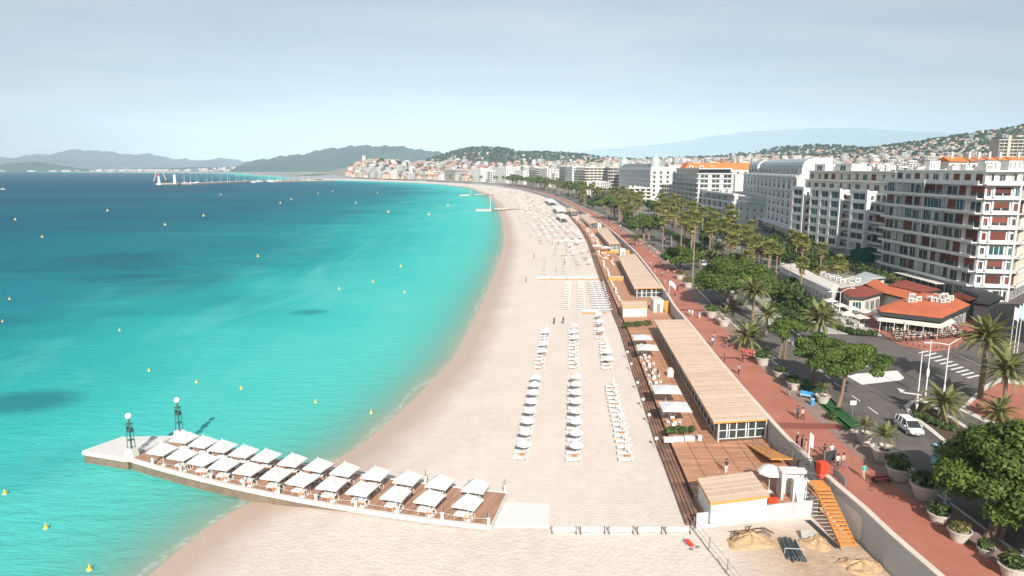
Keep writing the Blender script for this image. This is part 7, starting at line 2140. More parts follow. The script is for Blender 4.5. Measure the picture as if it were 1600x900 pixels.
for i, (px, py) in enumerate(((1312, 492), (1330, 497), (1350, 502), (1322, 506), (1342, 511), (1296, 484))):
    p = at(px, py, 3.12); CP3.put(p, rnd.uniform(-.2, .2), 'cream cafe parasol, %s from the left on the forecourt beside the red roofs' % ORD[sorted([1312, 1330, 1350, 1322, 1342, 1296]).index(px)], 'cafe parasols on the forecourt')
    table_group(p.x, p.y, 3.12, 'under the %s forecourt parasol' % ORD[sorted([1312, 1330, 1350, 1322, 1342, 1296]).index(px)], 'on the forecourt', rnd.uniform(0, 1))
# bollards at the terrace edge
bo = thing('bollard', '', 'bollard'); mb = MB(); mb.lathe([(.09, 0), (.07, .1), (.06, .85), (.085, .9), (.06, 1.0)], 8); mb.build('shaft', M['metal_dark'], bo); mb = MB(); mb.lathe([(.072, .7), (.072, .78)], 8); mb.build('band', M['white'], bo); BO = Proto(bo)
for i in range(12):
    k = i / 11; p = at(1390 + k * 100, 530 + 15 * math.sin(min(1, k * 1.3) * 1.6), 3.12); BO.put((p.x, p.y, 3.12), 0, 'dark bollard, %s from the left along the terrace edge' % ORD[i], 'bollards round the terrace')

# ---------------------------------------------------------------- street lamps, poles, flags, signs
def lamp_post(label, px, py, h, arms, white=True, zb=3.1):
    p = at(px, py, zb); t = thing('street_lamp', label, 'street lamp', p); m = M['metal_white'] if white else M['metal_grey']
    mb = MB(); mb.tube((0, 0, 0), (0, 0, .9), .16, .14, 9); mb.tube((0, 0, .9), (0, 0, h), .10, .055, 9); mb.build('pole', m, t)
    for (dx_, dy_, rise) in arms:
        mb = MB(); e = Vector((dx_, dy_, h + rise)); mb.path([(0, 0, h - .1), (dx_ * .5, dy_ * .5, h + rise * .7), e], [.06, .05, .045], 7); ar = mb.build('arm', m, t)
        d = Vector((dx_, dy_, 0)).normalized(); q = e + d * .9; s_ = Vector((-d.y, d.x, 0)) * .16
        mb = MB(); mb.hexa([e - s_ - Vector((0, 0, .06)), q - s_ - Vector((0, 0, .06)), q + s_ - Vector((0, 0, .06)), e + s_ - Vector((0, 0, .06)), e - s_ + Vector((0, 0, .08)), q - s_ + Vector((0, 0, .04)), q + s_ + Vector((0, 0, .04)), e + s_ + Vector((0, 0, .08))]); mb.build('lamp_head', M['metal_white'], ar)
    return t
lamp_post('white street lamp with long sloping arms on the median, right of the tall pole', 1475, 612, 7.3, [(-2.6, .3, .15), (3.0, .6, 1.0)])
lamp_post('double-armed white street lamp behind the leaning pine', 1310, 503, 6.6, [(-2.0, -.2, .1), (2.2, .3, .8)])
lamp_post('grey street lamp far along the boulevard near the fan palms', 1233, 452, 7, [(-1.8, 0, .2), (1.8, 0, .2)], False)
for lb, px, py, ty in (('slender white flag pole on the near median tip', 1431, 648, 548), ('taller white flag pole just behind the median tip', 1446, 618, 531)):
    p = at(px, py, 3.1); h = z_at(1450, ty, p.y) - 3.1; t = thing('flag_pole', lb, 'pole', p)
    mb = MB(); mb.tube((0, 0, 0), (0, 0, h), .09, .05, 8); mb.build('pole', M['metal_white'], t); mb = MB(); mb.lathe([(.16, 0), (.2, .3), (.2, 1.0), (.1, 1.2)], 8, (0, 0, 1.2 if 'slender' in lb else 2.9)); mb.build('box', M['metal_white'], t)
def flag(label, px, py, ty, c='fabric', zb=3.1, w=.9, hh=2.3):
    p = at(px, py, zb); h = z_at(px, ty, p.y) - zb; t = thing('flag', label, 'flag', p)
    mb = MB(); mb.tube((0, 0, 0), (0, 0, h), .07, .04, 8); mb.build('pole', M['metal_white'], t)
    mb = MB(); N = 7
    for i in range(N):
        for j in range(3):
            f = lambda u, v: (.05 + u * w, .18 * w * math.sin(u * 5 + v), h - .1 - v * hh - u * u * .8 * w)
            mb.quad(f(i / N, j / 3), f((i + 1) / N, j / 3), f((i + 1) / N, (j + 1) / 3), f(i / N, (j + 1) / 3)); 
    mb.build('cloth', M[c], t)
flag('white flag on pole by the dark street, leftmost of three', 1578, 545, 479); flag('white flag on pole by the dark street, middle of three', 1584, 552, 476, 'pale_blue'); flag('white flag on pole by the dark street, rightmost of three', 1588, 560, 474)
flag('white flag on the promenade wall above the second pavilion stair', 1045, 464, 438, w=1.6, hh=1.2); flag('white flag near the red box on the promenade wall', 1263, 722, 676, w=.35, hh=1.6)
p = at(1331, 654, 3.1); t = thing('parking_sign', 'small white square sign on a post by the kerb', 'sign', p); mb = MB(); mb.tube((0, 0, 0), (0, 0, 2.5), .04, None, 6); mb.build('post', M['metal_grey'], t); mb = MB(); mb.box(-.4, .4, -.06, -.041, 1.9, 2.5); mb.build('plate', M['white'], t)
p = at(1474, 812, 3.12); t = thing('hoarding_sign', 'leaning teal sign board on a curved grey pole over the planters', 'sign', p)
mb = MB(); mb.path([(0, 0, 0), (.05, .1, 2.2), (.25, .3, 4.0), (.5, .5, 4.6)], [.13, .12, .11, .1], 9); mb.build('pole', M['metal_grey'], t)
mb = MB(); mb.hexa([(.1, .1, 2.9), (1.25, .7, 2.9), (1.2, .8, 2.9), (.05, .2, 2.9), (.35, .1, 4.6), (1.5, .7, 4.6), (1.45, .8, 4.6), (.3, .2, 4.6)]); bd = mb.build('board', M['teal_panel'], t)
mb = MB(); mb.hexa([(.46, .255, 3.4), (.62, .34, 3.4), (.60, .36, 3.4), (.44, .275, 3.4), (.62, .255, 4.2), (.78, .34, 4.2), (.76, .36, 4.2), (.60, .275, 4.2)]); mb.hexa([(.40, .225, 3.55), (.98, .53, 3.55), (.96, .55, 3.55), (.38, .245, 3.55), (.42, .225, 3.67), (1.0, .53, 3.67), (.98, .55, 3.67), (.40, .245, 3.67)]); mb.build('emblem', M['white'], bd)
# red cabinet, glazed rail, bench, bins
p = at(1284, 746, 3.1); t = thing('red_cabinet', 'bright red cabinet on the promenade beside the orange stair', 'cabinet', p, R(8)); mb = MB(); mb.box(-.5, .5, -.45, .45, .06, 1.75); mb.build('case', M['red_box'], t); mb = MB(); mb.box(-.42, .42, -.48, -.451, .25, 1.6); mb.build('door', M['red_box'], t); mb = MB(); mb.box(-.45, .45, -.4, .4, 0, .06); mb.build('plinth', M['metal_dark'], t)
a, b = at(1302, 744, 3.1), at(1320, 762, 3.1); t = thing('glazed_rail', 'glass panelled guard rail at the head of the orange stair', 'rail', a, math.atan2(b.y - a.y, b.x - a.x)); L = (b - a).length
mb = MB(); mb.box(.05, L - .05, -.02, .02, .15, 1.0); mb.build('glass_panel', M['zinc'], t); mb = MB(); mb.box(0, L, -.04, .04, 1.0, 1.06)
for u in (0, L / 2, L): mb.box(u - .03, u + .03, -.04, .04, 0, 1.0)
mb.build('frame', M['metal_grey'], t)
p = at(1296, 727, 3.1); t = thing('notice_board', 'dark double-sided notice board behind the red cabinet', 'board', p, R(20)); mb = MB(); mb.box(-.9, .9, -.05, .05, .5, 1.7); mb.build('panel', M['metal_dark'], t); mb = MB()
for u in (-.85, .85): mb.box(u - .05, u + .05, -.06, .06, 0, 1.9)
stuff(mb.build('posts', M['metal_grey'], t))
p = at(1376, 752, 3.1); t = thing('red_bench', 'red slatted bench with dark legs in the shade by the bowls', 'bench', p, R(10))
for k in range(4):
    mb = MB(); mb.box(-.9, .9, -.45 + k * .23, -.28 + k * .23, .44, .49); mb.build('slat', M['red_box'] if k in (0, 3) else M['metal_dark'], t)
mb = MB()
for u in (-.75, .75): mb.box(u - .05, u + .05, -.4, .4, 0, .44)
stuff(mb.build('legs', M['metal_dark'], t))
p = at(1260, 622, 3.1); t = thing('teal_bench', 'blue-teal bench beside the blue bin and spiky palm bowl', 'bench', p, R(-35)); mb = MB(); mb.box(-.9, .9, -.3, .3, .4, .47); mb.build('seat', M['pale_blue'], t); mb = MB(); mb.box(-.9, .9, .3, .36, .472, .95); mb.build('backrest', M['blue'], t); mb = MB()
for u in (-.75, .75): mb.box(u - .05, u + .05, -.28, .28, 0, .4)
stuff(mb.build('legs', M['metal_grey'], t))
p = at(1269, 633, 3.1); t = thing('litter_bin', 'round blue litter bin beside the teal bench', 'bin', p); mb = MB(); mb.lathe([(.26, 0), (.3, .9), (.3, .95), (.27, .95), (.25, .6)], 14); mb.build('body', M['blue'], t); mb = MB(); mb.lathe([(.31, .9), (.31, .98)], 14); mb.build('rim', M['pale_blue'], t)
p = at(1478, 794, 3.1); t = thing('litter_bin', 'teal litter bin near the foot of the leaning sign', 'bin', p); mb = MB(); mb.lathe([(.26, 0), (.3, .9), (.3, .95), (.27, .95), (.25, .6)], 14); mb.build('body', M['blue'], t); mb = MB(); mb.lathe([(.31, .9), (.31, .98)], 14); mb.build('rim', M['metal_grey'], t)
rs = thing('red_chair', '', 'chair'); mb = MB(); mb.box(-.26, .26, -.24, .24, .40, .46); mb.build('seat', M['pink'], rs); mb = MB(); mb.box(-.26, .26, .2, .26, .462, .95); mb.build('backrest', M['pink'], rs); mb = MB()
for a in (-.22, .22):
    for b in (-.2, .2): mb.box(a - .02, a + .02, b - .02, b + .02, 0, .398)
stuff(mb.build('legs', M['metal_dark'], rs)); RS = Proto(rs)
for i in range(10):
    p = at(1162 + (i % 5) * 3.6 + i * .2, 551 + (i // 5) * 5 + (i % 5) * .8, 3.1); RS.put((p.x, p.y, 3.1), 1.6 + rnd.uniform(-.4, .4), 'red promenade chair, %s of the %s row beside the wide green bowl' % (ORD[i % 5], 'far' if i < 5 else 'near'), 'red chairs on the promenade')
for i in range(26):
    y = rnd.uniform(215, 330); b = off(y, rnd.uniform(5, 9), 3.1); RS.put(b, rnd.uniform(0, 6), 'red chair among the seats of the far promenade', 'red chairs of the far promenade')

# ---------------------------------------------------------------- vehicles
M['car_white'] = plain('white_car_paint', (0.72, 0.72, 0.71), .18, .03, 1, spec=.6); M['tyre'] = plain('tyre_rubber', (0.025, 0.025, 0.026), .85, .2, 5); M['car_glass'] = plain('car_glass', (0.03, 0.035, 0.04), .05, .2, 1, spec=.8)
M['lamp_glass'] = plain('headlamp_glass', (0.6, 0.62, 0.64), .1, .1, 4, spec=.7); M['tail_red'] = plain('tail_lamp', (0.4, 0.02, 0.015), .2, .1, 4)
def car(label, p, rz, paint='car_white', cat='car', name='parked_car', L=4.4, W=1.84, H=1.66, group=None):
    """front towards +x; sections lofted along the length, greenhouse on top"""
    t = thing(name, label, cat, p, rz, group); k = L / 4.4
    sec = [(-2.18, .62, .42, .95, .80), (-2.10, .34, .40, 1.02, .88), (-1.5, .27, .40, 1.04, .92), (-.5, .26, .42, 1.03, .92), (.6, .26, .42, 1.03, .92), (1.2, .27, .42, 1.00, .91), (1.85, .32, .42, .90, .86), (2.12, .40, .42, .78, .76), (2.2, .5, .45, .68, .66)]
    V_, F_ = [], []; n = 10
    for x, zb_, zm, zt, w in sec:
        for yy_, zz in ((-w * .86, zb_), (-w, zm + .08), (-w, zt * .72), (-w * .95, zt * .93), (-w * .80, zt), (w * .80, zt), (w * .95, zt * .93), (w, zt * .72), (w, zm + .08), (w * .86, zb_)): V_.append((x * k, yy_, zz))
    for i in range(len(sec) - 1):
        for j in range(n): F_.append((i * n + j, (i + 1) * n + j, (i + 1) * n + (j + 1) % n, i * n + (j + 1) % n))
    mb = MB(); mb.add(V_, F_); mb.add(V_[:n], [tuple(range(n))]); mb.add(V_[-n:], [tuple(range(n - 1, -1, -1))]); mb.build('body', M[paint], t)
    gh = [(-2.0, 1.03, .80, 1.03), (-1.75, 1.0, .72, H - .10), (-1.2, 1.0, .70, H), (.1, 1.0, .69, H), (.55, 1.0, .71, H - .12), (1.35, 1.0, .82, 1.0)]
    V_, F_ = [], []
    for x, z0, w, z1 in gh: V_ += [(x * k, -.86, 1.0), (x * k, -w, z1), (x * k, w, z1), (x * k, .86, 1.0)]
    for i in range(len(gh) - 1):
        for j in range(3): F_.append((i * 4 + j, (i + 1) * 4 + j, (i + 1) * 4 + j + 1, i * 4 + j + 1))
    mb = MB(); mb.add(V_, F_); mb.build('windows', M['car_glass'], t)
    mb = MB(); mb.hexa([(-1.78 * k, -.70, H - .10), (.45 * k, -.70, H - .08), (.45 * k, .70, H - .08), (-1.78 * k, .70, H - .10), (-1.7 * k, -.64, H + .025), (.1 * k, -.64, H + .03), (.1 * k, .64, H + .03), (-1.7 * k, .64, H + .025)])
    for s_ in (-1, 1):
        for x0, x1, w0 in ((.62, 1.34, .0), (-.42, -.34, 0), (-1.95, -1.72, 0), (-1.22, -1.14, 0)):
            za, zb_ = (H - .16, 1.0) if x0 == .62 else (H - .02, 1.0)
            mb.tube((x0 * k if x0 != .62 else .5 * k, s_ * .715, za), (x1 * k if x0 == .62 else x0 * k, s_ * .875, zb_), .045, .045, 5)
    mb.build('roof', M[paint], t)
    for x in (-1.35, 1.33):
        for s_ in (-1, 1):
            mb = MB(); mb.tube((x * k, s_ * .70, .34), (x * k, s_ * .935, .34), .345, None, 16); wl2 = mb.build('wheel', M['tyre'], t)
            mb = MB(); mb.tube((x * k, s_ * .936, .34), (x * k, s_ * .955, .34), .22, .18, 12); mb.build('rim', M['metal_white'], wl2)
    for s_ in (-1, 1):
        mb = MB(); mb.hexa([(1.85 * k, s_ * .88, .70), (2.16 * k, s_ * .56, .62), (2.14 * k, s_ * .54, .66), (1.8 * k, s_ * .86, .78), (1.86 * k, s_ * .84, .86), (2.13 * k, s_ * .56, .77), (2.1 * k, s_ * .52, .77), (1.82 * k, s_ * .80, .88)]); mb.build('headlight', M['lamp_glass'], t)
        mb = MB(); mb.box(-2.19 * k, -2.05 * k, s_ * .78 - .1, s_ * .78 + .1, .72, 1.0); mb.build('tail_light', M['tail_red'], t)
        mb = MB(); mb.box(.72 * k, .92 * k, s_ * 1.0 - .1, s_ * 1.0 + .1, 1.0, 1.14); mb.build('mirror', M[paint], t)
    mb = MB(); mb.box(2.17 * k, 2.215 * k, -.5, .5, .50, .60); mb.box(2.15 * k, 2.20 * k, -.62, .62, .30, .40); mb.build('grille', M['metal_dark'], t)
    mb = MB(); mb.box(2.216 * k, 2.225 * k, -.26, .26, .40, .49); mb.build('number_plate', M['white'], t)
    return t
p = at(1420, 674, 3.004); rz = heading(85) + math.pi
car('white parked estate car facing the camera beside the median', p, rz)
for i, (px, py, col, lb) in enumerate(((1120, 432, 'metal_dark', 'dark car parked under the fan palms, right of the round pines'), (1160, 447, 'car_white', 'white car behind the trunk of the drooping date palm'), (1045, 392, 'metal_dark', 'dark car in the shade of the broad pine'),
        (1098, 415, 'car_white', 'white car among the fan palm trunks'), (1543, 448, 'metal_grey', 'grey car parked in the dark side street by the white apartments'))):
    p = at(px, py, 3.004); car(lb, p, heading(min(p.y, 300)) + math.pi * (i % 2), col, name='parked_car')
# pale blue van at the kerb
a = at(1463, 733, 3.004); t = thing('pale_blue_van', 'long pale blue delivery van parked at the kerb behind the teal sign', 'van', (a.x + .9, a.y - 2.6, 3.004), heading(66) + math.pi)
mb = MB(); mb.hexa([(-3.3, -1.0, .45), (2.0, -1.0, .45), (2.0, 1.0, .45), (-3.3, 1.0, .45), (-3.3, -.96, 2.75), (2.0, -.96, 2.75), (2.0, .96, 2.75), (-3.3, .96, 2.75)]); mb.build('cargo_box', M['pale_blue'], t)
mb = MB(); mb.hexa([(2.03, -.98, .45), (3.5, -.94, .45), (3.5, .94, .45), (2.03, .98, .45), (2.03, -.9, 2.3), (2.75, -.86, 2.25), (2.75, .86, 2.25), (2.03, .9, 2.3)]); mb.build('cab', M['pale_blue'], t)
mb = MB(); mb.hexa([(2.86, -.84, 2.1), (3.34, -.86, 1.25), (3.34, .86, 1.25), (2.86, .84, 2.1), (2.90, -.84, 2.12), (3.40, -.86, 1.27), (3.40, .86, 1.27), (2.90, .84, 2.12)]); mb.build('windscreen', M['car_glass'], t)
for x in (-2.2, 2.5):
    for s_ in (-1, 1):
        mb = MB(); mb.tube((x, s_ * .75, .40), (x, s_ * 1.03, .40), .40, None, 14); w = mb.build('wheel', M['tyre'], t); mb = MB(); mb.tube((x, s_ * 1.031, .4), (x, s_ * 1.05, .4), .22, None, 10); mb.build('rim', M['metal_grey'], w)
for k in range(5):
    mb = MB(); mb.box(-3.0 + k * .95, -2.3 + k * .95, -1.02, -.985, 1.5 + .1 * (k % 2), 1.62 + .1 * (k % 2)); mb.build('lettering', M['metal_dark'], t)

# ---------------------------------------------------------------- buoys, harbour, small jetties
by_ = thing('yellow_buoy', '', 'buoy'); mb = MB(); mb.lathe([(.05, -.3), (.34, -.1), (.42, .12), (.34, .36), (.14, .5), (.08, .95), (.03, 1.0)], 12); mb.build('float', M['yellow'], by_, smooth=True); mb = MB(); mb.lathe([(.43, .06), (.43, .16)], 12); mb.build('band', M['white'], by_); BY = Proto(by_)
BUOYS = [(187, 517), (233, 580), (307, 598), (377, 608), (493, 629), (580, 646), (72, 826), (140, 891), (8, 772), (258, 352), (318, 338), (403, 401), (66, 371), (15, 468), (4, 503), (607, 332), (168, 330), (24, 344), (530, 452), (626, 417), (583, 441), (556, 318), (455, 312), (497, 303), (520, 300), (438, 318), (590, 302), (345, 305), (670, 336), (700, 322), (632, 458)]
for i, (px, py) in enumerate(BUOYS):
    p = at(px, py, -1); y = py
    BY.put((p.x, p.y, -1), 0, 'yellow buoy afloat, %s from the left of all buoys in the bay' % (ORD + ['thirty-first'])[sorted(BUOYS).index((px, py))], 'yellow buoys', max(.62, min(2.2, p.y / 260)))
def mole(label, pts, w, h, mat='stone'):
    t = thing('breakwater', label, 'breakwater', (pts[0].x, pts[0].y, -1)); mb = MB(); tp = MB(); O = pts[0]
    for a, b in zip(pts[:-1], pts[1:]):
        d = (b - a).normalized(); n = Vector((-d.y, d.x, 0))
        f = lambda p, o, z: (p.x - O.x + n.x * o, p.y - O.y + n.y * o, z)
        mb.hexa([f(a, -w, -2), f(b, -w, -2), f(b, w, -2), f(a, w, -2), f(a, -w * .7, h), f(b, -w * .7, h), f(b, w * .7, h), f(a, w * .7, h)])
        tp.hexa([f(a, -w * .5, h + .01), f(b, -w * .5, h + .01), f(b, w * .5, h + .01), f(a, w * .5, h + .01), f(a, -w * .5, h + .9), f(b, -w * .5, h + .9), f(b, w * .5, h + .9), f(a, w * .5, h + .9)])
    mb.build('rocks', M[mat], t); tp.build('quay_top', M['pale_concrete'], t); return t
HP = [at(244, 289, -1), at(300, 288.5, -1), at(380, 285, -1), at(425, 283, -1), at(500, 281, -1)]
mole('long low stone breakwater with quay reaching out from the old harbour', HP, 12, 3)
mole('second lower breakwater right of the harbour mouth', [at(430, 285, -1), at(470, 284, -1), at(520, 283, -1)], 9, 2.5)
p = at(249, 289, 2); t = thing('lighthouse', 'small white lighthouse with red lantern on the breakwater tip', 'lighthouse', (p.x, p.y, 2)); mb = MB(); mb.lathe([(5, 0), (5, 3), (2.6, 3), (1.9, 16), (3, 16.3), (3, 17.2)], 14); mb.build('tower', M['white'], t); mb = MB(); mb.lathe([(1.5, 17.2), (1.5, 20), (.8, 21.5), (.1, 22.5)], 12); mb.build('lantern', M['red_box'], t)
p = at(274, 287, 2); t = thing('harbour_tower', 'white square tower on the breakwater right of the lighthouse', 'tower', (p.x, p.y, 2)); mb = MB(); mb.box(-2.6, 2.6, -2.6, 2.6, 0, 17); mb.build('tower', M['white'], t); mb = MB(); mb.box(-3, 3, -3, 3, 17, 18); mb.box(-1.5, 1.5, -1.5, 1.5, 18, 20); mb.build('top', M['w_pale'], t)
for lb, x0, x1 in (('leaning crane jib left of the lighthouse', 240, 247), ('leaning crane jib right of the lighthouse', 261, 254)):
    p = at(x0, 285, 0); k = (x1 - x0) / FPX * p.y; t = thing('harbour_crane', lb, 'crane', (p.x, p.y, 0)); mb = MB(); mb.path([(0, 0, 0), (k * .5, 0, 16), (k, 0, 33)], [1.0, .8, .5], 6); mb.build('jib', M['w_peach'], t); mb = MB(); mb.box(-7, 7, -4, 4, -1, 1.8); mb.box(-4, 1, -3, 3, 1.8, 5); mb.build('barge', M['metal_dark'], t)
bt = thing('moored_boat', '', 'boat'); mb = MB(); mb.hexa([(-5, -1.4, -.3), (4, -1.2, -.3), (4, 1.2, -.3), (-5, 1.4, -.3), (-5.4, -2, 1.4), (6.5, -.3, 1.9), (6.5, .3, 1.9), (-5.4, 2, 1.4)]); mb.build('hull', M['white'], bt); mb = MB(); mb.hexa([(-2.5, -1.3, 1.3), (2, -1, 1.5), (2, 1, 1.5), (-2.5, 1.3, 1.3), (-2.2, -1.1, 2.7), (1.2, -.8, 2.6), (1.2, .8, 2.6), (-2.2, 1.1, 2.7)]); mb.build('cabin', M['w_pale'], bt); mb = MB(); mb.tube((.5, 0, 1.4), (.5, 0, 15), .16, .08, 5); mb.build('mast', M['metal_white'], bt); BT = Proto(bt)
rg = random.Random(6)
for i in range(30):
    px = 285 + i * 7 + rg.uniform(-3, 3); py = 286.8 - (px - 290) * .022 + rg.uniform(-.6, 1.0); p = at(px, py, -1); BT.put((p.x, p.y, -1), rg.uniform(0, 6), 'white moored boat, %s from the left along the breakwater' % ORD[i], 'boats moored at the breakwater', rg.uniform(.9, 1.7))
p = at(4, 296, -1); t = BT.put((p.x, p.y, -1), .3, 'red and white boat cut by the left edge of the sea', None, (.7, 1, .6))
def small_jetty(label, px0, px1, py, w, n):
    a, b = at(px0, py, .2), at(px1, py - .8, .2); t = thing('jetty', label, 'jetty', (a.x, a.y, 0), math.atan2(b.y - a.y, b.x - a.x)); L = (b - a).length
    mb = MB(); mb.box(0, L, 0, w, -.1, .35); mb.build('deck', M['dark_wood'], t); mb = MB(); mb.box(0, 14, -.2, w + .2, -1.5, .6); mb.build('head', M['concrete'], t)
    for k in range(n):
        mb = MB(); mb.tube((k * L / n + 1, .3, -2), (k * L / n + 1, .3, 1.2), .2, None, 6); mb.build('post', M['white'], t)
    mb = MB(); mb.tube((L * .35, w * .5, .3), (L * .35, w * .5, 14), .18, .1, 6); mb.build('mast', M['metal_white'], t)
    for k in range(int(n * .6)):
        mb = MB(); mb.box(L * .45 + k * L * .5 / n, L * .45 + k * L * .5 / n + 2, w * .3, w * .9, .35, .9); mb.build('seat', M['w_cream'], t)
small_jetty('dark bathing jetty with a mast, nearer of two off the far beach', 743, 812, 328, 7, 10); small_jetty('dark bathing jetty with a mast, farther of two off the far beach', 718, 772, 305, 8, 10)

p0 = Vector(((573 - 800) / FPX * 2560, 2560, 0)); zt = z_at(573, 244, 2560)
t = thing('church_tower', 'square pale church tower standing on the old town hill', 'tower', (p0.x, p0.y, zt - 40)); mb = MB(); mb.box(-6, 6, -6, 6, 0, 40); mb.build('tower', M['w_stone'], t); mb = MB(); mb.box(-6.5, 6.5, -6.5, 6.5, 40.01, 41.5)
for q in range(4): mb.box(-6.3 + q * 3.6, -4.8 + q * 3.6, -6.4, 6.4, 41.51, 43)
mb.build('battlement', M['w_stone'], t)

# ---------------------------------------------------------------- people
def person_mesh(pose, seed):
    """one continuous skinned body; returns the mesh with faces sorted into clothes by height"""
    V_, E_, R__ = [], [], []
    def v(x, y, z, r_, par=None, ry=None):
        V_.append((x, y, z)); R__.append((r_, ry or r_)); 
        if par is not None: E_.append((par, len(V_) - 1))
        return len(V_) - 1
    sit = pose == 'sit'; hz_ = .50 if sit else .93
    pel = v(0, 0, hz_, .135, None, .105); wa = v(0, -.01, hz_ + .16, .12, pel, .095); ch_ = v(0, -.01, hz_ + .38, .15, wa, .105); nk = v(0, 0, hz_ + .54, .055, ch_); hd = v(0, .02, hz_ + .66, .088, nk, .10); v(0, .02, hz_ + .77, .08, hd, .09)
    st_ = {'stand': (.02, -.02), 'walk': (.26, -.26), 'walk2': (-.22, .24), 'sit': (0, 0)}[pose]
    for s_, f in ((1, st_[0]), (-1, st_[1])):
        hp = v(s_ * .095, 0, hz_ - .06, .098, pel)
        if sit:
            k = v(s_ * .11, .42, hz_ - .02, .068, hp); an = v(s_ * .11, .45, .09, .045, k); v(s_ * .115, .60, .04, .042, an, .035)
        else:
            k = v(s_ * .10, f * .55 + .03, .50, .068, hp); an = v(s_ * .10, f + (-.05 if f < 0 else 0), .09 + (.06 if f < -.1 else 0), .045, k); v(s_ * .115, f + .14, .04, .042, an, .035)
    for s_, f in ((1, -st_[0] * .7), (-1, -st_[1] * .7)):
        sh = v(s_ * .20, -.01, hz_ + .46, .062, ch_)
        if sit: el = v(s_ * .25, .10, hz_ + .22, .046, sh); wr = v(s_ * .17, .34, hz_ + .20, .030, el)
        else: el = v(s_ * .245, f * .45 - .03, hz_ + .20, .046, sh); wr = v(s_ * .245, f + .03, hz_ - .03, .030, el)
        a = Vector(V_[wr]); d = (a - Vector(V_[el])).normalized(); pm = v(*(a + d * .07), .032, wr, .018)
        side = Vector((0, 1, 0)) if not sit else Vector((1, 0, 0))
        for q, l in ((-.027, .065), (-.009, .078), (.010, .074), (.027, .058)): v(*(a + d * (.10 + l * .8) + side * q * 1.3 + Vector((-s_ * .012, 0, 0))), .009, pm)
        v(*(a + d * .09 + side * .052), .010, wr)
    me = bpy.data.meshes.new('body'); me.from_pydata(V_, E_, [])
    o = bpy.data.objects.new('body_tmp', me); COL.objects.link(o)
    sk = o.modifiers.new('skin', 'SKIN')
    for i, (a, b) in enumerate(R__): me.skin_vertices[0].data[i].radius = (a, b)
    me.skin_vertices[0].data[0].use_root = True
    sb = o.modifiers.new('sub', 'SUBSURF'); sb.levels = 1
    dg = bpy.context.evaluated_depsgraph_get(); ev = o.evaluated_get(dg); out = bpy.data.meshes.new_from_object(ev)
    bpy.data.objects.remove(o); out.name = 'body'
    mi = []
    for p_ in out.polygons:
        x, y, z = p_.center; zz = z - hz_
        m = 0
        if zz > .53: m = 0
        elif zz > .02 and abs(x) < .20 and (y < .2): m = 1
        elif zz > .28: m = 1
        elif abs(x) > .19 and zz > -.2 and not (sit and zz < .1): m = 0
        elif z < .085: m = 3
        else: m = 2
        mi.append(m)
    out.materials.clear()
    for m in (M['skin'], M['fabric'], M['metal_dark'], M['tyre']): out.materials.append(m)
    out.polygons.foreach_set('material_index', mi); out.polygons.foreach_set('use_smooth', [True] * len(mi)); out.update()
    return out, hz_
M['skin'] = plain('skin', (0.46, 0.27, 0.19), .6, .08, 5); M['hair_dark'] = plain('dark_hair', (0.035, 0.024, 0.018), .7, .3, 12); M['hair_fair'] = plain('fair_hair', (0.30, 0.20, 0.10), .7, .3, 12); M['hair_grey'] = plain('grey_hair', (0.36, 0.35, 0.33), .7, .2, 12)
CL = {'white': (0.72, 0.71, 0.69), 'black': (0.03, 0.03, 0.034), 'navy': (0.04, 0.06, 0.13), 'grey': (0.25, 0.25, 0.26), 'teal': (0.05, 0.48, 0.44), 'blue': (0.16, 0.33, 0.58), 'red': (0.55, 0.07, 0.05), 'beige': (0.48, 0.38, 0.27), 'pink': (0.62, 0.30, 0.30), 'denim': (0.09, 0.13, 0.22)}
for k, c in CL.items(): M['cloth_' + k] = plain('cloth_' + k, c, .9, .15, 6)
PM = {p_: person_mesh(p_, 1) for p_ in ('stand', 'walk', 'walk2', 'sit')}
def hair_mesh(hz_):
    mb = MB(); mb.lathe([(.092, .64), (.112, .70), (.112, .78), (.09, .84), (.04, .865), (.004, .87)], 12, (0, -.012, hz_)); return mb.mesh('hair', M['hair_dark'], True)
HM = {True: hair_mesh(.50), False: hair_mesh(.93)}
def face_mesh(hz_):
    mb = MB()
    for s_ in (-1, 1): mb.box(s_ * .034 - .012, s_ * .034 + .012, .105, .121, hz_ + .715, hz_ + .727, 1); mb.box(s_ * .092 - .008, s_ * .092 + .008, .0, .03, hz_ + .68, hz_ + .74, 0)
    mb.hexa([(-.014, .10, hz_ + .672), (.014, .10, hz_ + .672), (.008, .142, hz_ + .675), (-.008, .142, hz_ + .675), (-.008, .10, hz_ + .715), (.008, .10, hz_ + .715), (.004, .122, hz_ + .712), (-.004, .122, hz_ + .712)], 0)
    mb.box(-.025, .025, .102, .119, hz_ + .642, hz_ + .652, 2); return mb.mesh('face', [M['skin'], M['metal_dark'], M['cloth_pink']])
FM = {True: face_mesh(.50), False: face_mesh(.93)}
def person(label, p, rz, pose, shirt, trousers, hair='hair_dark', group=None, s=1.0):
    me, hz_ = PM[pose]; t = thing('person', label, 'person', p, rz, group); t.scale = (s, s, s)
    b = link('body', me, t)
    for i, m in ((1, 'cloth_' + shirt), (2, 'cloth_' + trousers)):
        b.material_slots[i].link = 'OBJECT'; b.material_slots[i].material = M[m]
    h = link('hair', HM[pose == 'sit'], t)
    if hair != 'hair_dark': h.material_slots[0].link = 'OBJECT'; h.material_slots[0].material = M[hair]
    link('face', FM[pose == 'sit'], t)
    return t
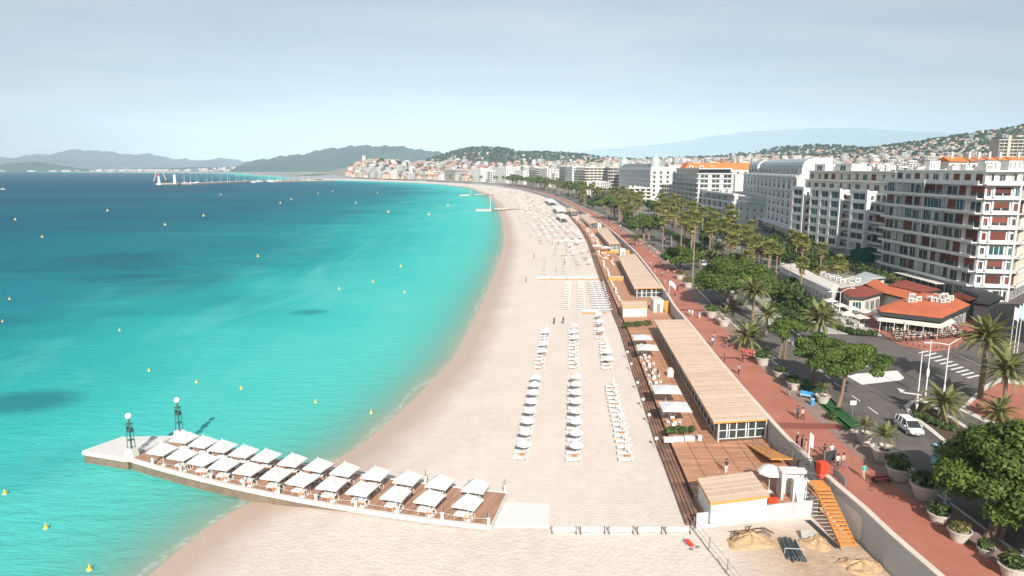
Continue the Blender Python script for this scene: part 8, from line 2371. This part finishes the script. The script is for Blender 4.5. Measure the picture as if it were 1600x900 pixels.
PPL = [((1134.4, 739), DZ, 'walk', 'black', 'white', 'standing alone on the open timber deck behind the kiosk', 3.0), ((1017.5, 588), DZ, 'walk', 'black', 'black', 'left of two walking on the near terrace', 0), ((1027, 591), DZ, 'walk2', 'black', 'navy', 'right of two walking on the near terrace', .2), ((1014, 567), DZ, 'walk', 'white', 'black', 'walking between terrace tables farther up', 1),
       ((1349, 748), 3.1, 'walk', 'teal', 'beige', 'in a bright teal top walking beside the red bench', 3.3), ((1287.5, 716), 3.1, 'walk', 'black', 'black', 'in black, leftmost of the group behind the red cabinet', .2), ((1298.7, 715), 3.1, 'walk2', 'white', 'denim', 'in a white top farthest of the group behind the red cabinet', .1), ((1308, 732), 3.1, 'walk', 'white', 'black', 'in white with dark trousers by the notice board', .3), ((1317, 731), 3.1, 'walk2', 'beige', 'denim', 'in beige with jeans by the notice board', .2),
       ((1245, 697), 3.1, 'stand', 'black', 'black', 'in black leaning by the parapet, left of a pair', 1.6), ((1252.5, 702), 3.1, 'stand', 'black', 'navy', 'in black by the parapet, right of a pair', 1.6), ((1258, 708), 3.1, 'stand', 'pink', 'beige', 'in pink beside the pair at the parapet', 1.2),
       ((1246, 654), 3.1, 'walk', 'navy', 'black', 'in dark blue, left of a couple on the sunny promenade', 3.2), ((1253.6, 656.5), 3.1, 'walk2', 'beige', 'black', 'in beige, right of a couple on the sunny promenade', 3.2), ((1234, 620), 3.1, 'walk', 'black', 'grey', 'in black walking beside the bowls near the teal bench', 0),
       ((1154, 585), 3.1, 'walk', 'grey', 'black', 'in grey walking alone below the dark paving band', 3.1), ((1160, 566), 3.1, 'walk2', 'black', 'black', 'in black beside the red chairs', 3.0), ((1131, 568), 3.1, 'stand', 'black', 'black', 'in black by the parapet near the dark paving band', 1.0), ((1134, 544), 3.1, 'walk', 'black', 'denim', 'in black and jeans, left of two beyond the band', 0), ((1139, 538.5), 3.1, 'walk2', 'grey', 'black', 'in grey, right of two beyond the band', 0),
       ((1113, 540), 3.1, 'walk', 'white', 'navy', 'in white beside the parapet, nearer of two', .1), ((1115.5, 533), 3.1, 'walk2', 'grey', 'denim', 'in grey beside the parapet, farther of two', .1), ((1093, 498), 3.1, 'walk', 'blue', 'white', 'in pale blue in the shade of the round pine', 3), ((1077, 494), 3.1, 'walk2', 'white', 'grey', 'in white, left of two entering the pine shade', 3), ((1081.5, 495), 3.1, 'walk', 'white', 'beige', 'in white, right of two entering the pine shade', 3),
       ((1059, 455), 3.1, 'walk', 'black', 'black', 'in black by the flag on the wall', 0), ((1055, 463), 3.1, 'stand', 'red', 'black', 'in red by the flag on the wall', 0), ((1025, 418), 3.1, 'walk', 'white', 'navy', 'in white far up the promenade by the round pine', 0),
       ((866, 507), .02, 'walk', 'black', 'black', 'in black on the sand, left of two beyond the lounger rows', 0), ((880, 506), .02, 'walk2', 'black', 'navy', 'in black on the sand, right of two beyond the lounger rows', .3), ((822, 440), .02, 'walk', 'red', 'navy', 'alone on the open sand near the water', 1)]
for (px, z, pose, sh_, tr_, where, rz) in PPL:
    p = at(px[0], px[1], z); person('person ' + where, p, rz, pose, sh_, tr_, rnd.choice(['hair_dark', 'hair_dark', 'hair_fair', 'hair_grey']))
rg = random.Random(9); cols = list(CL)
for i in range(40):
    y = 195 * math.exp(rg.random() * math.log(700 / 195)); b = off(y, rg.uniform(1, 8), 3.1); sh_ = rg.choice(cols); tr_ = rg.choice(['black', 'navy', 'denim', 'beige']); person('small figure in %s top and %s trousers on the far promenade' % (sh_, tr_), b, rg.choice([0, 3.1]) + rg.uniform(-.4, .4), rg.choice(['walk', 'walk2', 'stand']), sh_, tr_, 'hair_dark', 'people on the far promenade')
for i in range(16):
    y = rg.uniform(235, 520); s, p_ = float(sho_x(y)), float(par_x(y)); x = s + 10 + (p_ - s - 26) * rg.betavariate(2, 1.3); person('small figure walking on the crowded far beach', (x, y, .02), rg.uniform(0, 6), rg.choice(['walk', 'stand']), rg.choice(cols), rg.choice(['black', 'navy', 'red', 'blue']), 'hair_dark', 'people on the far beach')
# the crowded restaurant terrace
TQ = [at(a, b, 3.125) for a, b in ((1393, 514), (1500, 512), (1506, 527), (1400, 536))]
tb = thing('cafe_table', '', 'table'); mb = MB(); mb.lathe([(.36, .70), (.38, .72), (.38, .74), (.02, .745)], 12); mb.build('top', M['white'], tb); mb = MB(); mb.tube((0, 0, 0), (0, 0, .7), .04, None, 6); mb.build('pedestal', M['metal_dark'], tb); CT = Proto(tb)
cc = thing('cafe_chair', '', 'chair'); mb = MB(); mb.box(-.22, .22, -.22, .22, .42, .46); mb.build('seat', M['dark_wood'], cc); mb = MB(); mb.box(-.22, .22, -.24, -.19, .462, .9); mb.build('backrest', M['dark_wood'], cc); mb = MB()
for a in (-.19, .19):
    for b in (-.19, .19): mb.box(a - .02, a + .02, b - .02, b + .02, 0, .418)
stuff(mb.build('legs', M['metal_dark'], cc)); CC = Proto(cc); npp = 0
for i in range(11):
    for j in range(6):
        u, v_ = (i + .5 + rg.uniform(-.15, .15)) / 11, (j + .5 + rg.uniform(-.1, .1)) / 6
        p = TQ[0].lerp(TQ[1], u).lerp(TQ[3].lerp(TQ[2], u), v_); CT.put(p, 0, 'round white cafe table on the crowded restaurant terrace', 'cafe tables on the terrace')
        a0 = rg.uniform(0, 6)
        for k in range(3):
            a = a0 + k * 2.09; q = (p.x + .72 * math.sin(a), p.y + .72 * math.cos(a), 3.125); CC.put(q, -a + math.pi, 'dark cafe chair on the crowded restaurant terrace', 'cafe chairs on the terrace')
            if npp < 130 and rg.random() < .7:
                npp += 1; sh_ = rg.choice(['white', 'white', 'black', 'grey', 'beige', 'red', 'pink', 'navy']); tr_ = rg.choice(['black', 'denim', 'beige']); person('person in %s top and %s trousers seated on the crowded terrace' % (sh_, tr_), q, -a + math.pi, 'sit', sh_, tr_, rg.choice(['hair_dark', 'hair_fair', 'hair_grey']), 'people seated on the terrace')
cp_ = thing('folded_cafe_parasol', '', 'parasol'); mb = MB(); mb.tube((0, 0, 0), (0, 0, 2.8), .03, None, 6); mb.build('pole', M['metal_white'], cp_); mb = MB(); mb.lathe([(.2, 1.0), (.26, 1.2), (.16, 2.2), (.02, 2.9)], 9); mb.build('folded_canopy', M['cream_fabric'], cp_); CP2 = Proto(cp_)
for i, u in enumerate((.15, .38, .58, .8)):
    p = TQ[0].lerp(TQ[1], u).lerp(TQ[3].lerp(TQ[2], u), .5); CP2.put(p, 0, 'folded cream parasol, %s from the left on the restaurant terrace' % ORD[i], 'folded terrace parasols')
